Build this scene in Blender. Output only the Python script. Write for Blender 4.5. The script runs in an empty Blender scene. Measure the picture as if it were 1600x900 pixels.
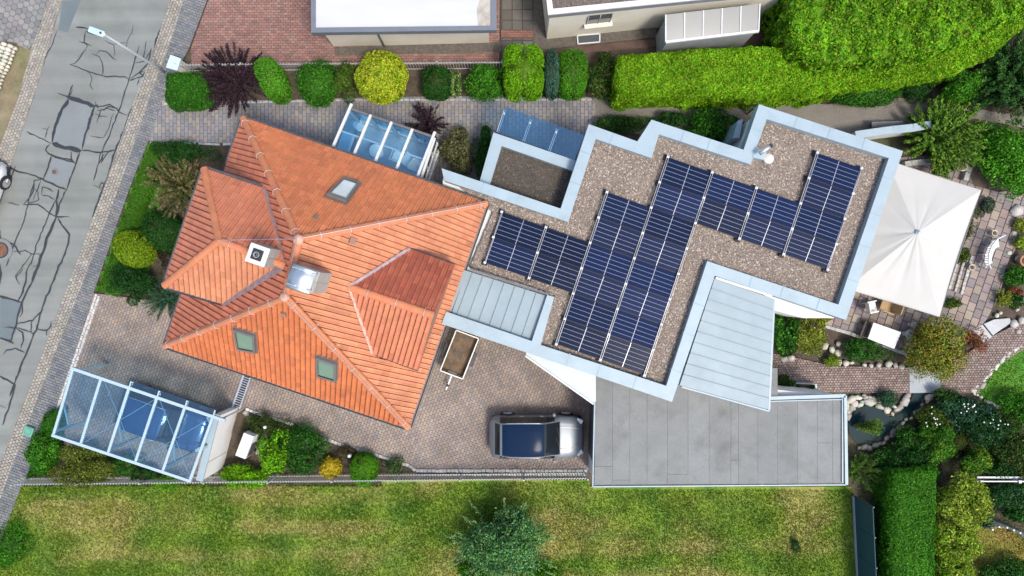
import bpy, bmesh, math, random
import numpy as np
from mathutils import Vector, Matrix

# ------------------------------------------------------------------ camera, sky, sun, exposure
scene = bpy.context.scene
CAM_H, FPX = 30.5, 1600 * 24.0 / 36.0          # drone height in metres, focal length in photo pixels
cam_data = bpy.data.cameras.new("camera")
cam_data.lens, cam_data.sensor_width, cam_data.clip_end = 24.0, 36.0, 2000.0
cam = bpy.data.objects.new("camera", cam_data)
cam.location = (0, 0, CAM_H)
scene.collection.objects.link(cam)
scene.camera = cam

SUN_DIR = Vector((0.36, -0.38, 1.00)).normalized()
world = bpy.data.worlds.new("World"); scene.world = world; world.use_nodes = True
wn = world.node_tree
bg = wn.nodes["Background"]
sky = wn.nodes.new("ShaderNodeTexSky")
sky.sky_type = 'NISHITA'; sky.sun_disc = False
sky.sun_elevation = math.asin(SUN_DIR.z)
sky.sun_rotation = math.atan2(SUN_DIR.x, SUN_DIR.y)
sky.air_density, sky.dust_density, sky.ozone_density = 1.0, 3.0, 0.8
wn.links.new(sky.outputs[0], bg.inputs[0]); bg.inputs[1].default_value = 0.15
sl = bpy.data.lights.new("sun", 'SUN'); sl.energy = 1.75; sl.angle = math.radians(12.0); sl.color = (1.0, 0.94, 0.84)
sun = bpy.data.objects.new("sun", sl); scene.collection.objects.link(sun)
sun.rotation_euler = SUN_DIR.to_track_quat('Z', 'Y').to_euler(); sun.location = (10, -14, 30)
vs = scene.view_settings
vs.view_transform = 'Standard'; vs.look = 'None'; vs.gamma = 1.0; vs.use_curve_mapping = False
vs.exposure = 0.74
scene.render.engine = 'CYCLES'
scene.cycles.max_bounces = 8; scene.cycles.transparent_max_bounces = 12
scene.cycles.caustics_reflective = False; scene.cycles.caustics_refractive = False

# ------------------------------------------------------------------ helpers
C = scene.collection
R = random.Random(7)
RNG = np.random.default_rng(11)
def P(px, py, z=0.0):
    """a measured point of the photograph at a known height, in metres"""
    s = (CAM_H - z) / FPX
    return Vector(((px - 800) * s, (450 - py) * s, z))
def SC(z=0.0): return (CAM_H - z) / FPX
def PP(pts, z=0.0): return [P(x, y, z) for x, y in pts]
def U(v): v = Vector(v); return v / v.length

def tag(o, label=None, cat=None, group=None, kind=None):
    if label: o["label"] = label
    if cat: o["category"] = cat
    if group: o["group"] = group
    if kind: o["kind"] = kind
    return o
def empty(name, loc, label=None, cat=None, group=None, rz=0.0):
    o = bpy.data.objects.new(name, None); C.objects.link(o)
    o.location = loc; o.rotation_euler.z = rz; o.empty_display_size = 0.3
    return tag(o, label, cat, group)
def wloc(o):
    v = Vector((0, 0, 0))
    while o is not None: v = v + o.location; o = o.parent
    return v

class MB:
    """collects polygons; build() links them as one mesh object"""
    def __init__(s): s.v = []; s.f = []; s.c = []; s.cur = (1, 1, 1)
    def add(s, vs, fs, col=None):
        b = len(s.v); s.v.extend([tuple(x) for x in vs])
        for f in fs: s.f.append(tuple(i + b for i in f)); s.c.append(col or s.cur)
    def prism(s, poly, z0=None, z1=None, col=None, cap=True):
        """poly: list of Vectors; z0/z1: heights (z1 None: poly's own z is the top)"""
        n = len(poly)
        a = sum(poly[i][0] * poly[(i + 1) % n][1] - poly[(i + 1) % n][0] * poly[i][1] for i in range(n))
        if a < 0: poly = poly[::-1]
        top = [(p[0], p[1], p[2] if z1 is None else z1) for p in poly]
        bot = [(p[0], p[1], (p[2] + z0 if z1 is None else z0)) for p in poly]
        fs = [tuple(range(n))] if cap else []
        if cap: fs.append(tuple(range(2 * n - 1, n - 1, -1)))
        fs += [(i, n + i, n + (i + 1) % n, (i + 1) % n) for i in range(n)]
        s.add(top + bot, fs, col)
    def sheet(s, poly, z=None, col=None):
        n = len(poly)
        a = sum(poly[i][0] * poly[(i + 1) % n][1] - poly[(i + 1) % n][0] * poly[i][1] for i in range(n))
        if a < 0: poly = poly[::-1]
        s.add([(p[0], p[1], p[2] if z is None else z) for p in poly], [tuple(range(n))], col)
    def box(s, c, d, rz=0.0, col=None, M=None):
        hx, hy, hz = d[0] / 2, d[1] / 2, d[2] / 2
        vs = [Vector((x * hx, y * hy, z * hz)) for z in (-1, 1) for y in (-1, 1) for x in (-1, 1)]
        m = M if M is not None else Matrix.Rotation(rz, 3, 'Z')
        s.add([m @ v + Vector(c) for v in vs], [(0, 2, 3, 1), (4, 5, 7, 6), (0, 1, 5, 4), (2, 6, 7, 3), (0, 4, 6, 2), (1, 3, 7, 5)], col)
    def bar(s, a, b, w, h=None, col=None, up=(0, 0, 1)):
        a, b = Vector(a), Vector(b); d = b - a; L = d.length
        if L < 1e-6: return
        x = d / L; up = Vector(up)
        y = up.cross(x)
        if y.length < 1e-4: y = Vector((0, 1, 0)).cross(x)
        y.normalize(); z = x.cross(y)
        m = Matrix((x, y, z)).transposed()
        s.box((a + b) / 2, (L, w, h or w), M=m, col=col)
    def tube(s, pts, r, n=8, col=None, caps=True):
        pts = [Vector(p) for p in pts]; rs = r if isinstance(r, (list, tuple)) else [r] * len(pts)
        vs, fs = [], []; ref = None
        for i, p in enumerate(pts):
            d = (pts[min(i + 1, len(pts) - 1)] - pts[max(i - 1, 0)]).normalized()
            if ref is None:
                ref = Vector((0, 0, 1)) if abs(d.z) < 0.9 else Vector((1, 0, 0))
            x = ref.cross(d).normalized(); y = d.cross(x)
            for k in range(n):
                t = 2 * math.pi * k / n
                vs.append(p + (x * math.cos(t) + y * math.sin(t)) * rs[i])
        for i in range(len(pts) - 1):
            for k in range(n):
                a, b = i * n + k, i * n + (k + 1) % n
                fs.append((a, b, b + n, a + n))
        if caps: fs.append(tuple(range(n - 1, -1, -1))); fs.append(tuple(range((len(pts) - 1) * n, len(pts) * n)))
        s.add(vs, fs, col)
    def lathe(s, c, prof, n=16, col=None, sx=1, sy=1, rz=0):
        c = Vector(c); vs, fs = [], []
        for (r, z) in prof:
            for k in range(n):
                t = 2 * math.pi * k / n
                x, y = r * math.cos(t) * sx, r * math.sin(t) * sy
                vs.append((c.x + x * math.cos(rz) - y * math.sin(rz), c.y + x * math.sin(rz) + y * math.cos(rz), c.z + z))
        for i in range(len(prof) - 1):
            for k in range(n):
                a, b = i * n + k, i * n + (k + 1) % n
                fs.append((a, b, b + n, a + n))
        fs.append(tuple(range(n - 1, -1, -1))); fs.append(tuple(range((len(prof) - 1) * n, len(prof) * n)))
        s.add(vs, fs, col)
    def build(s, name, mat, parent=None, smooth=False, label=None, cat=None, group=None, kind=None, local=False, bevel=0, tint=False):
        if parent is None:
            A = np.array(s.v); org = Vector(((A[:, 0].min() + A[:, 0].max()) / 2, (A[:, 1].min() + A[:, 1].max()) / 2, A[:, 2].min()))
        else: org = Vector((0, 0, 0)) if local else wloc(parent)
        me = bpy.data.meshes.new(name)
        me.from_pydata([(x - org.x, y - org.y, z - org.z) for x, y, z in s.v], [], s.f)
        if tint:
            at = me.attributes.new("tint", 'FLOAT_COLOR', 'FACE')
            at.data.foreach_set("color", np.array([(*c, 1.0) for c in s.c], dtype=np.float32).ravel())
        me.materials.append(mat)
        o = bpy.data.objects.new(name, me); C.objects.link(o)
        if parent is None: o.location = org
        else: o.parent = parent
        if smooth: me.polygons.foreach_set("use_smooth", [True] * len(me.polygons))
        if bevel:
            md = o.modifiers.new("bevel", 'BEVEL'); md.width = bevel; md.segments = 2; md.limit_method = 'ANGLE'
        return tag(o, label, cat, group, kind)

def np_mesh(name, V, F, mat, parent=None, tint=None, smooth=False, label=None, cat=None, group=None, kind=None):
    """V (n,3), F (m,k) arrays; tint (m,3) per face"""
    org = np.array(wloc(parent)) if parent is not None else np.array([(V[:, 0].min() + V[:, 0].max()) / 2, (V[:, 1].min() + V[:, 1].max()) / 2, V[:, 2].min()])
    k = F.shape[1]; m = len(F)
    me = bpy.data.meshes.new(name)
    me.vertices.add(len(V)); me.vertices.foreach_set("co", (V - org).astype(np.float32).ravel())
    me.loops.add(m * k); me.loops.foreach_set("vertex_index", F.astype(np.int32).ravel())
    me.polygons.add(m); me.polygons.foreach_set("loop_start", np.arange(0, m * k, k, dtype=np.int32))
    try: me.polygons.foreach_set("loop_total", np.full(m, k, dtype=np.int32))
    except Exception: pass
    me.update(calc_edges=True)
    if tint is not None:
        at = me.attributes.new("tint", 'FLOAT_COLOR', 'FACE')
        at.data.foreach_set("color", np.concatenate([tint, np.ones((m, 1))], 1).astype(np.float32).ravel())
    if smooth: me.polygons.foreach_set("use_smooth", np.ones(m, dtype=bool))
    me.materials.append(mat)
    o = bpy.data.objects.new(name, me); C.objects.link(o)
    if parent is None: o.location = org
    else: o.parent = parent
    return tag(o, label, cat, group, kind)

def copy_tree(o, parent=None):
    c = o.copy(); C.objects.link(c); c.parent = parent
    for ch in list(o.children): copy_tree(ch, c)
    return c

# ------------------------------------------------------------------ materials
def mat(name, col=(0.5, 0.5, 0.5), rough=0.6, metal=0.0, var=0.12, vscale=2.0, var2=0.0, v2scale=30.0, bump=0.0, bscale=60.0,
        attr=False, spec=0.5, coat=0.0, dirt=None, dscale=1.5, damt=0.5, aniso=None, rvar=0.0):
    m = bpy.data.materials.new(name); m.use_nodes = True
    nt = m.node_tree; N = nt.nodes; L = nt.links
    b = N["Principled BSDF"]
    geo = N.new("ShaderNodeNewGeometry"); pos = geo.outputs["Position"]
    if aniso:
        mp = N.new("ShaderNodeMapping"); mp.inputs["Scale"].default_value = aniso; L.new(pos, mp.inputs["Vector"]); pos = mp.outputs[0]
    if attr:
        a = N.new("ShaderNodeAttribute"); a.attribute_name = "tint"; cur = a.outputs["Color"]
    else:
        rgb = N.new("ShaderNodeRGB"); rgb.outputs[0].default_value = (*col, 1); cur = rgb.outputs[0]
    def noise(sc, det=4.0, rough_=0.6):
        n = N.new("ShaderNodeTexNoise"); n.inputs["Scale"].default_value = sc; n.inputs["Detail"].default_value = det
        n.inputs["Roughness"].default_value = rough_
        L.new(pos, n.inputs["Vector"]); return n.outputs["Fac"]
    def scale_by(cur, fac, amt):
        mr = N.new("ShaderNodeMapRange"); mr.inputs[1].default_value = 0.28; mr.inputs[2].default_value = 0.72
        mr.inputs[3].default_value = 1 - amt; mr.inputs[4].default_value = 1 + amt
        L.new(fac, mr.inputs[0])
        vm = N.new("ShaderNodeVectorMath"); vm.operation = 'SCALE'
        L.new(cur, vm.inputs[0]); L.new(mr.outputs[0], vm.inputs["Scale"]); return vm.outputs[0]
    if dirt:
        mr = N.new("ShaderNodeMapRange"); mr.inputs[1].default_value = 0.50; mr.inputs[2].default_value = 0.68; mr.inputs[4].default_value = damt
        L.new(noise(dscale, 6.0, 0.65), mr.inputs[0])
        mx = N.new("ShaderNodeMix"); mx.data_type = 'RGBA'
        L.new(mr.outputs[0], mx.inputs["Factor"]); L.new(cur, mx.inputs["A"]); mx.inputs["B"].default_value = (*dirt, 1); cur = mx.outputs["Result"]
    if var: cur = scale_by(cur, noise(vscale), var)
    if var2: cur = scale_by(cur, noise(v2scale, 3.0), var2)
    L.new(cur, b.inputs["Base Color"])
    b.inputs["Roughness"].default_value = rough; b.inputs["Metallic"].default_value = metal
    b.inputs["Specular IOR Level"].default_value = spec
    if rvar:
        mr = N.new("ShaderNodeMapRange"); mr.inputs[3].default_value = max(0.02, rough - rvar); mr.inputs[4].default_value = rough + rvar
        L.new(noise(vscale * 3), mr.inputs[0]); L.new(mr.outputs[0], b.inputs["Roughness"])
    if coat: b.inputs["Coat Weight"].default_value = coat; b.inputs["Coat Roughness"].default_value = 0.05
    if bump:
        bp = N.new("ShaderNodeBump"); bp.inputs["Strength"].default_value = bump; bp.inputs["Distance"].default_value = 0.02
        L.new(noise(bscale, 5.0), bp.inputs["Height"]); L.new(bp.outputs[0], b.inputs["Normal"])
    return m

def leafmat(name, trans=0.3, rough=0.5):
    m = bpy.data.materials.new(name); m.use_nodes = True
    N = m.node_tree.nodes; L = m.node_tree.links
    b = N["Principled BSDF"]; out = N["Material Output"]
    a = N.new("ShaderNodeAttribute"); a.attribute_name = "tint"
    L.new(a.outputs["Color"], b.inputs["Base Color"]); b.inputs["Roughness"].default_value = rough; b.inputs["Specular IOR Level"].default_value = 0.12
    t = N.new("ShaderNodeBsdfTranslucent"); L.new(a.outputs["Color"], t.inputs["Color"])
    mx = N.new("ShaderNodeMixShader"); mx.inputs[0].default_value = trans
    L.new(b.outputs[0], mx.inputs[1]); L.new(t.outputs[0], mx.inputs[2]); L.new(mx.outputs[0], out.inputs["Surface"])
    return m

def glassmat(name, tint=(0.6, 0.78, 0.92), gloss=0.14, rough=0.02, gcol=(0.60, 0.88, 1.0), wav=0.0):  # blue tint and gcol put the sky's reflection into the glass colour
    m = bpy.data.materials.new(name); m.use_nodes = True
    N = m.node_tree.nodes; L = m.node_tree.links; N.remove(N["Principled BSDF"])
    out = N["Material Output"]
    tr = N.new("ShaderNodeBsdfTransparent"); tr.inputs[0].default_value = (*tint, 1)
    gl = N.new("ShaderNodeBsdfGlossy"); gl.inputs["Color"].default_value = (*gcol, 1); gl.inputs["Roughness"].default_value = rough
    lw = N.new("ShaderNodeLayerWeight")
    pw = N.new("ShaderNodeMath"); pw.operation = 'POWER'; pw.inputs[1].default_value = 5.0; L.new(lw.outputs["Facing"], pw.inputs[0])
    ad = N.new("ShaderNodeMath"); ad.operation = 'MULTIPLY_ADD'; ad.inputs[1].default_value = 1 - gloss; ad.inputs[2].default_value = gloss; ad.use_clamp = True
    L.new(pw.outputs[0], ad.inputs[0])
    if wav:
        n = N.new("ShaderNodeTexNoise"); n.inputs["Scale"].default_value = 1.2
        bp = N.new("ShaderNodeBump"); bp.inputs["Strength"].default_value = wav; bp.inputs["Distance"].default_value = 0.05
        L.new(n.outputs[0], bp.inputs["Height"]); L.new(bp.outputs[0], gl.inputs["Normal"])
    mx = N.new("ShaderNodeMixShader")
    L.new(ad.outputs[0], mx.inputs[0]); L.new(tr.outputs[0], mx.inputs[1]); L.new(gl.outputs[0], mx.inputs[2])
    L.new(mx.outputs[0], out.inputs["Surface"])
    return m

LEAF = leafmat("leaves", 0.28, 0.5)
NEEDLE = leafmat("needles", 0.12, 0.6)
GRASS = leafmat("grass_blades", 0.3, 0.6)
BARK = mat("bark", (0.10, 0.075, 0.05), 0.9, bump=0.5)
ZINC = mat("pale_zinc", (0.300, 0.385, 0.430), 0.45, 0.0, var=0.07, vscale=1.2, var2=0.04, v2scale=20, rvar=0.1, bump=0.12, bscale=4, dirt=(0.25, 0.325, 0.365), dscale=1.3, damt=0.6)
ZINC2 = mat("standing_seam_zinc", (0.235, 0.305, 0.34), 0.5, 0.0, var=0.08, vscale=0.9, var2=0.04, v2scale=18, rvar=0.1, dirt=(0.27, 0.335, 0.36), dscale=0.6, damt=0.5)
DARKMETAL = mat("dark_metal", (0.06, 0.06, 0.065), 0.45, 0.5)
STEEL = mat("brushed_steel", (0.66, 0.69, 0.72), 0.42, 0.9, var=0.06, rvar=0.1)
GREYM = mat("grey_gutter_metal", (0.13, 0.13, 0.14), 0.6, 0.3, var=0.2, vscale=4)
WHITE = mat("white_plaster", (0.72, 0.71, 0.68), 0.85, var=0.05, vscale=1.0, bump=0.15, bscale=120, dirt=(0.58, 0.56, 0.52), dscale=0.7, damt=0.35)
WHITEP = mat("white_paint", (0.60, 0.61, 0.61), 0.4, var=0.04)
CREAM = mat("cream_plaster", (0.70, 0.66, 0.55), 0.85, var=0.05, vscale=0.8, dirt=(0.55, 0.51, 0.42), dscale=0.9, damt=0.4)
TERRA = mat("terracotta_tile", rough=0.75, attr=True, var=0.10, vscale=6.0, var2=0.08, v2scale=45, bump=0.15, bscale=80, dirt=(0.34, 0.12, 0.07), dscale=1.1, damt=0.35)
LEAD = mat("lead_flashing", (0.34, 0.26, 0.27), 0.5, 0.3, var=0.3, vscale=5)
PAVE = mat("concrete_paver", rough=0.85, attr=True, var=0.13, vscale=0.9, var2=0.10, v2scale=30, bump=0.25, bscale=90)
SAND = mat("joint_sand", (0.145, 0.128, 0.112), 0.95, var=0.3, vscale=5)
DARKSAND = mat("dark_joint", (0.075, 0.073, 0.07), 0.95, var=0.3, vscale=5)
STONE = mat("pale_stone", rough=0.85, attr=True, var=0.2, vscale=7, var2=0.12, v2scale=40, bump=0.5, bscale=35)
BLACK = mat("black_rubber", (0.02, 0.02, 0.022), 0.7)
DGLASS = mat("dark_car_glass", (0.012, 0.016, 0.02), 0.05, spec=0.45, var=0.0)
GLASS = glassmat("sky_blue_glass", (0.70, 0.87, 0.97), 0.14, 0.015)  # tint carries the blue of reflected sky
# ------------------------------------------------------------------ polygon tools
def inpoly(X, Y, poly):
    r = np.zeros(X.shape, bool); n = len(poly)
    for i in range(n):
        x1, y1 = poly[i][0], poly[i][1]; x2, y2 = poly[(i + 1) % n][0], poly[(i + 1) % n][1]
        c = ((y1 > Y) != (y2 > Y)) & (X < (x2 - x1) * (Y - y1) / ((y2 - y1) if y2 != y1 else 1e-9) + x1)
        r ^= c
    return r
def clip_half(poly, nx, ny, d):
    """keep nx*x+ny*y<=d; points of any dimension"""
    out = []; n = len(poly)
    for i in range(n):
        a, b = poly[i], poly[(i + 1) % n]
        da, db = nx * a[0] + ny * a[1] - d, nx * b[0] + ny * b[1] - d
        if da <= 0: out.append(a)
        if (da < 0 < db) or (db < 0 < da):
            t = da / (da - db); out.append(tuple(a[k] + t * (b[k] - a[k]) for k in range(len(a))))
    return out
def halfplanes(conv):
    n = len(conv); a = sum(conv[i][0] * conv[(i + 1) % n][1] - conv[(i + 1) % n][0] * conv[i][1] for i in range(n))
    if a < 0: conv = conv[::-1]
    hs = []
    for i in range(n):
        x1, y1 = conv[i][:2]; x2, y2 = conv[(i + 1) % n][:2]
        nx, ny = (y2 - y1), -(x2 - x1); L = math.hypot(nx, ny)
        if L < 1e-6: continue
        hs.append((nx / L, ny / L, (nx * x1 + ny * y1) / L))
    return hs
def clip_to_conv(poly, hs):
    for h in hs:
        poly = clip_half(poly, *h)
        if len(poly) < 3: return []
    return poly
_waves = {}
def noise2(X, Y, freq, seed=0, n=14):
    k = (seed, n)
    if k not in _waves:
        g = np.random.default_rng(seed + 1000); a = g.uniform(0, 2 * np.pi, n); f = g.uniform(0.5, 1.6, n)
        _waves[k] = (np.cos(a) * f, np.sin(a) * f, g.uniform(0, 2 * np.pi, n))
    cx, cy, ph = _waves[k]; r = np.zeros(np.shape(X))
    for i in range(n): r = r + np.sin((X * cx[i] + Y * cy[i]) * freq * 2 * np.pi + ph[i])
    return r / math.sqrt(n / 2) * 0.5          # about -1..1
def noise3(Pt, freq, seed=0, n=14):
    g = np.random.default_rng(seed + 500); d = g.normal(size=(n, 3)); d /= np.linalg.norm(d, axis=1)[:, None]; d *= g.uniform(0.5, 1.6, (n, 1))
    ph = g.uniform(0, 2 * np.pi, n)
    return np.sin(Pt @ d.T * freq * 2 * np.pi + ph).sum(1) / math.sqrt(n / 2) * 0.5

def jit(c, amt, rnd=R):
    k = 1 + rnd.uniform(-amt, amt); return tuple(max(0.0, x * k * (1 + rnd.uniform(-amt, amt) * 0.35)) for x in c)

def piece_field(region, ang, w, l, gap, z0, z1, tints, amt=0.12, bond=0.5, bev=0.012, tintfn=None, hexa=False, jz=0.004, jitter=0.0):
    """list of (top polygon, colour) for pavers laid in rows at angle ang; clipped to the region"""
    ca, sa = math.cos(ang), math.sin(ang)
    loc = [(p[0] * ca + p[1] * sa, -p[0] * sa + p[1] * ca) for p in region]
    n = len(loc)
    a = sum(loc[i][0] * loc[(i + 1) % n][1] - loc[(i + 1) % n][0] * loc[i][1] for i in range(n))
    if a < 0: loc = loc[::-1]
    x0, x1 = min(p[0] for p in loc), max(p[0] for p in loc); y0, y1 = min(p[1] for p in loc), max(p[1] for p in loc)
    out = []; row = 0; y = math.floor(y0 / w) * w
    while y < y1:
        x = math.floor(x0 / l) * l - l + (bond * l * (row % 2))
        while x < x1:
            if hexa:
                r = l / math.sqrt(3) - gap / 2; cx, cy = x + l / 2, y + w / 2
                poly = [(cx + r * math.cos(math.pi / 6 + k * math.pi / 3), cy + r * math.sin(math.pi / 6 + k * math.pi / 3)) for k in range(6)]
            else:
                g = gap / 2; j = lambda: R.uniform(-jitter, jitter)
                poly = [(x + g + j(), y + g + j()), (x + l - g + j(), y + g + j()), (x + l - g + j(), y + w - g + j()), (x + g + j(), y + w - g + j())]
            px = np.array([q[0] for q in poly]); py = np.array([q[1] for q in poly])
            ins = inpoly(px, py, loc)
            if not ins.all():
                if not ins.any():
                    poly = [] if not any(px.min() < q[0] < px.max() and py.min() < q[1] < py.max() for q in loc) else poly
                if poly:
                    poly = clip_to_conv(list(loc), halfplanes(poly))
                if len(poly) >= 3:
                    ar = abs(sum(poly[i][0] * poly[(i + 1) % len(poly)][1] - poly[(i + 1) % len(poly)][0] * poly[i][1] for i in range(len(poly)))) / 2
                    if ar < w * l * 0.08: poly = []
            if len(poly) >= 3:
                wp = [(q[0] * ca - q[1] * sa, q[0] * sa + q[1] * ca) for q in poly]
                cx = sum(q[0] for q in wp) / len(wp); cy = sum(q[1] for q in wp) / len(wp)
                c = jit(tintfn(cx, cy) if tintfn else R.choice(tints), amt)
                out.append((wp, c, (cx, cy), z1 + R.uniform(-jz, jz)))
            x += l
        y += w; row += 1
    return out
def piece_add(mb, pc, z0, bev):
    wp, c, (cx, cy), zt = pc; n = len(wp)
    d = max(math.hypot(q[0] - cx, q[1] - cy) for q in wp); k = max(0.5, 1 - bev / max(d, 1e-3))
    top = [(cx + (q[0] - cx) * k, cy + (q[1] - cy) * k, zt) for q in wp]
    mid = [(q[0], q[1], zt - bev * 0.8) for q in wp]
    bot = [(q[0], q[1], z0) for q in wp]
    fs = [tuple(range(n))] + [(i, n + i, n + (i + 1) % n, (i + 1) % n) for i in range(n)] + [(n + i, 2 * n + i, 2 * n + (i + 1) % n, n + (i + 1) % n) for i in range(n)]
    mb.add(top + mid + bot, fs, c)
def lay(parent, pieces, name, plural, m, z0, bev=0.012, single=0, key=None):
    if single and key: pieces = sorted(pieces, key=key)
    for pc in pieces[:single]:
        mb = MB(); piece_add(mb, pc, z0, bev); mb.build(name, m, parent, tint=True)
    rest = pieces[single:]
    if rest:
        mb = MB()
        for pc in rest: piece_add(mb, pc, z0, bev)
        mb.build(plural, m, parent, tint=True, kind="stuff")
def structure(name, poly, z, m, label=None):
    mb = MB(); mb.sheet([(p[0], p[1], z) for p in poly]); o = mb.build(name, m); o["kind"] = "structure"
    if label: o["label"] = label
    return o

ICO = None
def rock(mb, c, rx, ry, rz, col, rnd=R, rot=None):
    global ICO
    if ICO is None:
        bm = bmesh.new(); bmesh.ops.create_icosphere(bm, subdivisions=1, radius=1.0)
        bm.verts.ensure_lookup_table(); ICO = ([v.co.copy() for v in bm.verts], [tuple(v.index for v in f.verts) for f in bm.faces]); bm.free()
    rot = rnd.uniform(0, 6.28) if rot is None else rot; ca, sa = math.cos(rot), math.sin(rot); vs = []
    q = [rnd.uniform(-1, 1) for _ in range(6)]
    for v in ICO[0]:
        k = 1 + 0.14 * math.sin(3 * v.x + 4 * q[0]) + 0.12 * math.sin(3.3 * v.y + 4 * q[1]) + rnd.uniform(-0.07, 0.07)
        x, y, z = v.x * rx * k, v.y * ry * k, v.z * rz * (0.9 if v.z > 0 else 1)
        x = math.copysign(abs(x / rx) ** 0.8 * rx, x); y = math.copysign(abs(y / ry) ** 0.8 * ry, y)
        vs.append((c[0] + x * ca - y * sa, c[1] + x * sa + y * ca, c[2] + z))
    mb.add(vs, ICO[1], col)

# ------------------------------------------------------------------ the setting
SOIL = mat("garden_soil", (0.080, 0.060, 0.044), 0.95, var=0.35, vscale=2.5, var2=0.25, v2scale=25, bump=0.8, bscale=30, dirt=(0.045, 0.06, 0.025), dscale=0.5, damt=0.6)
g = structure("ground", [Vector((-420, -420, 0)), Vector((420, -420, 0)), Vector((420, 420, 0)), Vector((-420, 420, 0))], -0.08, SOIL)

ASPH = mat("worn_asphalt", (0.205, 0.218, 0.207), 0.9, var=0.10, vscale=0.5, var2=0.20, v2scale=34, bump=0.4, bscale=110, dirt=(0.165, 0.185, 0.165), dscale=0.35, damt=0.85)
ASPH2 = mat("patched_asphalt", (0.18, 0.20, 0.205), 0.85, var=0.08, vscale=0.8, var2=0.08, v2scale=20, bump=0.25, bscale=150)
ASPH3 = mat("dark_patched_asphalt", (0.125, 0.155, 0.165), 0.85, var=0.08, vscale=0.8, var2=0.08, v2scale=20, bump=0.25, bscale=150)
# tyre wear: long soft streaks along the street
nt_ = ASPH.node_tree; bs_ = nt_.nodes["Principled BSDF"]; src_ = bs_.inputs["Base Color"].links[0].from_socket
ge_ = nt_.nodes.new("ShaderNodeNewGeometry"); mp_ = nt_.nodes.new("ShaderNodeMapping"); mp_.inputs["Rotation"].default_value = (0, 0, -math.atan2(304, 113)); mp_.inputs["Scale"].default_value = (.06, 1.6, 1)
nz_ = nt_.nodes.new("ShaderNodeTexNoise"); nz_.inputs["Scale"].default_value = 1.0; nz_.inputs["Detail"].default_value = 4
mr_ = nt_.nodes.new("ShaderNodeMapRange"); mr_.inputs[1].default_value = .3; mr_.inputs[2].default_value = .7; mr_.inputs[3].default_value = .84; mr_.inputs[4].default_value = 1.12
vm_ = nt_.nodes.new("ShaderNodeVectorMath"); vm_.operation = 'SCALE'
nt_.links.new(ge_.outputs["Position"], mp_.inputs["Vector"]); nt_.links.new(mp_.outputs[0], nz_.inputs["Vector"]); nt_.links.new(nz_.outputs["Fac"], mr_.inputs[0])
nt_.links.new(src_, vm_.inputs[0]); nt_.links.new(mr_.outputs[0], vm_.inputs["Scale"]); nt_.links.new(vm_.outputs[0], bs_.inputs["Base Color"])
TAR = mat("road_tar", (0.028, 0.034, 0.042), 0.5, var=0.2, vscale=6)

road_l = [(210, -345), (97, 0), (60, 130), (25, 235), (-8, 330), (-95, 600), (-190, 900), (-300, 1250)]
road_r = [(385, -345), (266, 0), (240, 82), (213, 150), (163, 293), (100, 462), (50, 597), (0, 727), (-62, 900), (-190, 1250)]
road = structure("road", PP(road_l + road_r[::-1]), 0.0, ASPH)
def patch(pts, m, z=0.004):
    mb = MB(); mb.sheet(PP(pts), z); mb.build("road_patch", m, road)
patch([(103, 160), (118, 158), (140, 165), (146, 172), (140, 205), (131, 233), (110, 228), (86, 220), (84, 208), (92, 185)], ASPH2)
patch([(98, 2), (126, 0), (106, 51), (91, 47)], ASPH3)
patch([(81, 246), (118, 256), (105, 294), (68, 280)], ASPH2)
patch([(0, 463), (33, 472), (16, 536), (0, 529)], ASPH3)
patch([(126, 0), (150, -70), (118, -74), (98, 0)], ASPH3)
patch([(0, 262), (18, 270), (14, 290), (0, 286)], ASPH3)
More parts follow.
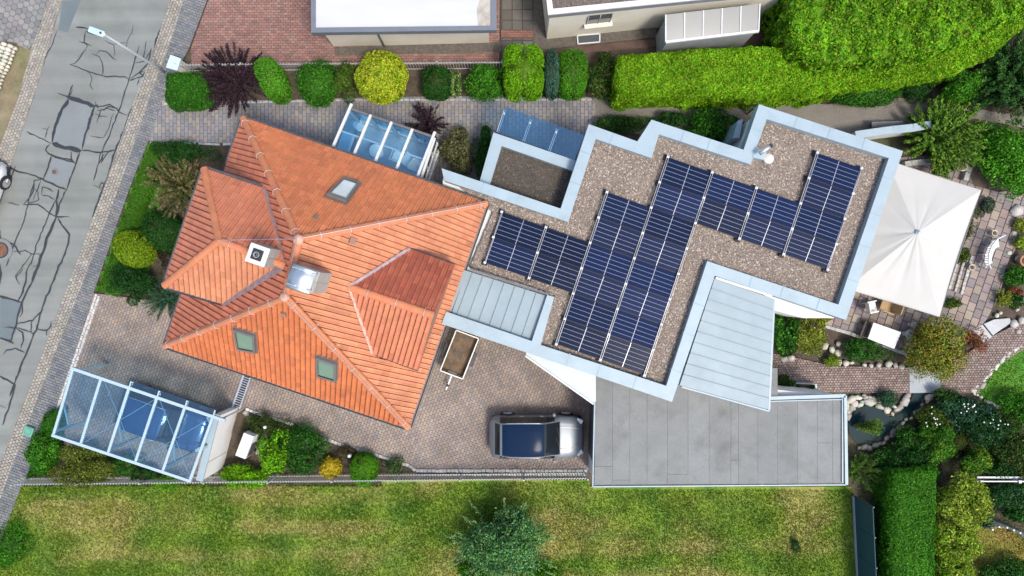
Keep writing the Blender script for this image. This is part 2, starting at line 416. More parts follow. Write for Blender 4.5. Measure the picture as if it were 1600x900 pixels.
SEAMS = {(0, 40, 4.09): [
 (4, "365,35 330,130 285,215 245,300 220,370 190,445"), (4, "312,115 280,200 285,230 260,300 225,355 212,440"), (3, "365,60 395,85"),
 (6, "480,10 540,15 610,38"), (6, "545,35 610,60"), (4, "550,38 535,100 558,130 515,200 480,245 445,250"), (5, "505,100 545,117 585,130"), (3, "495,205 525,180"),
 (5, "445,250 500,268 570,295 680,330 740,326 800,328 830,345"), (4, "570,295 590,330 580,380 597,412"), (4, "585,182 630,195 655,240 660,310 645,318"),
 (4, "615,185 640,162 680,165 705,195 748,222"), (4, "668,92 728,125 735,180 722,205"), (3, "728,118 810,108 845,40 852,0"), (3, "800,155 815,110"),
 (5, "890,135 860,230 825,345 790,450 755,560 700,700 640,830 630,890"), (4, "932,100 920,200 935,230"), (5, "970,145 945,240 890,300 835,340"),
 (4, "860,240 920,230 970,160"), (6, "940,250 905,290 895,305 910,320 925,300 900,290"), (6, "825,350 870,338 930,320 945,270"), (4, "890,335 875,385"),
 (8, "1040,0 1000,90 980,200 940,310 880,450 820,590 790,680 740,790 710,890"),
 (14, "440,470 400,535 375,590 350,650 338,700 335,745"), (9, "432,475 380,570 350,660 333,690"), (16, "420,452 460,468 500,480 560,500 605,518"),
 (10, "605,520 570,620 550,690 540,730 525,790"), (7, "600,560 575,600 555,680"), (18, "335,750 380,765 420,780 520,800"), (5, "370,430 440,462"), (6, "470,375 430,465"), (4, "465,410 440,465"),
 (12, "600,518 618,512 630,530"), (5, "615,480 610,520"), (5, "605,520 660,515 700,505 745,530 760,555 820,575"), (4, "620,545 690,530 740,545"), (5, "660,545 700,515 740,530"),
 (4, "610,560 640,580 690,585"), (4, "650,530 620,625"), (3, "725,560 695,660 660,722 575,705"), (6, "520,800 640,812 740,795"), (5, "170,678 250,715 330,755"),
 (3, "270,662 305,665 318,640"), (4, "305,665 290,720"), (5, "320,760 290,795 330,830 410,855 485,880"), (5, "455,805 455,850 470,870"), (5, "515,805 490,890"),
 (4, "330,835 310,895"), (4, "660,815 640,880"), (4, "710,800 680,820 650,880")],
 (0, 240, 4.5): [
 (7, "15,65 110,120 220,150 300,180 420,240 470,255"), (6, "335,0 420,30 500,45 535,70"), (6, "365,25 330,120 305,180"), (6, "555,0 535,70 495,180 470,260"), (5, "500,0 505,45"),
 (5, "110,90 80,170 70,200"), (5, "300,185 240,190 240,260 200,330 165,360"), (5, "245,190 215,300 160,500 100,640 45,795"), (4, "290,190 235,330"),
 (5, "250,250 270,270 275,325 200,350"), (5, "290,285 300,240 330,240 375,270"), (4, "290,290 340,300 385,325"), (6, "165,360 270,360 350,420 400,445 488,445"),
 (10, "415,250 400,330 405,380 395,445"), (7, "470,260 430,330 400,440"), (5, "400,320 340,440 270,620 220,760 185,840 190,890"),
 (11, "400,445 370,520 330,600 305,690 270,790 225,890"), (7, "410,455 450,520 490,570 470,680 420,790 380,890"), (5, "60,345 140,365"),
 (7, "5,540 5,600 100,640 150,710"), (4, "100,690 180,685 230,705 280,705 290,730 270,790 225,800"), (4, "230,700 165,790 115,860 120,890"),
 (4, "245,705 220,790"), (5, "5,780 0,890"), (5, "740,0 690,80 660,190"), (4, "725,0 715,70"), (9, "805,0 770,130 720,270 650,450"),
 (4, "655,225 700,240 715,260"), (5, "720,245 700,230 715,205 735,215 725,240")],
 (0, 420, 4.09): [
 (5, "5,0 8,60 0,105"), (8, "0,175 70,195 140,215"), (8, "240,0 205,90 160,180 140,220 105,350 70,470"), (6, "180,0 165,80 140,170 115,210"), (4, "150,0 105,55 130,100"),
 (5, "145,220 145,280 130,310"), (8, "0,440 60,465 90,478"), (4, "30,375 120,380 200,405"), (7, "375,0 330,110 290,200 240,370 170,540 100,720 65,815"),
 (5, "265,270 210,330 110,352"), (5, "235,380 260,392 300,395 325,370 330,335"), (7, "300,390 300,425"), (4, "210,330 200,400 215,420"),
 (5, "110,385 145,410 150,460 135,510"), (5, "25,548 45,520 100,512 160,535"), (6, "0,690 50,710 100,745 60,890 20,1000"), (4, "0,870 40,890")]}
k = 0
for (ox, oy, s), lst in SEAMS.items():
    for w, txt in lst:
        pts = [tuple(float(q) for q in t.split(",")) for t in txt.split()]
        pts = [P(ox + x / s, oy + y / s) for x, y in pts]
        dense = []
        for a, b in zip(pts, pts[1:]):
            n = max(1, int((b - a).length / 0.16))
            for i in range(n): dense.append(a + (b - a) * (i / n) + Vector((R.gauss(0, .012), R.gauss(0, .012), 0)))
        dense.append(pts[-1])
        hw = w / s * SC() / 2 * 1.45
        L_, R_ = [], []
        for i, p in enumerate(dense):
            d = (dense[min(i + 1, len(dense) - 1)] - dense[max(i - 1, 0)]); d = d.normalized() if d.length > 1e-6 else Vector((1, 0, 0))
            n = Vector((-d.y, d.x, 0)); e = 0.35 if i in (0, len(dense) - 1) else 1
            L_.append(p + n * hw * e * R.uniform(.5, 1.5)); R_.append(p - n * hw * e * R.uniform(.5, 1.5))
        z = 0.008 + 0.00035 * k; k += 1
        mb = MB(); m_ = len(dense)
        mb.add([(p.x, p.y, z) for p in L_ + R_], [(i, m_ + i, m_ + i + 1, i + 1) for i in range(m_ - 1)])
        mb.build("tar_seam", TAR, road)
# manhole covers in the road
def manhole(px, py, r, zz=0.004):
    c = P(px, py)
    e = empty("manhole_cover", c, "round rusty manhole cover in a tarred ring at the road's left edge" if r > .3 else "small round dark valve cover in the square asphalt patch", "manhole cover")
    mb = MB(); mb.lathe((c.x, c.y, 0.0), [(r * 1.45, 0.0), (r * 1.45, 0.048), (r, 0.050)], 28); mb.build("concrete_ring", ASPH2, e)
    mb = MB(); mb.lathe((c.x, c.y, 0.052), [(r, 0.0), (r, 0.010), (r * .9, .014), (r * .86, .008)], 28); mb.build("iron_frame", DARKMETAL, e)
    mb = MB(); mb.lathe((c.x, c.y, 0.056), [(r * .84, 0.0), (r * .84, 0.012), (r * .2, .014)], 28)
    for i in range(-2, 3):
        for j in range(-2, 3):
            if abs(i) + abs(j) < 4: mb.box((c.x + i * r * .28, c.y + j * r * .28, .072), (r * .16, r * .16, .012), 0.3)
    mb.build("lid", mat("rusty_iron", (0.16, 0.08, 0.05), 0.8, var=0.4, vscale=8), e)
manhole(2, 391, 0.36); manhole(86, 269, 0.09)

# --- pavement along the street
gut_r = [(408, -345), (288, 0), (262, 82), (236, 150), (187, 293), (122, 462), (70, 597), (20, 727), (-42, 900), (-170, 1250)]
walk_r = [(446, -345), (324, 0), (296, 75), (257, 150), (233, 220), (202, 297), (147, 457), (104, 597), (88, 645), (30, 770), (-20, 900), (-148, 1250)]
gut = structure("gutter_paving", PP(road_r + gut_r[::-1]), 0.006, SAND)
walk = structure("pavement", PP(gut_r + walk_r[::-1]), 0.006, DARKSAND)
AST = math.atan2(-(597 - 293), (50 - 163)) + math.pi  # street direction
lt = [(0.29, 0.27, 0.24), (0.33, 0.31, 0.27), (0.25, 0.235, 0.215), (0.30, 0.275, 0.23)]
lay(gut, piece_field(PP(road_r + gut_r[::-1]), AST, 0.125, 0.155, 0.016, 0, 0.05, lt, 0.10, jitter=0.008), "sett", "setts", PAVE, 0.0, 0.02)
dk = [(0.155, 0.165, 0.175), (0.18, 0.185, 0.19), (0.135, 0.145, 0.16), (0.19, 0.19, 0.185)]
lay(walk, piece_field(PP(gut_r + walk_r[::-1]), AST + math.pi / 2, 0.115, 0.21, 0.012, 0, 0.045, dk, 0.10), "paving_block", "paving_blocks", PAVE, 0.0, 0.008)
# --- pavement on the far side of the street
far_l = [(160, -345), (78, 0), (52, 70), (30, 150), (-12, 262), (-120, 600), (-330, 1250)]
gutl = structure("gutter_paving", PP(road_l + far_l[::-1]), 0.006, SAND)
lay(gutl, piece_field(PP(road_l + far_l[::-1]), AST, 0.125, 0.155, 0.016, 0, 0.05, lt, 0.10, jitter=0.008), "sett", "setts", PAVE, 0.0, 0.02)
hexreg = PP([(78, 0), (52, 70), (44, 78), (20, 66), (-30, 62), (-120, 60), (-120, -160), (122, -160)])
hexo = structure("hexagon_paving", hexreg, 0.0, DARKSAND)
lay(hexo, piece_field(hexreg, 0.25, 0.24, 0.277, 0.02, 0, 0.045, [(0.20, 0.20, 0.195), (0.235, 0.23, 0.22), (0.17, 0.17, 0.17)], 0.10, hexa=True), "hexagon_paver", "hexagon_pavers", PAVE, 0.0, 0.01)
DRYSOIL = mat("dry_ground", (0.20, 0.165, 0.10), 0.95, var=0.3, vscale=1.5, var2=0.25, v2scale=20, bump=0.6, bscale=40, dirt=(0.10, 0.12, 0.04), dscale=0.8, damt=0.8)
structure("verge", PP([(52, 70), (44, 78), (20, 66), (-30, 62), (-120, 60), (-200, 500), (-120, 600), (-12, 262), (30, 150)]), 0.002, DRYSOIL)
# low white stone wall on the verge
wl = empty("stone_wall", P(12, 108), "low white stone wall end at the left edge above the parked car", "wall")
wa, wb = P(22, 72), P(-8, 142)
wdir = (wb - wa).normalized(); wnr = Vector((-wdir.y, wdir.x, 0))
n = 14
for i in range(n):
    for j in range(2):
        for lv in range(2):
            c = wa + wdir * ((i + 0.5) * 0.17 + 0.03 * (j % 2)) + wnr * (0.14 - 0.28 * j + R.uniform(-.02, .02)); mb = MB()
            rock(mb, (c.x, c.y, 0.13 + lv * 0.24), 0.095, 0.15, 0.15, jit((0.58, 0.55, 0.46), .12), rot=math.atan2(wdir.y, wdir.x)); mb.build("stone", STONE, wl, tint=True, smooth=True)
mb = MB(); c = P(15, 74); rock(mb, (c.x - .28, c.y, .15), .16, .13, .22, (0.42, 0.33, 0.28)); mb.build("end_stone", STONE, wl, tint=True, smooth=True)

# --- drive, paths and yard of the house
def drive_tint(x, y):
    t = float(noise2(np.array(x), np.array(y), 0.12, 3)); u = float(noise2(np.array(x), np.array(y), 0.6, 4))
    base = R.choice([(0.262, 0.210, 0.175), (0.235, 0.195, 0.170), (0.285, 0.226, 0.182), (0.215, 0.186, 0.172), (0.250, 0.205, 0.176)])
    k = 1 + 0.14 * t + 0.10 * u
    return tuple(b * k for b in base)
AHV = math.atan2(-(350), -122)                      # the house's own axis (eave to eave)
AHU = math.atan2(-133, 380)
drv = PP([(147, 458), (104, 597), (80, 665), (86, 690), (330, 755), (345, 730), (372, 645), (384, 638), (400, 643), (460, 660), (500, 684), (580, 709), (640, 727), (652, 734), (932, 734), (932, 560),
          (700, 490), (690, 300), (360, 400), (240, 470), (180, 462)])
dr = structure("driveway", drv, -0.004, SAND)
lay(dr, piece_field(drv, AHV, 0.125, 0.205, 0.010, 0, 0.038, None, 0.06, tintfn=drive_tint), "paver", "pavers", PAVE, -0.01, 0.007)
def path_tint(x, y):
    base = R.choice([(0.20, 0.19, 0.20), (0.23, 0.21, 0.195), (0.18, 0.18, 0.195), (0.245, 0.22, 0.20)])
    k = 1 + 0.13 * float(noise2(np.array(x), np.array(y), 0.25, 5)); return tuple(b * k for b in base)
pth = PP([(257, 150), (232, 221), (420, 225), (420, 300), (760, 330), (900, 330), (925, 195), (932, 165), (925, 152), (700, 150), (560, 153), (420, 156), (310, 158)])
pa = structure("side_path", pth, -0.002, DARKSAND)
lay(pa, piece_field(pth, math.pi / 2, 0.17, 0.30, 0.012, 0, 0.038, None, 0.08, tintfn=path_tint), "paver", "pavers", PAVE, -0.01, 0.007)
# kerbs and stone edgings
def edging(pts, name, w, l, h, col, parent, mname="edging_stones", z=0.0, m=None):
    mb = MB(); V = PP(pts)
    for a, b in zip(V, V[1:]):
        n = max(1, int((b - a).length / l)); d = (b - a) / n; rz = math.atan2(d.y, d.x)
        for i in range(n):
            c = a + d * (i + .5)
            mb.box((c.x + R.uniform(-.01, .01), c.y + R.uniform(-.01, .01), z + h / 2 + R.uniform(-.006, .006)), (d.length * .88, w * R.uniform(.85, 1.05), h), rz + R.uniform(-.06, .06), col=jit(col, .12))
    return mb.build(mname, m or STONE, parent, tint=True, kind="stuff")
WS = (0.50, 0.49, 0.46)
edging([(152, 460), (104, 600), (86, 652)], "", 0.10, 0.12, 0.07, WS, dr); edging([(156, 462), (109, 600), (91, 652)], "", 0.10, 0.12, 0.07, WS, dr)
edging([(385, 638), (402, 645), (459, 663)], "", 0.12, 0.14, 0.12, WS, dr)
edging([(500, 683), (580, 708), (640, 727), (650, 735), (917, 735)], "", 0.14, 0.17, 0.10, (0.36, 0.36, 0.35), dr)
edging([(652, 741), (917, 741)], "", 0.07, 0.22, 0.10, (0.34, 0.34, 0.33), dr)
edging([(233, 224), (385, 226)], "", 0.09, 0.9, 0.07, (0.36, 0.38, 0.40), pa)
edging([(258, 163), (420, 160), (560, 157), (925, 156)], "", 0.09, 0.25, 0.09, (0.36, 0.37, 0.38), pa)
# slotted drain across the drive
sd = empty("drain_channel", P(380, 612), "steel slotted drain channel across the drive beside the carport", "drain")
a, b = P(388, 585), P(370, 637); d = (b - a).normalized(); nn = Vector((-d.y, d.x, 0)); up = Vector((0, 0, .045))
mb = MB(); mb.bar(a + up * .8, b + up * .8, .30, .02); mb.build("channel", BLACK, sd)
for s, w in ((-.17, .07), (.15, .045)):
    mb = MB(); mb.bar(a + nn * s + up, b + nn * s + up, w, .05); mb.build("edge_rail", STEEL, sd)
for i in range(15):
    c = a + (b - a) * ((i + .5) / 15); mb = MB(); mb.bar(c - nn * .15 + up * 1.1, c + nn * .15 + up * 1.1, .03, .02); mb.build("slat", STEEL, sd)
# white drain grid by the right house wall
c = P(664, 620)

# --- neighbours' red paving and slab yard at the top
redreg = PP([(326, 0), (298, 78), (300, 108), (520, 104), (780, 100), (782, -150), (375, -150)])
rd = structure("red_paving", redreg, -0.012, SAND)
lay(rd, piece_field(redreg, 0.0, 0.115, 0.215, 0.012, 0, 0.03, [(0.235, 0.125, 0.105), (0.27, 0.145, 0.12), (0.205, 0.115, 0.10), (0.25, 0.155, 0.13)], 0.10), "brick", "bricks", PAVE, -0.02, 0.007)
slabreg = PP([(782, 100), (852, 96), (852, -150), (782, -150)])
sb = structure("slab_yard", slabreg, -0.008, DARKSAND)
GS = [(0.105, 0.095, 0.08), (0.125, 0.115, 0.10), (0.09, 0.085, 0.075)]
lay(sb, piece_field(PP([(783, 47), (833, 47), (833, -150), (783, -150)]), 0.0, 0.46, 0.46, 0.03, 0, 0.03, GS, 0.12, bond=0), "slab", "slabs", PAVE, -0.012, 0.015, single=60)
lay(sb, piece_field(PP([(783, 59), (833, 59), (833, 48), (783, 48)]), 0.0, 0.10, 0.2, 0.012, 0, 0.03, [(0.24, 0.11, 0.085)], 0.12), "brick", "bricks", PAVE, -0.012, 0.008)
lay(sb, piece_field(PP([(783, 98), (833, 98), (833, 60), (783, 60)]), 0.0, 0.46, 0.46, 0.03, 0, 0.03, GS, 0.12, bond=0), "slab", "slabs", PAVE, -0.012, 0.015, single=30)
GRAV = mat("dark_gravel_bed", (0.11, 0.095, 0.08), 0.95, var=0.3, vscale=6, var2=0.6, v2scale=28, bump=1.0, bscale=45)
structure("gravel_bed", PP([(523, 74), (523, 87), (782, 82), (782, 66)]), 0.034, GRAV)
structure("gravel_bed", PP([(834, -150), (834, 100), (852, 77), (1025, 58), (1025, 38), (1240, 20), (1240, -150)]), 0.0, GRAV)
structure("brick_walk", PP([(848, 90), (1028, 72), (1300, 70), (1300, 25), (1190, 45), (1027, 60), (852, 78)]), 0.006, mat("dark_brick_walk", (0.10, 0.062, 0.05), 0.9, var=0.25, vscale=3, var2=0.3, v2scale=25, bump=.5))
# ------------------------------------------------------------------ meadow, lawns, gravel path, terrace
def grid_sheet(name, poly, z, step, colfn, m, parent=None, kind="structure"):
    xs = [p[0] for p in poly]; ys = [p[1] for p in poly]
    X = np.arange(min(xs), max(xs) + step, step); Y = np.arange(min(ys), max(ys) + step, step)
    gx, gy = np.meshgrid(X, Y); nx, ny = len(X), len(Y)
    V = np.stack([gx.ravel(), gy.ravel(), np.full(gx.size, z) + 0.015 * noise2(gx.ravel(), gy.ravel(), .35, 21)], 1)
    i = np.arange(nx * ny).reshape(ny, nx)
    F = np.stack([i[:-1, :-1], i[:-1, 1:], i[1:, 1:], i[1:, :-1]], -1).reshape(-1, 4)
    c = V[F].mean(1); keep = inpoly(c[:, 0], c[:, 1], poly); F = F[keep]; c = c[keep]
    return np_mesh(name, V, F, m, parent, tint=colfn(c[:, 0], c[:, 1]), kind=kind)
def mixc(a, b, t): return np.array(a)[None, :] * (1 - t[:, None]) + np.array(b)[None, :] * t[:, None]
def meadow_col(X, Y):
    t = noise2(X * 0.75, Y, 0.16, 31) * .65 + noise2(X * .6, Y * 1.2, 0.45, 32) * .45 + noise2(X, Y, 1.5, 33) * .14 + noise2(X * .10, Y, .9, 36) * .44 - .28
    # mown and trodden: drier by the drive side, lush towards both ends
    t = t - 0.9 * np.clip((X - 12.5) / 4.0, 0, 1) - 0.5 * np.clip((-19.5 - X) / 3.0, 0, 1) + 0.12
    t = 1 / (1 + np.exp(-4.5 * t))
    lush = mixc((0.070, 0.155, 0.012), (0.155, 0.245, 0.020), np.clip(noise2(X, Y, .5, 34) * .5 + .5, 0, 1))
    dry = mixc((0.310, 0.285, 0.095), (0.230, 0.245, 0.045), np.clip(noise2(X, Y, .7, 35) * .5 + .5, 0, 1))
    return lush * (1 - t[:, None]) + dry * t[:, None]
TURF = mat("turf", rough=0.95, attr=True, var=0.2, vscale=3, var2=0.3, v2scale=18, bump=0.8, bscale=25)
def blades(name, poly, dens, colfn, hgt, parent, seed, lean=0.5, wid=0.018):
    g = np.random.default_rng(seed)
    xs = [p[0] for p in poly]; ys = [p[1] for p in poly]
    A = (max(xs) - min(xs)) * (max(ys) - min(ys)); n = int(A * dens)
    X = g.uniform(min(xs), max(xs), n); Y = g.uniform(min(ys), max(ys), n); k = inpoly(X, Y, poly); X, Y = X[k], Y[k]; n = len(X)
    a = g.uniform(0, 2 * np.pi, n); h = hgt * g.uniform(.5, 1.3, n); le = h * lean * g.uniform(.4, 2.0, n)
    w = wid * g.uniform(.7, 1.5, n)
    dx, dy = np.cos(a), np.sin(a); z0 = np.full(n, parent["zs"])
    B0 = np.stack([X - dy * w, Y + dx * w, z0], 1); B1 = np.stack([X + dy * w, Y - dx * w, z0], 1)
    T0 = np.stack([X + dx * le + dy * w * .3, Y + dy * le - dx * w * .3, z0 + h], 1); T1 = np.stack([X + dx * le - dy * w * .3, Y + dy * le + dx * w * .3, z0 + h], 1)
    V = np.stack([B0, B1, T0, T1], 1).reshape(-1, 3); F = np.arange(4 * n).reshape(n, 4)
    col = colfn(X, Y) * g.uniform(.65, 1.45, (n, 1)) * g.uniform(.9, 1.1, (n, 3))
    return np_mesh(name, V, F, GRASS, None, tint=col, kind="stuff")
mead = PP([(8, 762), (60, 757), (400, 757), (917, 752), (926, 765), (1334, 765), (1340, 900), (1345, 1180), (-170, 1180), (-20, 900)])
mo = grid_sheet("meadow", mead, -0.02, 0.30, meadow_col, TURF); mo["zs"] = -0.03
gb = blades("meadow_grass", PP([(6, 764), (60, 757), (400, 757), (917, 752), (926, 765), (1334, 765), (1340, 900), (1342, 985), (-55, 985), (-18, 900)]), 620, meadow_col, 0.085, mo, 5)
gb["label"] = "patchy dry and green mown grass below the garden fence"
def lawn(name, pts, c0, c1, label, z=0.0, dens=700, seed=1, h=.05):
    poly = PP(pts)
    f = lambda X, Y: mixc(c0, c1, np.clip(noise2(X, Y, .45, seed) * .5 + .5, 0, 1))
    o = grid_sheet(name, poly, z, 0.22, f, TURF); o["zs"] = z - .01
    b = blades(name + "_grass", poly, dens, f, h, o, seed); b["label"] = label
    return o
lawn("front_lawn", [(231, 222), (205, 297), (149, 456), (185, 462), (235, 420), (240, 330), (300, 240), (300, 226)], (0.045, 0.15, 0.012), (0.075, 0.20, 0.018), "short green grass strip between pavement and front shrubs", seed=41)
lawn("garden_lawn", [(1640, 528), (1600, 540), (1570, 557), (1545, 583), (1522, 612), (1560, 640), (1640, 660), (1720, 600)], (0.05, 0.19, 0.012), (0.10, 0.23, 0.02), "bright green round lawn at the right edge beside the path", seed=42)
lawn("back_lawn", [(1495, 850), (1520, 825), (1560, 822), (1660, 860), (1720, 1000), (1480, 1000)], (0.16, 0.20, 0.02), (0.22, 0.17, 0.04), "yellowish lawn in the bottom right corner below the white railing", seed=43)

GPATH = mat("gravel_path", (0.185, 0.168, 0.145), 0.95, var=0.15, vscale=1.0, var2=0.45, v2scale=26, bump=0.9, bscale=60)
gp = structure("gravel_path", PP([(926, 152), (932, 166), (920, 196), (1000, 210), (1160, 190), (1190, 200), (1330, 215), (1450, 210), (1520, 185), (1600, 200), (1720, 225), (1720, 190), (1600, 182), (1500, 165),
                      (1405, 153), (1290, 163), (1160, 156), (1080, 160), (1000, 170), (960, 158)]), 0.0, GPATH)
# brick path in the right garden
brk = PP([(1205, 552), (1205, 617), (1320, 613), (1420, 614), (1528, 614), (1555, 575), (1595, 548), (1640, 535), (1720, 520), (1720, 470), (1640, 492), (1600, 500), (1540, 530), (1500, 560), (1420, 574), (1300, 572), (1250, 560)])
bk = structure("brick_path", brk, 0.004, SAND)
lay(bk, piece_field(brk, 0.02, 0.105, 0.125, 0.016, 0, 0.04, [(0.23, 0.165, 0.14), (0.27, 0.20, 0.17), (0.20, 0.15, 0.135), (0.30, 0.235, 0.20)], 0.13, jitter=.006), "cobble", "cobbles", PAVE, -0.005, 0.012)
lay(bk, [([tuple(P(1420, 574).xy), tuple(P(1468, 570).xy), tuple(P(1469, 613).xy), tuple(P(1420, 614).xy)], (0.33, 0.36, 0.385), tuple(P(1444, 592).xy), 0.055)], "stone_slab", "", PAVE, -0.005, .01, single=1)
lay(bk, [([tuple(P(*q).xy) for q in pts], (0.42, 0.43, 0.43), tuple(P(*ct).xy), 0.06) for pts, ct in (([(1536, 506), (1552, 499), (1576, 497), (1580, 503), (1550, 524)], (1556, 507)), ([(1513, 517), (1534, 507), (1549, 526), (1540, 533), (1525, 530)], (1531, 521)))], "stepping_stone", "", PAVE, -0.005, .015, single=2)
# terrace of large slabs
ter = PP([(1300, 262), (1290, 500), (1280, 505), (1330, 520), (1400, 545), (1420, 552), (1470, 545), (1515, 530), (1540, 500), (1560, 465), (1570, 420), (1600, 360), (1640, 330), (1640, 290), (1560, 300), (1520, 290), (1505, 240), (1400, 246)])
te = structure("terrace", ter, 0.009, DARKSAND)
tpc = piece_field(ter, math.atan2(-24.2, 69) + math.pi / 2, 0.36, 0.40, 0.022, 0, 0.05, [(0.235, 0.19, 0.165), (0.26, 0.21, 0.18), (0.20, 0.175, 0.17), (0.28, 0.23, 0.19), (0.22, 0.18, 0.18)], 0.12)
lay(te, tpc, "slab", "slabs", PAVE, -0.005, 0.015, single=300, key=lambda p: (not (P(1280, 0).x < p[2][0] < P(1610, 0).x)))
# three stone steps beside the parasol
st = empty("garden_steps", P(1500, 425), "pale stone steps just right of the parasol's lower corner", "steps")
for i in range(3):
    a, b = P(1497 + i * 10, 392 + i * 4), P(1480 + i * 10, 452 + i * 4)
    n_ = 9
    for j in range(n_):
        c = a + (b - a) * ((j + .5) / n_); mb = MB(); d = (b - a) / n_
        mb.box((c.x, c.y, .09 - .02 * i + R.uniform(-.008, .008)), (d.length * .9, .10 if i % 2 else .12, .14), math.atan2(d.y, d.x) + R.uniform(-.04, .04), col=jit((0.40, 0.385, 0.35), .12)); mb.build("stone", STONE, st, tint=True)
# pond and stream
WATER = bpy.data.materials.new("pond_water"); WATER.use_nodes = True
b_ = WATER.node_tree.nodes["Principled BSDF"]; b_.inputs["Base Color"].default_value = (0.008, 0.028, 0.034, 1); b_.inputs["Roughness"].default_value = 0.06; b_.inputs["Specular IOR Level"].default_value = 0.12
nz = WATER.node_tree.nodes.new("ShaderNodeTexNoise"); nz.inputs["Scale"].default_value = 6; bp_ = WATER.node_tree.nodes.new("ShaderNodeBump"); bp_.inputs["Strength"].default_value = .08
WATER.node_tree.links.new(nz.outputs[0], bp_.inputs["Height"]); WATER.node_tree.links.new(bp_.outputs[0], b_.inputs["Normal"])
pond_px = [(1329, 640), (1340, 635), (1360, 633), (1378, 640), (1390, 652), (1392, 664), (1388, 676), (1375, 688), (1355, 694), (1338, 692), (1328, 680), (1325, 660)]
structure("pond", PP(pond_px), -0.02, WATER)
structure("stream", PP([(1390, 652), (1410, 645), (1424, 625), (1428, 612), (1446, 614), (1440, 628), (1420, 652), (1400, 672), (1389, 676)]), -0.026, WATER)
pe = empty("pond_edging", P(1358, 660), "ring of pale rocks round the dark pond behind the garage", "rocks")
def ring(pts, n, lo, hi, col, parent, z=0.02, closed=False):
    V = PP(pts); V = V + [V[0]] if closed else V
    ln = [0]
    for a, b in zip(V, V[1:]): ln.append(ln[-1] + (b - a).length)
    for i in range(n):
        t = (i + .5) / n * ln[-1]; k = max(j for j in range(len(V) - 1) if ln[j] <= t)
        c = V[k] + (V[k + 1] - V[k]) * ((t - ln[k]) / max(1e-6, ln[k + 1] - ln[k])); r = lo * .75 + (hi - lo * .6) * R.random() ** 1.5; mb = MB()
        d = V[k + 1] - V[k]
        rock(mb, (c.x + R.uniform(-.07, .07), c.y + R.uniform(-.07, .07), z), r * R.uniform(1.1, 1.7), r * R.uniform(.8, 1.1), r * .6, jit(col, .28), rot=math.atan2(d.y, d.x) + R.uniform(-.4, .4)); mb.build("rock", STONE, parent, tint=True, smooth=True)
PS = (0.42, 0.40, 0.34)
ring([(1325, 655), (1329, 636), (1345, 629), (1365, 629), (1382, 637), (1394, 648)], 15, .10, .17, PS, pe)
ring([(1328, 624), (1345, 619), (1365, 620), (1388, 628), (1402, 640), (1410, 632), (1420, 618)], 18, .10, .18, PS, pe)
ring([(1326, 640), (1323, 630), (1328, 618)], 4, .10, .15, PS, pe)
ring([(1340, 702), (1358, 699), (1378, 692), (1395, 680), (1404, 668)], 10, .12, .17, (0.24, 0.23, 0.21), pe)
ring([(1408, 664), (1425, 650), (1440, 636), (1452, 620), (1462, 616)], 9, .09, .15, (0.36, 0.34, 0.29), pe)
lr = empty("lawn_edging", P(1560, 580), "curved row of pale stones between brick path and round lawn", "edging")
ring([(1650, 524), (1605, 536), (1575, 552), (1552, 576), (1535, 598), (1520, 612)], 24, .09, .14, (0.47, 0.45, 0.40), lr)
ring([(1515, 606), (1525, 617), (1545, 628), (1562, 636)], 8, .09, .12, (0.47, 0.45, 0.40), lr)
be = empty("bed_rocks", P(1270, 545), "loose pale rocks edging the shrub bed right of the zinc roof", "rocks")
for (x, y, r) in ((1234, 548, .11), (1224, 561, .17), (1235, 559, .17), (1288, 541, .16), (1299, 546, .15), (1308, 551, .17), (1309, 537, .12), (1310, 566, .14), (1321, 567, .15), (1330, 566, .10),
                  (1350, 570, .10), (1360, 571, .10), (1372, 570, .12), (1388, 568, .17), (1398, 570, .12), (1408, 573, .13)):
    c = P(x, y); mb = MB(); rock(mb, (c.x, c.y, .05), r * 1.15, r, r * .7, jit((0.44, 0.42, 0.36), .15)); mb.build("rock", STONE, be, tint=True, smooth=True)
tw = empty("terrace_edge", P(1360, 530), "grey stone kerb along the terrace's lower side", "edging")
V = PP([(1288, 510), (1320, 519), (1352, 530), (1400, 548), (1415, 553)])
for a, b in zip(V, V[1:]):
    n_ = 4
    for i in range(n_):
        p, q = a + (b - a) * (i / n_), a + (b - a) * ((i + .95) / n_); mb = MB(); mb.bar(p + Vector((0, 0, .05)), q + Vector((0, 0, .05)), .13, .16, col=jit((0.36, 0.36, 0.34), .1)); mb.build("kerb_stone", STONE, tw, tint=True)
rb = empty("rockery", P(1590, 420), "pale boulders and slabs bordering the terrace at the right edge", "rocks")
for (x, y, r, c) in ((1587, 330, .30, .46), (1592, 350, .22, .42), (1583, 365, .14, .44), (1590, 405, .16, .40), (1575, 395, .12, .42), (1578, 440, .17, .46), (1565, 432, .12, .42), (1595, 470, .14, .42), (1588, 482, .12, .40), (1573, 475, .10, .40),
                     (1556, 493, .11, .50), (1562, 489, .08, .5), (1583, 505, .20, .44), (1595, 500, .18, .42), (1590, 518, .12, .40), (1515, 525, .10, .5), (1533, 532, .12, .5), (1524, 541, .10, .46), (1604, 300, .2, .42)):
    v = P(x, y); mb = MB(); rock(mb, (v.x, v.y, .06), r * 1.1, r, r * .6, jit((c, c * .96, c * .86), .12)); mb.build("boulder", STONE, rb, tint=True, smooth=True)
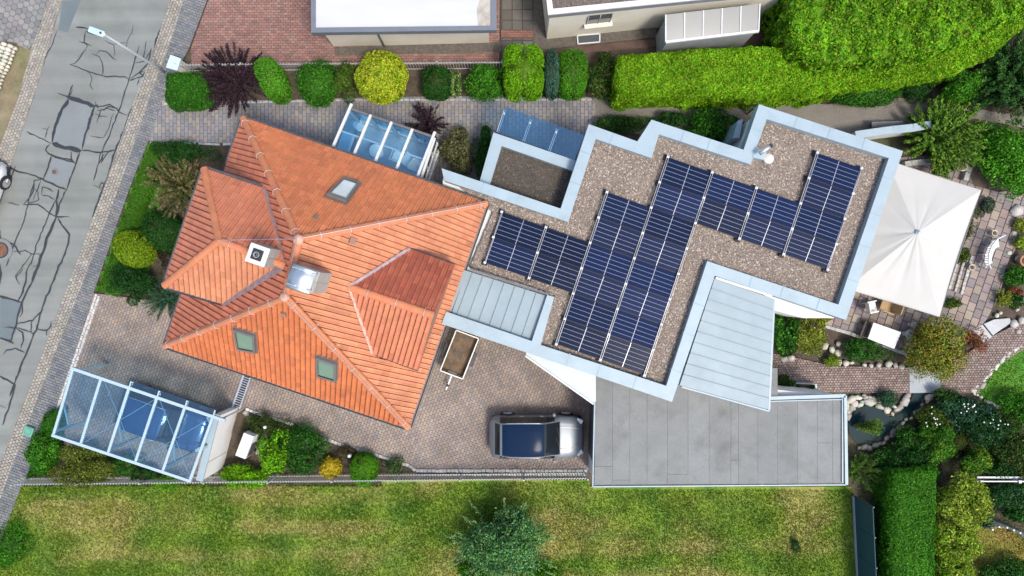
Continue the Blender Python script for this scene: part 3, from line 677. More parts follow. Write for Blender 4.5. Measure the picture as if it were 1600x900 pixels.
# ------------------------------------------------------------------ the tiled house
EZ, RZ = 3.4, 7.5
A_, B_, C_, D_ = P(380, 185, EZ), P(760, 318, EZ), P(638, 668, EZ), P(258, 540, EZ)
R1, R2 = P(467, 374, RZ), P(446, 464, RZ)
def plane(a, b, c):
    n = (b - a).cross(c - a).normalized()
    if n.z < 0: n = -n
    return n, n.dot(a)
def on_plane(px, py, pl, off=0.0):
    o = Vector((0, 0, CAM_H)); d = P(px, py, 0) - o; n, k = pl
    return o + d * ((k - n.dot(o)) / n.dot(d)) + n * off
def zplane(x, y, pl): n, k = pl; return (k - n.x * x - n.y * y) / n.z
PL_top, PL_right, PL_bot, PL_left = plane(A_, B_, R1), plane(B_, C_, R1), plane(C_, D_, R2), plane(D_, A_, (R1 + R2) / 2)
# left wing: its eave meets the main left plane at photo points (414,296) and (352,474)
WZ = (on_plane(414, 296, PL_left).z + on_plane(352, 474, PL_left).z) / 2
W1, W2, W3, W4 = P(319, 264, WZ), P(257, 446, WZ), P(352, 474, WZ), P(414, 296, WZ)
WT = on_plane(446, 416, PL_left); WRZ = WT.z
WA = P(343, 376, WRZ)
PLW_l, PLW_t, PLW_b = plane(W1, W2, WA), plane(W1, W4, WA), plane(W2, W3, WA)
# gabled dormer on the right plane
DT = on_plane(546, 449, PL_right); DRZ = DT.z
DF = P(678, 493, DRZ)
DE1 = on_plane(640, 390, PL_right, 0.02); DE4 = on_plane(582, 551, PL_right, 0.02); DEZ = (DE1.z + DE4.z) / 2
E1, E2, E3, E4 = P(640, 390, DEZ), P(711, 415, DEZ), P(654, 577, DEZ), P(582, 551, DEZ)
print("HEIGHTS wing eave %.2f ridge %.2f dormer ridge %.2f eave %.2f/%.2f" % (WZ, WRZ, DRZ, DE1.z, DE4.z))

hc = (A_ + B_ + C_ + D_) / 4
house = empty("house", (hc.x, hc.y, 0), "house with steep orange clay tile hip roof and two chimneys", "house")
def inset(poly, d):
    c = sum((Vector(p) for p in poly), Vector((0, 0, 0))) / len(poly)
    return [Vector(p) + (c - Vector(p)).normalized() * d * 1.414 for p in poly]
mb = MB(); mb.prism(inset([A_, B_, C_, D_], .55), -0.05, EZ - .12); mb.build("wall", WHITE, house)
wwall = inset([W1, W2, W3, W4], .35); mb = MB(); mb.prism([wwall[0], wwall[1], wwall[2] + (W3 - W2).normalized() * 1.5, wwall[3] + (W4 - W1).normalized() * 1.5], -0.05, WZ - .12); mb.build("wing_wall", WHITE, house)
OR = [(0.50, 0.195, 0.095), (0.53, 0.21, 0.105), (0.47, 0.18, 0.088), (0.51, 0.205, 0.105)]
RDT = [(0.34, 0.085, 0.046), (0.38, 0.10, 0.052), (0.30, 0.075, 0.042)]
deck = MB()
TW, TL = 0.205, 0.335
PROF = [(0.0, -.028), (.04, .012), (.17, .024), (.30, .017), (.44, .003), (.70, .0), (.89, .006), (.91, -.035)]
tiles = []            # (plane key, [polygons], colour, centre)
def tile_plane(key, eave0, eave1, pts, pl, cols, off=0.03):
    n = pl[0]; x = (eave1 - eave0).normalized(); y = n.cross(x).normalized()
    cen = sum(pts, Vector((0, 0, 0))) / len(pts)
    if (cen - eave0).dot(y) < 0: y = -y
    if x.cross(y).dot(n) < 0: x = -x
    o = eave0
    loc = [((p - o).dot(x), (p - o).dot(y)) for p in pts]
    hs = halfplanes(loc)
    x0, x1 = min(q[0] for q in loc), max(q[0] for q in loc); y0, y1 = min(q[1] for q in loc), max(q[1] for q in loc)
    deck.add([p + n * (-0.02 + pl[1] - n.dot(p)) for p in pts], [tuple(range(len(pts)))] if (pts[1] - pts[0]).cross(pts[2] - pts[1]).dot(n) > 0 else [tuple(range(len(pts) - 1, -1, -1))])
    nr = max(1, round((y1 - y0) / TL)); tl = (y1 - y0) / nr; nc = max(1, round((x1 - x0) / TW)); tw = (x1 - x0) / nc
    for r in range(nr):
        for c in range(nc):
            X, Y = x0 + c * tw, y0 + r * tl
            corners = [(X, Y), (X + tw, Y), (X + tw, Y + tl), (X, Y + tl)]
            dmax = max(max(h[0] * q[0] + h[1] * q[1] - h[2] for q in corners) for h in hs)
            dout = max(min(h[0] * q[0] + h[1] * q[1] - h[2] for q in corners) for h in hs)
            if dout > 0: continue
            polys = []; dy = R.uniform(-.006, .006); dz = R.uniform(-.003, .003)
            up = [(X + f * tw, Y + tl * 1.04, z + off - .004 + dz) for f, z in PROF]
            lo = [(X + f * tw, Y - .012 + dy, z + off + .020 + dz) for f, z in PROF]
            lip = [(X + f * tw, Y - .008 + dy, z + off - .012) for f, z in PROF]
            for k in range(len(PROF) - 1):
                polys.append([lo[k], lo[k + 1], up[k + 1], up[k]]); polys.append([lip[k], lip[k + 1], lo[k + 1], lo[k]])
            if dmax > 0:
                polys = [q for q in (clip_to_conv(pq, hs) for pq in polys) if len(q) >= 3]
            if not polys: continue
            P3 = [[o + x * q[0] + y * q[1] + n * q[2] for q in pq] for pq in polys]
            cc = o + x * (X + tw / 2) + y * (Y + tl / 2)
            col = jit(R.choice(cols), .10)
            w = float(noise2(np.array(cc.x + cc.z), np.array(cc.y), .35, 61)); col = tuple(v * (1 + .06 * w) for v in col)
            if R.random() < .01: col = tuple(v * .8 for v in col)
            tiles.append((key, P3, col, cc, dmax <= 0))
tile_plane("right", B_, C_, [B_, C_, R2, R1], PL_right, OR)
tile_plane("top", A_, B_, [A_, B_, R1], PL_top, [(0.60, 0.195, 0.080), (0.57, 0.182, 0.075), (0.63, 0.21, 0.088)])  # tiles painted brighter because this slope gets little sun
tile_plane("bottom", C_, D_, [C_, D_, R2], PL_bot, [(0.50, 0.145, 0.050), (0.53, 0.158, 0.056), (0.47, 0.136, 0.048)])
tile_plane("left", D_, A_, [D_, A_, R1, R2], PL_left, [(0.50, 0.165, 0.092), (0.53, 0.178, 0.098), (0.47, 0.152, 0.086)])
tile_plane("wing_left", W1, W2, [W1, W2, WA], PLW_l, [(0.52, 0.18, 0.105), (0.55, 0.195, 0.11)])
tile_plane("wing_top", W4, W1, [W1, W4, WT, WA], PLW_t, [(0.52, 0.175, 0.095), (0.55, 0.19, 0.10)])
tile_plane("wing_bottom", W2, W3, [W2, W3, WT, WA], PLW_b, OR)
PLD_t, PLD_b = plane(E1, E2, DT), plane(E3, E4, DT)
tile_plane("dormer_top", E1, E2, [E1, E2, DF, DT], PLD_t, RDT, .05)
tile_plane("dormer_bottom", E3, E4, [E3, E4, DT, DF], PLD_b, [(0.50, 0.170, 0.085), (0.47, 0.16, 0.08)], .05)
roof = deck.build("roof", mat("roof_underlay", (0.20, 0.07, 0.04), .9), house)
tiles.sort(key=lambda t: (0 if t[0] == "dormer_top" and t[4] else 1 if t[0] == "dormer_bottom" and t[4] else 2 if t[0] == "right" and t[4] else 3, R.random()))
def tile_into(mb, t):
    for pq in t[1]: mb.add(pq, [tuple(range(len(pq)))], t[2])
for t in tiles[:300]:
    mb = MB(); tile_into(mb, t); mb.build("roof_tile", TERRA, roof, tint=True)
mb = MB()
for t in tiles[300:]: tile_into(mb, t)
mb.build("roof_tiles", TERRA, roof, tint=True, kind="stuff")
print("TILES", len(tiles))
# half-round ridge and hip tiles with their pale clips
def ridge(p0, p1, r=.13, seg=.36, col=(0.52, 0.19, 0.09), clips=3, lift=.03, parent=None):
    d = p1 - p0; n = max(1, int(d.length / seg)); x = d.normalized(); y = Vector((0, 0, 1)).cross(x).normalized(); z = x.cross(y)
    for i in range(n):
        a, b = p0 + d * (i / n) + z * lift, p0 + d * ((i + 1.12) / n) + z * lift
        c = jit(col, .07); mb = MB(); vs = []
        for (q, rr) in ((a, r * 1.10), (b, r * .92)):
            for k in range(7):
                t = math.pi * k / 6; vs.append(q + y * math.cos(t) * rr + z * (math.sin(t) * rr * .75 - .02))
        mb.add(vs, [(k, k + 7, k + 8, k + 1) for k in range(6)] + [tuple(range(6, -1, -1))], c); mb.build("ridge_tile", TERRA, roof, tint=True, smooth=False)
        if clips and i % clips == 1:
            m2 = MB(); q = a + z * (.02)
            m2.tube([q + y * r * 1.3 + z * -.05, q + y * r * .75 + z * r * .75, q + z * r * .98, q - y * r * .75 + z * r * .75, q - y * r * 1.3 + z * -.05], .008, 5); m2.build("ridge_clip", WHITEP, roof)
ridge(A_, R1); ridge(B_, R1); ridge(C_, R2); ridge(D_, R2); ridge(R2, R1, .14, clips=0)
ridge(W1, WA, clips=0); ridge(W2, WA, clips=0); ridge(WT, WA, clips=2); ridge(DF, DT, .14, .34, clips=3)
mb = MB(); rock(mb, R1 + Vector((0, 0, .08)), .22, .20, .13, (0.60, 0.33, 0.24)); mb.build("ridge_mortar", TERRA, roof, tint=True, smooth=True)
mb = MB(); rock(mb, R2 + Vector((0, 0, .08)), .19, .18, .12, (0.58, 0.32, 0.22)); mb.build("ridge_mortar", TERRA, roof, tint=True, smooth=True)
# lightning wire
mb = MB()
for pts in ([R1, R2, C_], [R1, B_], [R2, D_], [R1, WA]):
    q = [p + Vector((0, 0, .2)) for p in pts]; mb.tube(q, .012, 5)
mb.build("lightning_wire", STEEL, roof)
# lead valleys
def valley(a, b, pl, name="valley_flashing", w=.16, m=LEAD, lift=.085):
    mb = MB(); n = pl[0]; d = (b - a); s = n.cross(d).normalized(); k = 8; V = []
    for i in range(k + 1):
        p = a + d * (i / k) + n * lift; V += [p - s * w * R.uniform(.8, 1.2), p + s * w * R.uniform(.8, 1.2)]
    mb.add(V, [(2 * i, 2 * i + 1, 2 * i + 3, 2 * i + 2) for i in range(k)]); mb.build(name, m, roof)
valley(W4, WT, PL_left); valley(W3, WT, PL_left); valley(E1, DT, PL_right, w=.13)
valley(E4, DT, PL_right, m=mat("pale_mortar", (0.50, 0.33, 0.27), .9, var=.35, vscale=6), w=.10)
# dormer gable, cheeks and wing cheeks
mb = MB(); q = .12; dx = (E1 - E2).normalized() * q
gz = lambda p: Vector((p.x, p.y, zplane(p.x, p.y, PL_right) - .05))
mb.add([E2 + dx, E3 + dx, DF + dx, gz(E2 + dx), gz(E3 + dx)], [(0, 3, 4, 1), (0, 1, 2)]); mb.add([E1, E2 + dx, gz(E2 + dx), gz(E1)], [(0, 1, 2, 3)]); mb.add([E4, E3 + dx, gz(E3 + dx), gz(E4)], [(0, 3, 2, 1)])
mb.build("dormer_wall", mat("dormer_cladding", (0.30, 0.16, 0.11), .8, var=.2, vscale=5), roof)
# gutters
def gutter(a, b, out, name="gutter", par=roof, r=.075):
    out = Vector(out).normalized(); mb = MB(); vs = []
    for p in (a, b):
        p = p + out * r * .8 + Vector((0, 0, -.02))
        for k in range(7):
            t = math.pi + math.pi * k / 6; vs.append(p + out * math.cos(t) * r + Vector((0, 0, math.sin(t) * r)))
        for k in range(6, -1, -1):
            t = math.pi + math.pi * k / 6; vs.append(p + out * math.cos(t) * r * .85 + Vector((0, 0, math.sin(t) * r * .85 + .012)))
    mb.add(vs, [(k, k + 14, (k + 1) % 14 + 14, (k + 1) % 14) for k in range(14)]); mb.build(name, GREYM, par)
def outw(a, b, c):
    n = Vector((-(b - a).y, (b - a).x, 0)); m_ = (a + b) / 2
    return n if n.dot(m_ - c) > 0 else -n
for a, b in ((A_, B_), (B_, C_), (C_, D_), (D_, A_)): gutter(a, b, outw(a, b, hc))
wc = (W1 + W2 + W3 + W4) / 4
for a, b in ((W1, W2), (W2, W3), (W4, W1)): gutter(a, b, outw(a, b, wc))
gutter(E1, E2, outw(E1, E2, (E1 + E3) / 2), r=.05); gutter(E3, E4, outw(E3, E4, (E1 + E3) / 2), r=.05)
# roof windows
def skylight(px, pl, blind, h=.17, gl=.14):
    q = [on_plane(x, y, pl, h) for x, y in px]; n = pl[0]
    cen = sum(q, Vector()) / 4
    mb = MB(); base = [v - n * .18 for v in q]; inn = [cen + (v - cen) * .80 for v in q]
    mb.add(base + q + inn, [(0, 1, 5, 4), (1, 2, 6, 5), (2, 3, 7, 6), (3, 0, 4, 7), (4, 5, 9, 8), (5, 6, 10, 9), (6, 7, 11, 10), (7, 4, 8, 11)]); e = mb.build("roof_window", mat("window_frame_grey", (0.17, 0.165, 0.16), .5, .2), house)
    mb = MB(); fl = [cen + (v - cen) * 1.16 - n * .105 for v in q]; mb.add(fl, [(0, 1, 2, 3)]); mb.build("flashing", mat("window_flashing", (0.22, 0.18, 0.16), .5, .4, var=.2, vscale=5), e)
    mb = MB(); g_ = [v - n * .012 for v in inn]; mb.add(g_, [(0, 1, 2, 3)])
    mb.build("pane", glassmat("roof_window_glass", (.92, .95, .94), gl, gcol=(.95, .98, 1.0)), e)
    mb = MB(); g_ = [v - n * .05 for v in inn]; mb.add(g_, [(0, 1, 2, 3)]); mb.build("blind", blind, e)
    return e
GBL = mat("green_blind", (0.22, 0.31, 0.27), .8, var=.05); WBL = mat("sky_pale_blind", (0.80, 0.83, 0.83), .8, var=.06)  # the pale one paints in the sky's reflection on the upper pane
skylight([(537, 281), (562, 289), (541, 319), (510, 308)], PL_top, WBL, gl=.08)
skylight([(367, 510), (400, 520), (402, 548), (373, 542)], PL_bot, GBL)
skylight([(496, 554), (528, 564), (527, 593), (497, 584)], PL_bot, GBL)
# small tile vents
for (x, y, pl, s) in ((493, 343, PL_top, .16), (550, 376, PL_right, .22), (445, 489, PL_bot, .16)):
    c = on_plane(x, y, pl, .08); mb = MB(); n = pl[0]; xx = Vector((0, 0, 1)).cross(n).normalized(); yy = n.cross(xx)
    mb.box(c, (s, s * 1.2, .10), M=Matrix((xx, yy, n)).transposed()); mb.box(c - yy * s * .62 + n * .01, (s * .7, .02, .05), M=Matrix((xx, yy, n)).transposed()); mb.build("vent_tile", mat("vent_clay", (0.26, 0.16, 0.12), .8, var=.3, vscale=9), roof)
# chimneys
du = (B_ - A_).normalized(); dv = (C_ - B_).normalized(); AR = math.atan2(du.y, du.x)
CH = mat("chimney_slate", (0.36, 0.36, 0.34), .7, var=.12, vscale=5)
def shaft(e, c, z0, z1, sx, sy):
    nlev = max(2, int((z1 - z0) / .42)); hh = (z1 - z0) / nlev
    for i in range(nlev):
        for sgn in (-1, 1):
            mb = MB(); p = c + Vector((0, 0, 0)) + dv * (sgn * sy / 4)
            mb.box((p.x, p.y, z0 + hh * (i + .5)), (sx - .004 * (i % 2), sy / 2 - .008, hh - .012), AR); mb.build("cladding_panel", CH, e)
c1 = P(401, 398, 8.3); mb = MB(); mb.box((c1.x, c1.y, 7.0), (.5, .55, 2.1), AR); e = mb.build("chimney", CH, house)
shaft(e, c1, 5.9, 8.15, .58, .66)
mb = MB(); mb.box((c1.x, c1.y, 8.2), (.66, .64, .09), AR); mb.build("cap_slab", WHITEP, e, bevel=.015)
mb = MB(); mb.box((c1.x, c1.y, 8.27), (.36, .36, .05), AR); mb.build("flue_plate", BLACK, e, bevel=.02)
mb = MB()
for (r, z) in ((.10, 8.3), (.05, 8.34)): mb.lathe((c1.x, c1.y, z), [(r, 0), (r, .05), (r * .8, .05), (r * .8, .0)], 16)
mb.build("flue", STEEL, e)
c2 = P(478, 437, 8.3); mb = MB(); mb.box((c2.x, c2.y, 7.0), (.5, .55, 2.1), AR); e = mb.build("chimney", CH, house)
shaft(e, c2, 6.3, 8.1, .62, .72)
mb = MB(); L2 = .80
for (aa, bb, zz) in ((-1, -.60, 0), ):
    pass
prof = []
for k in range(13):
    t = -1 + 2 * k / 12; prof.append((t * .42, .22 * math.cos(t * 1.25) + (.05 if abs(t) > .8 else 0)))
c2h = P(471, 436, 8.38); vs = []
for s in (-1, 1):
    for (v, h) in prof: vs.append(c2h + du * (s * L2 / 2) + dv * v + Vector((0, 0, h - .12)))
mb.add(vs, [(k, k + 1, k + 14, k + 13) for k in range(12)]); o = mb.build("curved_hood", STEEL, e, smooth=True)
md = o.modifiers.new("thick", 'SOLIDIFY'); md.thickness = .012
for k in (2, 10):
    mb = MB(); mb.bar(vs[k] + Vector((0, 0, .012)), vs[k + 13] + Vector((0, 0, .012)), .02, .02); mb.build("hood_rib", STEEL, e)
for s in (-1, 1):
    for t in (-1, 1):
        p = c2 + du * s * .24 + dv * t * .28; mb = MB(); mb.bar((p.x, p.y, 8.05), (p.x, p.y, 8.48), .03, .03, up=(1, 0, 0)); mb.build("hood_leg", STEEL, e)

# ------------------------------------------------------------------ conservatory on the upper side
cv = empty("conservatory", P(600, 230), "white framed glass conservatory with sky blue roof above the tiled house", "conservatory")
k0, k1 = P(547, 170, 2.35), P(677, 214, 2.35)           # outer eave
k3, k2 = P(520, 232, 2.85), P(652, 278, 2.85)           # against the house
ku = (k1 - k0).normalized()
def lerp(a, b, t): return a + (b - a) * t
nb = 4
for i in range(nb + 1):
    a, b = lerp(k0, k1, i / nb), lerp(k3, k2, i / nb); over = (a - b).normalized() * (.22 if i in (0, nb) else .02)
    mb = MB(); mb.bar(a + over + Vector((0, 0, .05)), b + (b - a).normalized() * .4 + Vector((0, 0, .05)), .11, .11); mb.build("rafter", WHITEP, cv, bevel=.01)
    p = lerp(a, b, .06); mb = MB(); mb.bar((p.x, p.y, 0), (p.x, p.y, p.z - .02), .09, .09, up=(1, 0, 0)); mb.build("post", WHITEP, cv)
for i in range(nb):
    q = [lerp(k0, k1, (i + .05) / nb), lerp(k0, k1, (i + .95) / nb), lerp(k3, k2, (i + .95) / nb), lerp(k3, k2, (i + .05) / nb)]
    mb = MB(); mb.prism([v + Vector((0, 0, .012)) for v in q], -.014); mb.build("roof_pane", glassmat("conservatory_glass", (0.80, 0.93, 1.0), 0.13), cv)
    a, b = lerp(q[0], q[3], .55), lerp(q[1], q[2], .55); mb = MB(); mb.bar(a - Vector((0, 0, .10)), b - Vector((0, 0, .10)), .06, .06); mb.build("purlin", WHITEP, cv)
    # front glazing
    a, b = lerp(k0, k1, (i + .06) / nb), lerp(k0, k1, (i + .94) / nb); mb = MB(); mb.prism([Vector((a.x, a.y, 0)), Vector((b.x, b.y, 0)), Vector((b.x, b.y + .02, 0)), Vector((a.x, a.y + .02, 0))], .5, 2.25); mb.build("front_pane", GLASS, cv)
mb = MB(); mb.bar(k0 + Vector((0, 0, -.02)), k1 + Vector((0, 0, -.02)), .10, .14); mb.build("eaves_beam", GREYM, cv)
mb = MB(); mb.bar(Vector((k0.x, k0.y, .25)), Vector((k1.x, k1.y, .25)), .14, .5); mb.build("plinth", WHITE, cv)
# right side wall with panes
a, b = k1 + ku * .05, k2 + ku * .05
for (z0, z1, nm, m_, th) in ((0, .5, "plinth", WHITE, .16), (2.15, 2.28, "top_rail", WHITEP, .10), (1.25, 1.33, "mid_rail", WHITEP, .09), (.5, .6, "bottom_rail", WHITEP, .18)):
    mb = MB(); mb.bar(Vector((a.x, a.y, (z0 + z1) / 2)), Vector((b.x, b.y, (z0 + z1) / 2)), th, z1 - z0); mb.build(nm, m_, cv)
for i in range(3):
    p, q = lerp(a, b, i / 3 + .03), lerp(a, b, (i + 1) / 3 - .03)
    for (z0, z1) in ((.62, 1.24), (1.34, 2.14)):
        mb = MB(); mb.bar(Vector((p.x, p.y, (z0 + z1) / 2)), Vector((q.x, q.y, (z0 + z1) / 2)), .02, z1 - z0); mb.build("side_pane", mat("side_glass", (.05, .075, .07), .05, spec=.9), cv)
    mb = MB(); mb.bar(Vector((q.x, q.y, .5)), Vector((q.x, q.y, 2.2)), .07, .07, up=(1, 0, 0)); mb.build("side_post", WHITEP, cv)
a, b = k0 - ku * .04, k3 - ku * .04
mb = MB(); mb.bar(Vector((a.x, a.y, 1.2)), Vector((b.x, b.y, 1.2)), .03, 1.9); mb.build("side_pane", GLASS, cv)
mb = MB(); fl = [Vector((v.x, v.y, 0)) for v in (k0, k1, k2, k3)]; mb.prism(inset(fl, .1), .0, .06); mb.build("floor", mat("grey_floor", (.42, .47, .52), .5), cv)
# furniture seen through the glass
def table(name, c, rx, ry, h, rz, label, cat, m=WHITEP, round_=False, group=None):
    e = empty(name, c, label, cat, group); mb = MB()
    if round_: mb.lathe((c.x, c.y, c.z + h - .04), [(rx * .97, 0), (rx, .01), (rx, .03), (rx * .97, .04)], 24)
    else: mb.box((c.x, c.y, c.z + h - .02), (rx * 2, ry * 2, .04), rz)
    mb.build("table_top", m, e)
    if round_:
        mb = MB(); mb.lathe((c.x, c.y, c.z), [(.2, 0), (.2, .03), (.03, .06), (.03, h - .04)], 12); mb.build("pedestal", m, e)
    else:
        for sx in (-1, 1):
            for sy in (-1, 1):
                o = Matrix.Rotation(rz, 3, 'Z') @ Vector((sx * rx * .88, sy * ry * .85, 0)); mb = MB(); mb.bar((c.x + o.x, c.y + o.y, c.z), (c.x + o.x, c.y + o.y, c.z + h - .04), .05, .05, up=(1, 0, 0)); mb.build("leg", m, e)
    return e
def chair(name, c, rz, label, m, mseat=None, s=1.0, cat="chair"):
    e = empty(name, c, label, cat, rz=rz)
    def part(nm, mt, fn, bev=0.0):
        mb = MB(); fn(mb); mb.build(nm, mt, e, local=True, bevel=bev)
    part("seat", mseat or m, lambda b: b.box((0, 0, .44 * s), (.46 * s, .46 * s, .06)), .015)
    part("backrest", mseat or m, lambda b: b.box((-.25 * s, 0, .70 * s), (.05, .46 * s, .46 * s), M=Matrix.Rotation(-.2, 3, 'Y')), .015)
    for sx in (-1, 1):
        for sy in (-1, 1): part("leg", m, lambda b: b.bar((sx * .2 * s, sy * .2 * s, 0), (sx * .2 * s, sy * .2 * s, .43 * s), .035, .035, up=(1, 0, 0)))
    for sy in (-1, 1): part("armrest", m, lambda b: b.box((0, sy * .25 * s, .64 * s), (.42 * s, .05, .035)))
    return e
z6 = .06
WHT = mat("furniture_white", (.85, .85, .85), .4, var=.02)
table("round_table", P(588, 236, .7) * 1 - Vector((0, 0, .64)), .30, .30, .72, 0, "round white table in the conservatory, second bay from the left", "table", m=WHT, round_=True)
chair("garden_chair", P(622, 245, .4) - Vector((0, 0, .34)), 1.2, "pale chair in the middle of the conservatory", WHT)
chair("garden_chair", P(637, 250, .4) - Vector((0, 0, .34)), 2.4, "pale chair nearest the conservatory's right wall", WHT)
table("side_table", P(560, 195, .5) - Vector((0, 0, .44)), .20, .20, .5, 0, "small round white stand in the conservatory's upper left corner", "table", m=WHT, round_=True)
table("bench_table", P(541, 223, .5) - Vector((0, 0, .44)), .28, .45, .5, AR, "white rectangular low table in the conservatory's left bay", "table", m=WHT)
table("bench_table", P(648, 257, .5) - Vector((0, 0, .44)), .26, .28, .5, AR, "pale square low table in the conservatory's lower right corner", "table", m=WHT)
# ------------------------------------------------------------------ flat roofed annex
PZ, GZ = 3.60, 3.28
outer = [(690, 263), (876, 326), (920, 194), (996, 221), (1018, 187), (1162, 234), (1186, 163), (1411, 236), (1322, 500), (1117, 431), (1050, 628), (826, 552)]
inner = [(694, 282), (888, 347), (931, 217), (1018, 247), (1030, 210), (1173, 257), (1198, 186), (1389, 247), (1310, 476), (1105, 408), (1041, 603), (845, 539)]
an = empty("annex", P(1000, 380), "white flat roofed annex with pale blue parapet, gravel roof and zinc panels", "building")
wall_px = [(690, 275), (880, 334), (926, 206), (1006, 232), (1024, 197), (1167, 243), (1191, 173), (1402, 241), (1317, 492), (1112, 423), (1046, 619), (740, 518), (690, 500)]
mb = MB(); mb.prism(PP(wall_px, PZ), -0.05, 3.10); mb.build("wall", WHITE, an)
def strip(o0, o1, i1, i0, z0=3.06, z1=PZ, name="parapet_cap", m=ZINC, par=None):
    mb = MB(); mb.prism([P(*o0, PZ), P(*o1, PZ), P(*i1, PZ), P(*i0, PZ)], z0, z1); return mb.build(name, m, par or an)
ZJ = mat("zinc_joint", (0.245, 0.355, 0.41), .5, var=.1)
for i in range(len(outer) - 1):
    strip(outer[i], outer[i + 1], inner[i + 1], inner[i])
    o0, o1, i0, i1 = P(*outer[i], PZ), P(*outer[i + 1], PZ), P(*inner[i], PZ), P(*inner[i + 1], PZ)
    L_ = (o1 - o0).length; nj = int(L_ / 1.7)
    for k in range(1, nj + 1):
        t = k / (nj + 1) + R.uniform(-.03, .03); dd_ = (o1 - o0).normalized(); a = o0 + dd_ * L_ * t; nrm = Vector((-dd_.y, dd_.x, 0)); w_ = (i0 - o0).dot(nrm)
        mb = MB(); mb.bar(a + nrm * w_ * .01 + Vector((0, 0, .004)), a + nrm * w_ * .99 + Vector((0, 0, .004)), .035, .012); mb.build("cap_joint", ZJ, an)
# left zinc tray: its parapet strips
strip((826, 552), (690, 506), (697, 487), (831, 533)); strip((845, 539), (866, 464), (855, 461), (831, 533)); strip((826, 552), (831, 533), (845, 539), (845, 539.2)) if False else None
mb = MB(); mb.prism([P(826, 552, PZ), P(831, 533, PZ), P(845, 539, PZ)], 3.06, PZ - .003); mb.build("parapet_cap", ZINC, an)
# gravel roof
grav_px = [(690, 270), (886, 340), (929, 212), (1014, 240), (1028, 205), (1170, 250), (1196, 181), (1394, 245), (1313, 481), (1108, 413), (1044, 609), (842, 543), (868, 461), (733, 418), (770, 330)]
ROOFGRAV = mat("roof_gravel", (0.205, 0.17, 0.14), 0.95, var=0.2, vscale=1.0, var2=0.5, v2scale=22, bump=1.0, bscale=40)
def shrinkz(px, z): return [P(x, y, PZ).to_2d().to_3d() + Vector((0, 0, z)) for x, y in px]
gpoly = [Vector((p.x, p.y, GZ)) for p in PP(grav_px, PZ)]
mb = MB(); mb.prism(gpoly, 3.12, GZ); gr = mb.build("gravel_roof", ROOFGRAV, an)
def pebbles(name, poly, z, dens, cols, parent, seed, lo=.022, hi=.045):
    g = np.random.default_rng(seed); xs = [p[0] for p in poly]; ys = [p[1] for p in poly]
    n = int((max(xs) - min(xs)) * (max(ys) - min(ys)) * dens); X = g.uniform(min(xs), max(xs), n); Y = g.uniform(min(ys), max(ys), n)
    k = inpoly(X, Y, poly); X, Y = X[k], Y[k]; n = len(X); r = g.uniform(lo, hi, n); a = g.uniform(0, 6.28, n)
    V = []
    for j in range(4):
        t = a + j * np.pi / 2 + g.uniform(-.3, .3, n); V.append(np.stack([X + np.cos(t) * r, Y + np.sin(t) * r, np.full(n, z - .004)], 1))
    V.append(np.stack([X + g.uniform(-.3, .3, n) * r, Y + g.uniform(-.3, .3, n) * r, z + r * g.uniform(.5, 1.0, n)], 1))
    V = np.stack(V, 1).reshape(-1, 3); b = np.arange(n)[:, None] * 5
    F = np.stack([b + np.array([[j, (j + 1) % 4, 4]]) for j in range(4)], 1).reshape(-1, 3)
    c = np.array(cols)[g.integers(0, len(cols), n)] * g.uniform(.7, 1.35, (n, 1))
    return np_mesh(name, V, F, PEB, parent, tint=np.repeat(c, 4, 0), kind="stuff")
PEB = mat("pebble", rough=.9, attr=True, var=0)
GC = [(0.235, 0.19, 0.155), (0.18, 0.14, 0.115), (0.30, 0.255, 0.215), (0.21, 0.16, 0.13), (0.13, 0.105, 0.09), (0.42, 0.37, 0.32)]
pebbles("roof_pebbles", gpoly, GZ, 520, GC, gr, 3)
# lower gravel roof with its own rim beside the porch canopy
LZ = 2.95
so = [(748, 285), (772, 206), (898, 262)]; si = [(763, 288), (783, 228), (893, 266)]
def P2(px, z): return P(*px, z)
mb = MB(); mb.prism([P(750, 290, LZ), P(773, 209, LZ), P(905, 256, LZ), P(880, 335, LZ)], -.05, 2.6); mb.build("porch_wall", WHITE, an)
for q in ([(747, 292), (771, 207), (784, 228), (763, 296)], [(771, 207), (900, 251), (895, 267), (784, 228)]):
    mb = MB(); mb.prism(PP(q, LZ), 2.5, LZ); mb.build("low_parapet_cap", ZINC, an)
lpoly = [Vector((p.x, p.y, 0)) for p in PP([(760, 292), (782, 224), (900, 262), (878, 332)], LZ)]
mb = MB(); mb.prism(lpoly, 2.5, 2.66); lg = mb.build("low_gravel_roof", mat("shaded_mossy_gravel", (0.075, 0.062, 0.052), .95, var=.2, var2=.5, v2scale=22, bump=1.0, bscale=40), an)  # gravel colour darkened to hold the shade as well as wet moss
pebbles("roof_pebbles", lpoly, 2.66, 420, [(0.075, 0.06, 0.05), (0.06, 0.05, 0.042), (0.12, 0.098, 0.08), (0.05, 0.055, 0.035)], lg, 4)  # pebble tints darkened likewise for shade and moss
# standing seam zinc trays
def seam_roof(name, q, n, rowdir, m=ZINC2, ribs=True, h=.045):
    """q: four 3D corners a,b,c,d; sheets run from ab to dc"""
    a, b, c, d = q
    o = None
    mb0 = MB(); mb0.prism([v - Vector((0, 0, .02)) for v in q], -.20); o = mb0.build(name, m, an)
    for i in range(n):
        t0, t1 = i / n, (i + 1) / n; g = .006 / max(.1, (b - a).length)
        pq = [lerp(a, b, t0 + g), lerp(a, b, t1 - g), lerp(d, c, t1 - g), lerp(d, c, t0 + g)]
        mb = MB(); mb.prism(pq, -.016); s = mb.build("zinc_sheet", m, o)
        if i:
            p, r_ = lerp(a, b, t0), lerp(d, c, t0); mb = MB(); mb.bar(p + Vector((0, 0, h / 2)), r_ + Vector((0, 0, h / 2)), .022, h); mb.build("standing_seam", m, o)
    return o
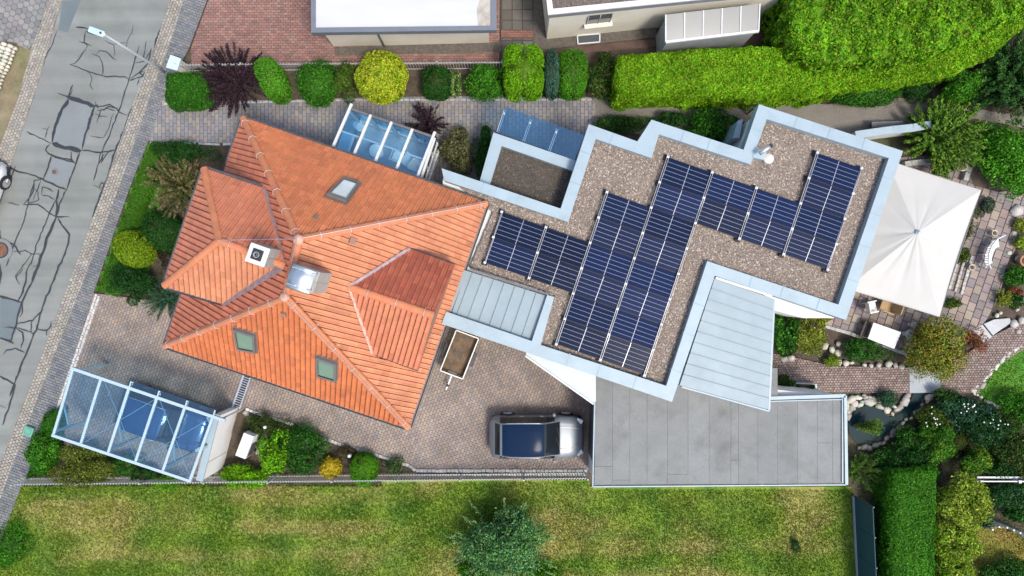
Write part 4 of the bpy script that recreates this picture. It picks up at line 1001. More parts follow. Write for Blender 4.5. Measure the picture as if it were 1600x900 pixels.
# left tray: sheets run along v
seam_roof("zinc_roof", [P(722, 421, 3.42), P(855, 463, 3.42), P(832, 533, 3.34), P(697, 487, 3.34)], 8, 0)
mb = MB(); mb.bar(P(735, 420, 3.55), P(857, 460, 3.55), .06, .22); mb.build("tray_flashing", GREYM, an)
# right monopitch: sheets run along u, rising to the right
ZPL = plane(P(1117, 434, 3.56), P(1062, 602, 3.54), P(1201, 640, 3.22))
seam_roof("zinc_roof", [P(1117, 434, 3.56), P(1062, 602, 3.54), P(1201, 640, 3.22), on_plane(1209, 467, ZPL)], 10, 1)
mb = MB(); mb.bar(P(1118, 434, 3.64), P(1206, 463, 3.42), .08, .08); mb.build("ridge_trim", WHITEP, an)
mb = MB(); mb.bar(P(1064, 604, 3.48), P(1201, 642, 3.16), .06, .14); mb.build("verge_trim", ZINC, an)
mb = MB(); mb.bar(on_plane(1210, 468, ZPL, -.06), on_plane(1202, 641, ZPL, -.06), .08, .14); mb.build("verge_trim", ZINC, an)
mb = MB(); mb.prism([Vector((p.x, p.y, 0)) for p in PP([(1112, 440), (1060, 600), (1196, 634), (1204, 474)], 3.1)], -.05, 2.85); mb.build("side_wall", WHITE, an)
# white lower wall projecting under the right wing
mb = MB(); mb.prism([Vector((p.x, p.y, 0)) for p in PP([(1195, 455), (1195, 482), (1210, 485), (1256, 497), (1300, 497), (1318, 494), (1316, 480)], 2.6)], -.05, 2.6); mb.build("bay_wall", WHITE, an)
# roof drain pipe, bent flue and lid near the step of the parapet
mb = MB(); mb.tube([P(1186, 240, 3.9), P(1203, 229, 4.05)], .085, 14); mb.build("flue_pipe", STEEL, an, smooth=True)
mb = MB(); mb.lathe(P(1204, 228, 4.06), [(.088, -.01), (.088, .02), (.06, .021)], 14); mb.build("flue_mouth", BLACK, an)
mb = MB(); mb.prism(PP([(1177, 240), (1181, 230), (1198, 238), (1194, 250), (1176, 246)], 3.62), 3.3, 3.62); mb.build("flue_box", ZINC, an)
mb = MB(); c = P(1201, 248, 3.6); mb.lathe((c.x, c.y, 3.28), [(.12, 0), (.12, .3), (.19, .31), (.20, .34), (.10, .38), (.02, .39)], 20); mb.build("vent_cap", mat("pale_vent", (.55, .54, .5), .5), an, smooth=False)
# bay window box on the wall's upper left side
mb = MB(); mb.prism([Vector((p.x, p.y, 0)) for p in PP([(1143, 196), (1151, 193), (1146, 222), (1136, 222)], 1.2)], .3, 2.0); mb.build("meter_box", ZINC, an)
# glass porch canopy
gc = empty("glass_canopy", P(845, 205), "sky blue glass porch canopy above the small dark gravel roof", "canopy")
g0, g1, g2, g3 = P(790, 167, 2.75), P(913, 211, 2.75), P(898, 250, 2.9), P(777, 206, 2.9)
for i in range(3):
    q = [lerp(g0, g1, (i + .006) / 3), lerp(g0, g1, (i + .994) / 3), lerp(g3, g2, (i + .994) / 3), lerp(g3, g2, (i + .006) / 3)]
    mb = MB(); mb.prism(q, -.016); mb.build("glass_pane", glassmat("canopy_glass", (0.62, 0.80, 0.94), 0.14, .02), gc)
for i in range(3):
    a, b = lerp(g0, g1, i / 3 + .005), lerp(g3, g2, i / 3 + .005); a = lerp(a, b, .12)
    for s in (-.035, .035):
        mb = MB(); mb.bar(a + ku * s + Vector((0, 0, -.04)), b + ku * s + Vector((0, 0, -.04)), .03, .05); mb.build("support_bar", STEEL, gc)
    mb = MB(); p = lerp(a, b, .15); mb.lathe(p + Vector((0, 0, -.02)), [(.05, 0), (.05, .03), (.03, .05)], 12); mb.build("glass_clamp", STEEL, gc)

# ------------------------------------------------------------------ solar panels, each its own thing
def cellmat():
    m = bpy.data.materials.new("solar_cells"); m.use_nodes = True; N = m.node_tree.nodes; L = m.node_tree.links; b = N["Principled BSDF"]
    tc = N.new("ShaderNodeTexCoord"); sp = N.new("ShaderNodeSeparateXYZ"); L.new(tc.outputs["Object"], sp.inputs[0])
    def grid(ax, n, L0, w):
        mu = N.new("ShaderNodeMath"); mu.operation = 'MULTIPLY_ADD'; L.new(sp.outputs[ax], mu.inputs[0]); mu.inputs[1].default_value = n / L0; mu.inputs[2].default_value = 50 + (0.5 * n)
        fr = N.new("ShaderNodeMath"); fr.operation = 'FRACT'; L.new(mu.outputs[0], fr.inputs[0])
        s = N.new("ShaderNodeMath"); s.operation = 'SUBTRACT'; L.new(fr.outputs[0], s.inputs[0]); s.inputs[1].default_value = .5
        ab = N.new("ShaderNodeMath"); ab.operation = 'ABSOLUTE'; L.new(s.outputs[0], ab.inputs[0])
        g = N.new("ShaderNodeMath"); g.operation = 'GREATER_THAN'; L.new(ab.outputs[0], g.inputs[0]); g.inputs[1].default_value = .5 - w / 2
        return g.outputs[0]
    gx, gy = grid(0, 20, PLN, .03), grid(1, 6, PWD, .06)
    fine = grid(1, 36, PWD, .10)
    def mixc_(fac, a, bcol):
        mx = N.new("ShaderNodeMix"); mx.data_type = 'RGBA'; L.new(fac, mx.inputs["Factor"])
        if isinstance(a, tuple): mx.inputs["A"].default_value = (*a, 1)
        else: L.new(a, mx.inputs["A"])
        mx.inputs["B"].default_value = (*bcol, 1); return mx.outputs["Result"]
    oi = N.new("ShaderNodeObjectInfo"); cr = N.new("ShaderNodeMix"); cr.data_type = 'RGBA'; L.new(oi.outputs["Random"], cr.inputs["Factor"])
    cr.inputs["A"].default_value = (0.005, 0.010, 0.030, 1); cr.inputs["B"].default_value = (0.008, 0.018, 0.066, 1)
    c = mixc_(fine, cr.outputs["Result"], (0.012, 0.018, 0.04)); c = mixc_(gx, c, (0.03, 0.045, 0.085)); c = mixc_(gy, c, (0.30, 0.34, 0.42))
    L.new(c, b.inputs["Base Color"]); b.inputs["Roughness"].default_value = .30; b.inputs["Specular IOR Level"].default_value = .07
    b.inputs["Coat Weight"].default_value = .04; b.inputs["Coat Roughness"].default_value = .03; b.inputs["Coat IOR"].default_value = 1.35
    return m
UX, VX = Vector((69, 24.2)), Vector((-13.2, 39.6)); O_ = Vector((784, 331))
SPZ = 3.50; s_ = SC(SPZ)
PLN, PWD = UX.length * s_ - .05, VX.length * s_ - .008
CELL = cellmat(); FRAME = mat("panel_frame", (0.42, 0.44, 0.48), .35, .6, var=.03); DFRAME = mat("panel_black_edge", (0.012, 0.013, 0.02), .4, .4)
pang = math.atan2(-UX.y, UX.x)
cols = {0: (0, 1), 1: (0, 1), 2: tuple(range(-2, 4)), 3: tuple(range(-4, 4)), 4: (-4, -3), 5: (-4, -3), 6: tuple(range(-6, -2))}
ORD = ["first", "second", "third", "fourth", "fifth", "sixth", "seventh", "eighth"]
TILT = math.radians(3.5)
proto = None
for i, js in cols.items():
    for kk, j in enumerate(js):
        pc = O_ + UX * (i + .5) + VX * (j + .5); c = P(pc.x, pc.y, SPZ)
        lab = "dark blue solar panel, %s from the top in the %s column from the tiled house" % (ORD[kk], ORD[i])
        if proto is None:
            root = empty("solar_panel", c, lab, "solar panel", "solar panels on the annex roof")
            def prt(nm, m, fn, b=0):
                mb = MB(); fn(mb); return mb.build(nm, m, root, local=True, bevel=b)
            prt("cells", CELL, lambda b: b.box((0, 0, 0), (PLN - .02, PWD - .02, .02)))
            for s in (-1, 1):
                prt("long_edge", DFRAME, lambda b: b.box((0, s * (PWD / 2 - .006), -.006), (PLN, .022, .038)))
                prt("short_edge", FRAME, lambda b: b.box((s * (PLN / 2 - .008), 0, -.006), (.020, PWD - .01, .040)))
            prt("centre_strip", FRAME, lambda b: b.box((0, 0, .011), (.020, PWD - .03, .004)))
            proto = root
        else:
            root = copy_tree(proto); root.location = c; tag(root, lab)
        root.rotation_euler = (TILT * (1 if j % 2 else -1) + R.gauss(0, .012), R.gauss(0, .012), pang + R.gauss(0, .002))
# mounting rails with clamps at every column edge
rails = {0: (0, 2), 1: (0, 2), 2: (-2, 4), 3: (-4, 4), 4: (-4, 4), 5: (-4, -2), 6: (-6, -2), 7: (-6, -2)}
rn = ["outermost beside the tiled house", "between the first and second panel columns", "between the second and third panel columns", "between the third and fourth panel columns",
      "between the fourth and fifth panel columns", "between the fifth and sixth panel columns", "between the sixth and seventh panel columns", "outermost at the far right of the panels"]
for i, (j0, j1) in rails.items():
    a_, b_p = O_ + UX * i + VX * (j0 - .08), O_ + UX * i + VX * (j1 + .08)
    a, b = P(a_.x, a_.y, 3.52), P(b_p.x, b_p.y, 3.52)
    e = empty("mounting_rail", ((a + b) / 2).to_2d().to_3d() + Vector((0, 0, GZ)), "pale aluminium mounting rail, " + rn[i], "rail", "rails under the solar panels")
    sd_ = [(-.035), (.035)] if 0 < i < 7 else [0]
    un = Vector((math.cos(pang), math.sin(pang), 0))
    for s in sd_:
        mb = MB(); mb.bar(a + un * s, b + un * s, .016, .06); mb.build("rail_bar", FRAME, e)
    for j in range(j0, j1 + 1):
        q = O_ + UX * i + VX * j; p = P(q.x, q.y, 3.55); mb = MB(); mb.box(p, (.10, .085, .06), pang); mb.box(p + Vector((0, 0, .035)), (.05, .05, .02), pang); mb.build("clamp", WHITEP, e)
        mb = MB(); mb.box((p.x, p.y, GZ + .06), (.22, .22, .12), pang); mb.build("ballast_foot", DFRAME, e)

# ------------------------------------------------------------------ garage and white canopy
gg = empty("garage", P(1120, 690), "flat roofed garage covered in grey bitumen sheets", "garage")
GA, GB, GC_, GD = P(930, 580, 2.6), P(926, 760, 2.6), P(1322, 757, 2.6), P(1320, 618, 2.6)
gpl = [GA, GB, GC_, GD, P(1200, 621, 2.6)]
mb = MB(); mb.prism([v - Vector((0, 0, .03)) for v in inset(gpl, .04)], -.28); mb.build("roof_slab", mat("roof_edge", (.3, .32, .33), .7), gg)
BITU = [mat("bitumen_sheet_%s" % nm, c, .8, var=.10, vscale=1.2, var2=.09, v2scale=16, bump=.2, bscale=120, dirt=d, dscale=.9, damt=.8) for nm, c, d in (("mid", (0.195, 0.203, 0.197), (0.135, 0.14, 0.132)), ("light", (0.205, 0.214, 0.209), (0.15, 0.155, 0.142)), ("dark", (0.185, 0.193, 0.189), (0.145, 0.15, 0.14)))]
xs = [929, 957, 984, 1011, 1043, 1075, 1108, 1142, 1154, 1184, 1215, 1246, 1277, 1301, 1319]
cuts = {0: [729], 1: [750], 4: [741], 7: [719], 12: [692]}
for i in range(len(xs) - 1):
    x0, x1 = xs[i], xs[i + 1]; ytop = 575 if x0 < 1190 else 621
    ys = [ytop] + sorted(cuts.get(i, [])) + [757]
    for a, b in zip(ys, ys[1:]):
        zz = 2.6 + R.uniform(0.0, .006); mb = MB(); q = [P(x0 + .15, a + .2, 2.6), P(x1 - .15, a + .2, 2.6), P(x1 - .15, b - .2, 2.6), P(x0 + .15, b - .2, 2.6)]
        mb.prism([Vector((v.x, v.y, zz)) for v in q], -.02); mb.build("bitumen_sheet", R.choice(BITU), gg)
for a, b, w in ((GB, GC_, .045), (GA, GB, .045), (GC_, GD, .12), (GD, P(1203, 622, 2.6), .14)):
    d = (b - a).normalized(); mb = MB(); mb.bar(a + Vector((0, 0, -.02)), b + Vector((0, 0, -.02)), w, .16); mb.build("roof_edge_trim", ZINC, gg)
mb = MB(); mb.bar(P(1316, 622, 2.65), P(1316, 754, 2.65), .04, .05); mb.build("upstand", ZINC, gg)
mb = MB(); mb.bar(P(1203, 627, 2.65), P(1316, 624, 2.65), .04, .05); mb.build("upstand", ZINC, gg)
gw = [Vector((v.x, v.y, 0)) for v in inset([GA, GB, GC_, GD], .12)]
mb = MB(); mb.prism(gw, -.05, 2.34); mb.build("wall", WHITE, gg)
gl_a, gl_b = gw[0], gw[1]
for k in range(5):
    mb = MB(); z = .25 + k * .42; mb.bar(Vector((gl_a.x - .03, gl_a.y - .4, z)), Vector((gl_b.x - .03, gl_b.y + .75, z)), .04, .40); mb.build("door_panel", mat("garage_door_grey", (.07, .072, .078), .5), gg)
mb = MB(); mb.bar(Vector((gl_b.x - .03, gl_b.y + .70, 1.15)), Vector((gl_b.x - .03, gl_b.y + .02, 1.15)), .05, 2.3); mb.build("pillar", WHITEP, gg)
tc = empty("entrance_canopy", P(890, 590), "white triangular canopy between annex and garage above the drive", "canopy")
mb = MB(); q = PP([(822, 549), (931, 583), (931, 627), (925, 630), (822, 557)], 2.85); mb.prism(q, -.10); mb.build("canopy_slab", mat("canopy_white", (.50, .55, .55), .6, var=.05), tc)
mb = MB(); mb.bar(P(821, 556, 2.87), P(927, 631, 2.87), .06, .16); mb.build("edge_trim", WHITEP, tc)
for (x, y) in ((850, 566),):
    p = P(x, y, 0); mb = MB(); mb.tube([(p.x - .4, p.y + .35, 0), (p.x - .4, p.y + .35, 2.75)], .05, 10); mb.build("post", STEEL, tc)
# ------------------------------------------------------------------ cars
def car(label, c, rz, paint, L=4.25, W=1.80, Hc=1.55, roofm=None, rails=True, name="car"):
    e = empty(name, c, label, "car", rz=rz)
    st = [(0, .50, .55, .60, .42), (.012, .68, .72, .76, .58), (.03, .79, .90, .95, .68), (.06, .86, .97, 1.12, .72), (.10, .885, 1.0, 1.34, .70), (.15, .895, 1.0, 1.49, .70), (.24, .90, 1.0, 1.545, .725), (.35, .90, .99, 1.555, .735),
          (.46, .90, .98, 1.54, .735), (.555, .90, .97, 1.48, .72), (.60, .90, .965, 1.40, .72), (.66, .895, .96, 1.24, .73), (.735, .89, .955, 1.03, .75), (.80, .885, .93, .99, .72), (.87, .87, .89, .945, .70), (.93, .81, .83, .885, .64), (.968, .71, .74, .79, .55), (.99, .58, .60, .66, .44), (1.0, .44, .45, .52, .3)]
    kw, kh = W / 1.80, Hc / 1.55
    def cat(f):
        i = max(j for j in range(len(st) - 1) if st[j][0] <= f); p0, p1, p2, p3 = st[max(0, i - 1)], st[i], st[i + 1], st[min(len(st) - 1, i + 2)]
        t = (f - p1[0]) / (p2[0] - p1[0]); o = [f]
        for c in range(1, 5):
            m1 = (p2[c] - p0[c]) / max(1e-6, p2[0] - p0[0]) * (p2[0] - p1[0]); m2 = (p3[c] - p1[c]) / max(1e-6, p3[0] - p1[0]) * (p2[0] - p1[0])
            o.append((2 * t ** 3 - 3 * t ** 2 + 1) * p1[c] + (t ** 3 - 2 * t ** 2 + t) * m1 + (-2 * t ** 3 + 3 * t ** 2) * p2[c] + (t ** 3 - t ** 2) * m2)
        return o
    fs_ = sorted(set([q[0] for q in st] + [k / 44 for k in range(45)])); fs_ = [f for i, f in enumerate(fs_) if i == 0 or f - fs_[i - 1] > .004 or f == 1.0]
    SS = [cat(min(f, .99999)) for f in fs_]; S = []
    for f, wb, zb, zt, wr in SS:
        x = (f - .5) * L; cab = max(0.0, min(1.0, (zt - zb - .08) / .3)); e3 = .035 + .05 * cab
        S.append([(x, wb * .93 * kw, .20), (x, wb * kw, .48 * kh), (x, wb * .99 * kw, zb * kh), (x, wr * kw, (zt - e3) * kh), (x, wr * .93 * kw, (zt - e3 * .35) * kh), (x, wr * .82 * kw, (zt - .006) * kh), (x, wr * .45 * kw, (zt + .012) * kh), (x, 0, (zt + .018) * kh)])
    parts = {}
    for s in range(len(S) - 1):
        f = (fs_[s] + fs_[s + 1]) / 2
        for k in range(7):
            nm = "body"
            if k == 2 and .11 < f < .68: nm = "side_window"
            if k >= 4 and .575 < f < .735: nm = "windscreen"
            if k >= 4 and .055 < f < .125: nm = "rear_window"
            if k >= 4 and .125 < f < .575: nm = "roof_panel"
            for sg in (-1, 1):
                key = nm if nm != "side_window" else nm + str(sg)
                q = [S[s][k], S[s][k + 1], S[s + 1][k + 1], S[s + 1][k]]
                q = [(p[0], p[1] * sg, p[2]) for p in q]
                parts.setdefault(key, MB()).add(q, [(0, 1, 2, 3)] if sg < 0 else [(3, 2, 1, 0)])
    roofm = roofm or paint
    for key, mb in parts.items():
        nm = key.rstrip("-1"); m = {"body": paint, "roof_panel": roofm}.get(nm, DGLASS)
        o = mb.build(nm, m, e, local=True, smooth=True)
        bm = bmesh.new(); bm.from_mesh(o.data); bmesh.ops.remove_doubles(bm, verts=bm.verts, dist=.0005); bmesh.ops.recalc_face_normals(bm, faces=bm.faces); bm.to_mesh(o.data); bm.free()
        o.data.polygons.foreach_set("use_smooth", [True] * len(o.data.polygons))
    def prt(nm, m, fn, smooth=False, par=e, b=0):
        mb = MB(); fn(mb); return mb.build(nm, m, par, local=True, smooth=smooth, bevel=b)
    prt("underbody", BLACK, lambda b: b.box((0, 0, .26), (L * .94, W * .9, .12)))
    for sx in (-.31, .31):
        for sy in (-1, 1):
            y = sy * W * .46
            t = prt("wheel", BLACK, lambda b: b.tube([(sx * L, y - .10, .32), (sx * L, y + .10 + .02 * sy, .32)], .325, 24))
            prt("rim", STEEL, lambda b: [b.tube([(sx * L, y + sy * .115, .32), (sx * L, y + sy * .13, .32)], .21, 20)] + [b.bar((sx * L, y + sy * .135, .32), (sx * L + .2 * math.cos(q), y + sy * .135, .32 + .2 * math.sin(q)), .05, .012, up=(0, 1, 0)) for q in [k * 2 * math.pi / 5 for k in range(5)]], par=t)
    for sy in (-1, 1):
        prt("mirror", paint, lambda b: b.lathe((L * .175, sy * W * .55, 1.02 * kh), [(.05, -.07), (.09, -.05), (.10, .03), (.05, .075)], 10, sx=.8, sy=1.0), True)
        prt("headlight", mat("headlamp", (.75, .78, .8), .08, spec=.9), lambda b: b.box((L * .445, sy * W * .375, .78 * kh), (.30, .22, .09), rz=-sy * .45, M=Matrix.Rotation(-sy * .5, 3, 'Z') @ Matrix.Rotation(.25, 3, 'Y')), b=.03)
        prt("tail_light", mat("tail_lamp", (.35, .01, .01), .15), lambda b: b.box((-L * .462, sy * W * .405, .84 * kh), (.09, .16, .12), rz=sy * .5), b=.03)
        if rails: prt("roof_rail", STEEL, lambda b: b.tube([(-L * .33, sy * W * .392, 1.48 * kh), (-L * .30, sy * W * .396, 1.53 * kh), (0, sy * W * .400, 1.55 * kh), (L * .07, sy * W * .392, 1.50 * kh)], .014, 8), True)
        prt("door_handle", STEEL, lambda b: [b.box((.05 * L, sy * W * .5, .86 * kh), (.18, .02, .03)), b.box((-.16 * L, sy * W * .5, .86 * kh), (.18, .02, .03))])
    prt("wiper", BLACK, lambda b: [b.bar((L * .232, -.45, 1.055 * kh), (L * .20, .05, 1.14 * kh), .02, .015), b.bar((L * .232, .02, 1.055 * kh), (L * .20, .50, 1.14 * kh), .02, .015)])
    prt("grille", BLACK, lambda b: b.box((L * .492, 0, .55 * kh), (.04, W * .45, .16)))
    for y in (-.24, .24): prt("bonnet_crease", paint, lambda b: b.bar((L * .24, y * W * 1.1, 1.035 * kh), (L * .44, y * W * .9, .905 * kh), .05, .018), b=.006)
    return e
SILVER = mat("silver_paint", (0.20, 0.225, 0.255), .40, .3, var=.02, coat=.15)
BLUEP = mat("dark_blue_paint", (0.03, 0.08, 0.19), .22, .25, var=.02, coat=1.0)
WHITEC = mat("white_car_paint", (0.75, 0.76, 0.77), .25, 0, var=.02, coat=.8)
car("silver car with dark glass roof parked nose towards the garage", P(839, 682, .7) * 1 - Vector((0, 0, .7)), 0.0, SILVER, L=4.15, W=1.82, roofm=mat("panorama_roof", (.008, .020, .050), .14, spec=.04, var=0))
car("dark blue car with roof rails parked under the glass carport", P(253, 657, .9) - Vector((0, 0, .9)), AR, BLUEP, L=4.2, W=1.78, Hc=1.6)
car("white car parked on the street, cut off by the left edge", P(-48, 318, .7) - Vector((0, 0, .7)), math.radians(70.5), WHITEC, L=4.3, W=1.8, rails=False)

# ------------------------------------------------------------------ glass carport
cp = empty("carport", P(210, 660), "glass roofed carport with pale steel frame over the blue car", "carport")
CZ = 2.5
T0, T1, T2, T3 = P(115, 576, CZ), P(333, 651, CZ), P(297, 751, CZ), P(84, 680, CZ)
PALE = mat("pale_steel_paint", (0.36, 0.47, 0.52), .4, var=.04)
for i in range(6):
    a, b = lerp(T0, T1, i / 5), lerp(T3, T2, i / 5); mb = MB(); mb.bar(a, b, .10, .12); mb.build("rafter", PALE, cp, bevel=.008)
mb = MB(); mb.bar(lerp(T0, T1, -.01) + Vector((0, 0, .003)), P(352, 657, CZ) + Vector((0, 0, .003)), .13, .14); mb.build("front_beam", PALE, cp, bevel=.008)
mb = MB(); mb.bar(lerp(T3, T2, -.01) + Vector((0, 0, .003)), lerp(T3, T2, 1.01) + Vector((0, 0, .003)), .12, .14); mb.build("rear_beam", PALE, cp, bevel=.008)
CG = glassmat("carport_glass", (0.76, 0.89, 0.97), 0.10, .015)
for i in range(5):
    q = [lerp(T0, T1, (i + .03) / 5), lerp(T0, T1, (i + .97) / 5), lerp(T3, T2, (i + .97) / 5), lerp(T3, T2, (i + .03) / 5)]
    mb = MB(); mb.prism([v + Vector((0, 0, .035)) for v in q], -.015); mb.build("roof_pane", CG, cp)
for i in range(1, 5):
    a0, a1, b0, b1 = lerp(T0, T1, i / 5), lerp(T0, T1, (i + 1) / 5), lerp(T3, T2, i / 5), lerp(T3, T2, (i + 1) / 5)
    m0 = lerp(a1, b1, .52) if i % 2 else lerp(a0, b0, .52)
    pr = [(a0, lerp(a1, b1, .5)), (b0, lerp(a1, b1, .5))] if i % 2 else [(a1, lerp(a0, b0, .5)), (b1, lerp(a0, b0, .5))]
    for p, q in pr:
        mb = MB(); mb.tube([p - Vector((0, 0, .1)), q - Vector((0, 0, .1))], .014, 6); mb.build("tie_rod", PALE, cp)
hv = (T0 - T3).normalized()
for i in range(2, 6):            # projecting glass strip on brackets over the drive
    p = lerp(T0, T1, (i + .02) / 5); mb = MB(); mb.bar(p + Vector((0, 0, .05)), p + hv * .30 + Vector((0, 0, .05)), .05, .06); mb.build("bracket", PALE, cp)
for i in range(2, 5):
    a, b = lerp(T0, T1, (i + .05) / 5), lerp(T0, T1, (i + .98) / 5); mb = MB(); mb.prism([a + hv * .07, b + hv * .07, b + hv * .30, a + hv * .30], -.014); mb.build("glass_strip", glassmat("dark_strip_glass", (.42, .52, .62), .16), cp)
for i, t in ((0, .94), (2, .94), (4, .94), (0, .04), (5, .5)):
    p = lerp(lerp(T0, T1, i / 5), lerp(T3, T2, i / 5), t)
    mb = MB(); mb.bar((p.x, p.y, 0), (p.x, p.y, CZ - .05), .10, .10, up=(1, 0, 0)); mb.build("post", PALE, cp)
    if t > .9:
        q = lerp(lerp(T0, T1, i / 5), lerp(T3, T2, i / 5), .55); mb = MB(); mb.bar((p.x, p.y, 1.6), (q.x, q.y, CZ - .08), .06, .06); mb.build("knee_brace", PALE, cp)
mb = MB(); a, b = P(345, 655, 2.3), P(384, 636, 2.0); mb.tube([a, b], .03, 8); mb.build("downpipe", GREYM, cp)
# white wall with metal coping beside the carport
ww = empty("garden_wall", P(360, 685), "white rendered wall with pale metal coping right of the carport", "wall")
b0, b1 = P(372, 637), P(348, 731); wn_ = Vector((b1 - b0).yx.to_3d()); dw = (b1 - b0).normalized(); wn_ = Vector((-dw.y, dw.x, 0)); wn_ = wn_ if wn_.x < 0 else -wn_
mb = MB(); mb.prism([b0, b1, b1 + wn_ * .22, b0 + wn_ * .22], -.05, 1.95); mb.build("rendered_wall", WHITE, ww)
mb = MB(); mb.prism([b0 - wn_ * .02 - dw * .05, b1 - wn_ * .02 + dw * .05, b1 + wn_ * .26 + dw * .05, b0 + wn_ * .26 - dw * .05], 1.95, 2.02); mb.build("coping", ZINC, ww)
mb = MB(); p = b1 - dw * .75; mb.bar(Vector((p.x, p.y, .0)) - wn_ * .003, Vector((p.x, p.y, 1.95)) - wn_ * .003, .012, .012, up=(1, 0, 0)); mb.build("joint", GREYM, ww)
# heat pump unit on a gravel plinth
hp = empty("heat_pump", P(389, 693), "white heat pump unit standing beside the white wall and shrubs", "heat pump")
ax = (P(398, 702) - P(408, 676)).normalized(); rzh = math.atan2(ax.y, ax.x)
hc_ = P(390, 692, .5); hc_.z = 0
mb = MB(); mb.box((hc_.x, hc_.y, .66), (1.05, .46, .85), rzh); mb.build("casing", mat("appliance_white", (.66, .66, .65), .45, var=.02), hp, bevel=.02)
nx_ = Vector((-ax.y, ax.x, 0)); nx_ = nx_ if nx_.x > 0 else -nx_
mb = MB(); p = hc_ + nx_ * .232 + ax * .16; mb.box((p.x, p.y, .62), (.62, .02, .62), rzh); mb.build("fan_recess", BLACK, hp)
for k in range(9):
    mb = MB(); p = hc_ + nx_ * .246 + ax * .16; mb.box((p.x, p.y, .36 + k * .065), (.62, .012, .012), rzh); mb.build("grille_bar", DARKMETAL, hp)
for s in (-1, 1):
    mb = MB(); p = hc_ + ax * s * .4; mb.box((p.x, p.y, .12), (.08, .5, .24), rzh); mb.build("foot", GREYM, hp)
pp = hc_ + nx_ * .42; mb = MB(); mb.box((pp.x, pp.y, .05), (1.0, .22, .14), rzh); mb.build("plinth", mat("gravel_plinth", (.36, .35, .31), .9, var=.3, var2=.4, v2scale=30, bump=.8), hp)
# small white garden spots
for (x, y, lb) in ((422, 663, "short white garden light beside the drive above the lime shrub"), (551, 707, "short white garden light below the drive beside the lime ball shrub")):
    c = P(x, y); e = empty("garden_light", c, lb, "garden light"); mb = MB(); mb.lathe(c, [(.05, 0), (.05, .5), (.04, .5)], 12); mb.build("stem", GREYM, e)
    mb = MB(); mb.lathe(c + Vector((0, 0, .5)), [(.06, 0), (.075, .02), (.075, .16), (.05, .20)], 14); mb.build("lamp_head", WHITEP, e)
# pale boulders at the wall's foot
mb = MB(); c = P(386, 645); rock(mb, (c.x, c.y, .08), .16, .13, .14, (.38, .36, .33)); mb.build("boulder", STONE, None, tint=True, smooth=True, label="grey boulder at the foot of the white wall's upper end", cat="rock")

# ------------------------------------------------------------------ picket fences
def picket_fence(label, a, b, h, sp, m, posts, w=.028, rails=(.12, .88), name="picket_fence"):
    e = empty(name, (a + b) / 2, label, "fence"); d = b - a; n = max(2, int(d.length / sp)); rz = math.atan2(d.y, d.x)
    p0 = None
    mb = MB(); mb.box((0, 0, h / 2), (w, .018, h)); mb.box((0, 0, h + .01), (w * 1.3, .03, .03))
    for i in range(n + 1):
        c = a + d * (i / n) - e.location
        if p0 is None: p0 = mb.build("picket", m, e, local=True); o = p0
        else: o = p0.copy(); C.objects.link(o); o.parent = e
        o.location = c; o.rotation_euler.z = rz
    for r in rails:
        mb = MB(); mb.bar(a + Vector((0, 0, h * r)), b + Vector((0, 0, h * r)), .03, .04); mb.build("rail", m, e)
    for i in range(posts):
        c = a + d * (i / (posts - 1)); mb = MB(); mb.box((c.x, c.y, h * .52), (.045, .045, h * 1.06), rz); mb.box((c.x, c.y, h * 1.06 + .02), (.055, .055, .03), rz); mb.build("post", m, e)
    return e
FW = mat("galvanised_white", (0.40, 0.43, 0.42), .5, .1, var=.08)
picket_fence("pale steel picket fence between garden and meadow along the bottom", P(47, 747), P(914, 738), 1.08, .118, FW, 10)
picket_fence("white picket fence of the upper neighbour behind the shrub row", P(292, 112), P(785, 108), 1.0, .125, FW, 6)
# chain gate across the gravel path
gt = empty("garden_gate", P(1165, 165), "dark metal garden gate across the gravel path beside the annex corner", "gate")
a, b = P(1166, 147), P(1167, 178)
for p in (a, b):
    mb = MB(); mb.bar((p.x, p.y, 0), (p.x, p.y, 1.45), .06, .06, up=(1, 0, 0)); mb.build("post", STEEL if p is a else GREYM, gt)
for z in (.15, 1.38): mb = MB(); mb.bar(Vector((a.x, a.y, z)), Vector((b.x, b.y, z)), .03, .04); mb.build("rail", GREYM, gt)
for i in range(1, 9):
    c = lerp(a, b, i / 9); mb = MB(); mb.bar((c.x, c.y, .15), (c.x, c.y, 1.38), .015, .015, up=(1, 0, 0)); mb.build("bar", GREYM, gt)
# dark teal privacy screen at the meadow's right end
sc = empty("privacy_screen", P(1340, 850), "dark teal privacy screen fence along the meadow's right end", "fence")
a, b = P(1334, 775), P(1345, 1000)
TEAL = mat("teal_screen_cloth", (0.006, 0.05, 0.065), .7, var=.08, vscale=3)
n_ = 5
for i in range(n_):
    p, q = lerp(a, b, i / n_), lerp(a, b, (i + 1) / n_)
    mb = MB(); mb.bar(Vector((p.x, p.y, .82)), Vector((q.x, q.y, .82)) - (q - p).normalized() * .02, .03, 1.6); mb.build("screen_panel", TEAL, sc)
    mb = MB(); mb.bar((p.x + .05, p.y, 0), (p.x + .05, p.y, 1.6), .05, .05, up=(1, 0, 0)); mb.build("post", GREYM, sc)
mb = MB(); mb.bar(a + Vector((-.06, 0, .05)), b + Vector((-.06, 0, .05)), .06, .14); mb.build("kerb", mat("grey_kerb", (.25, .28, .28), .8), sc)
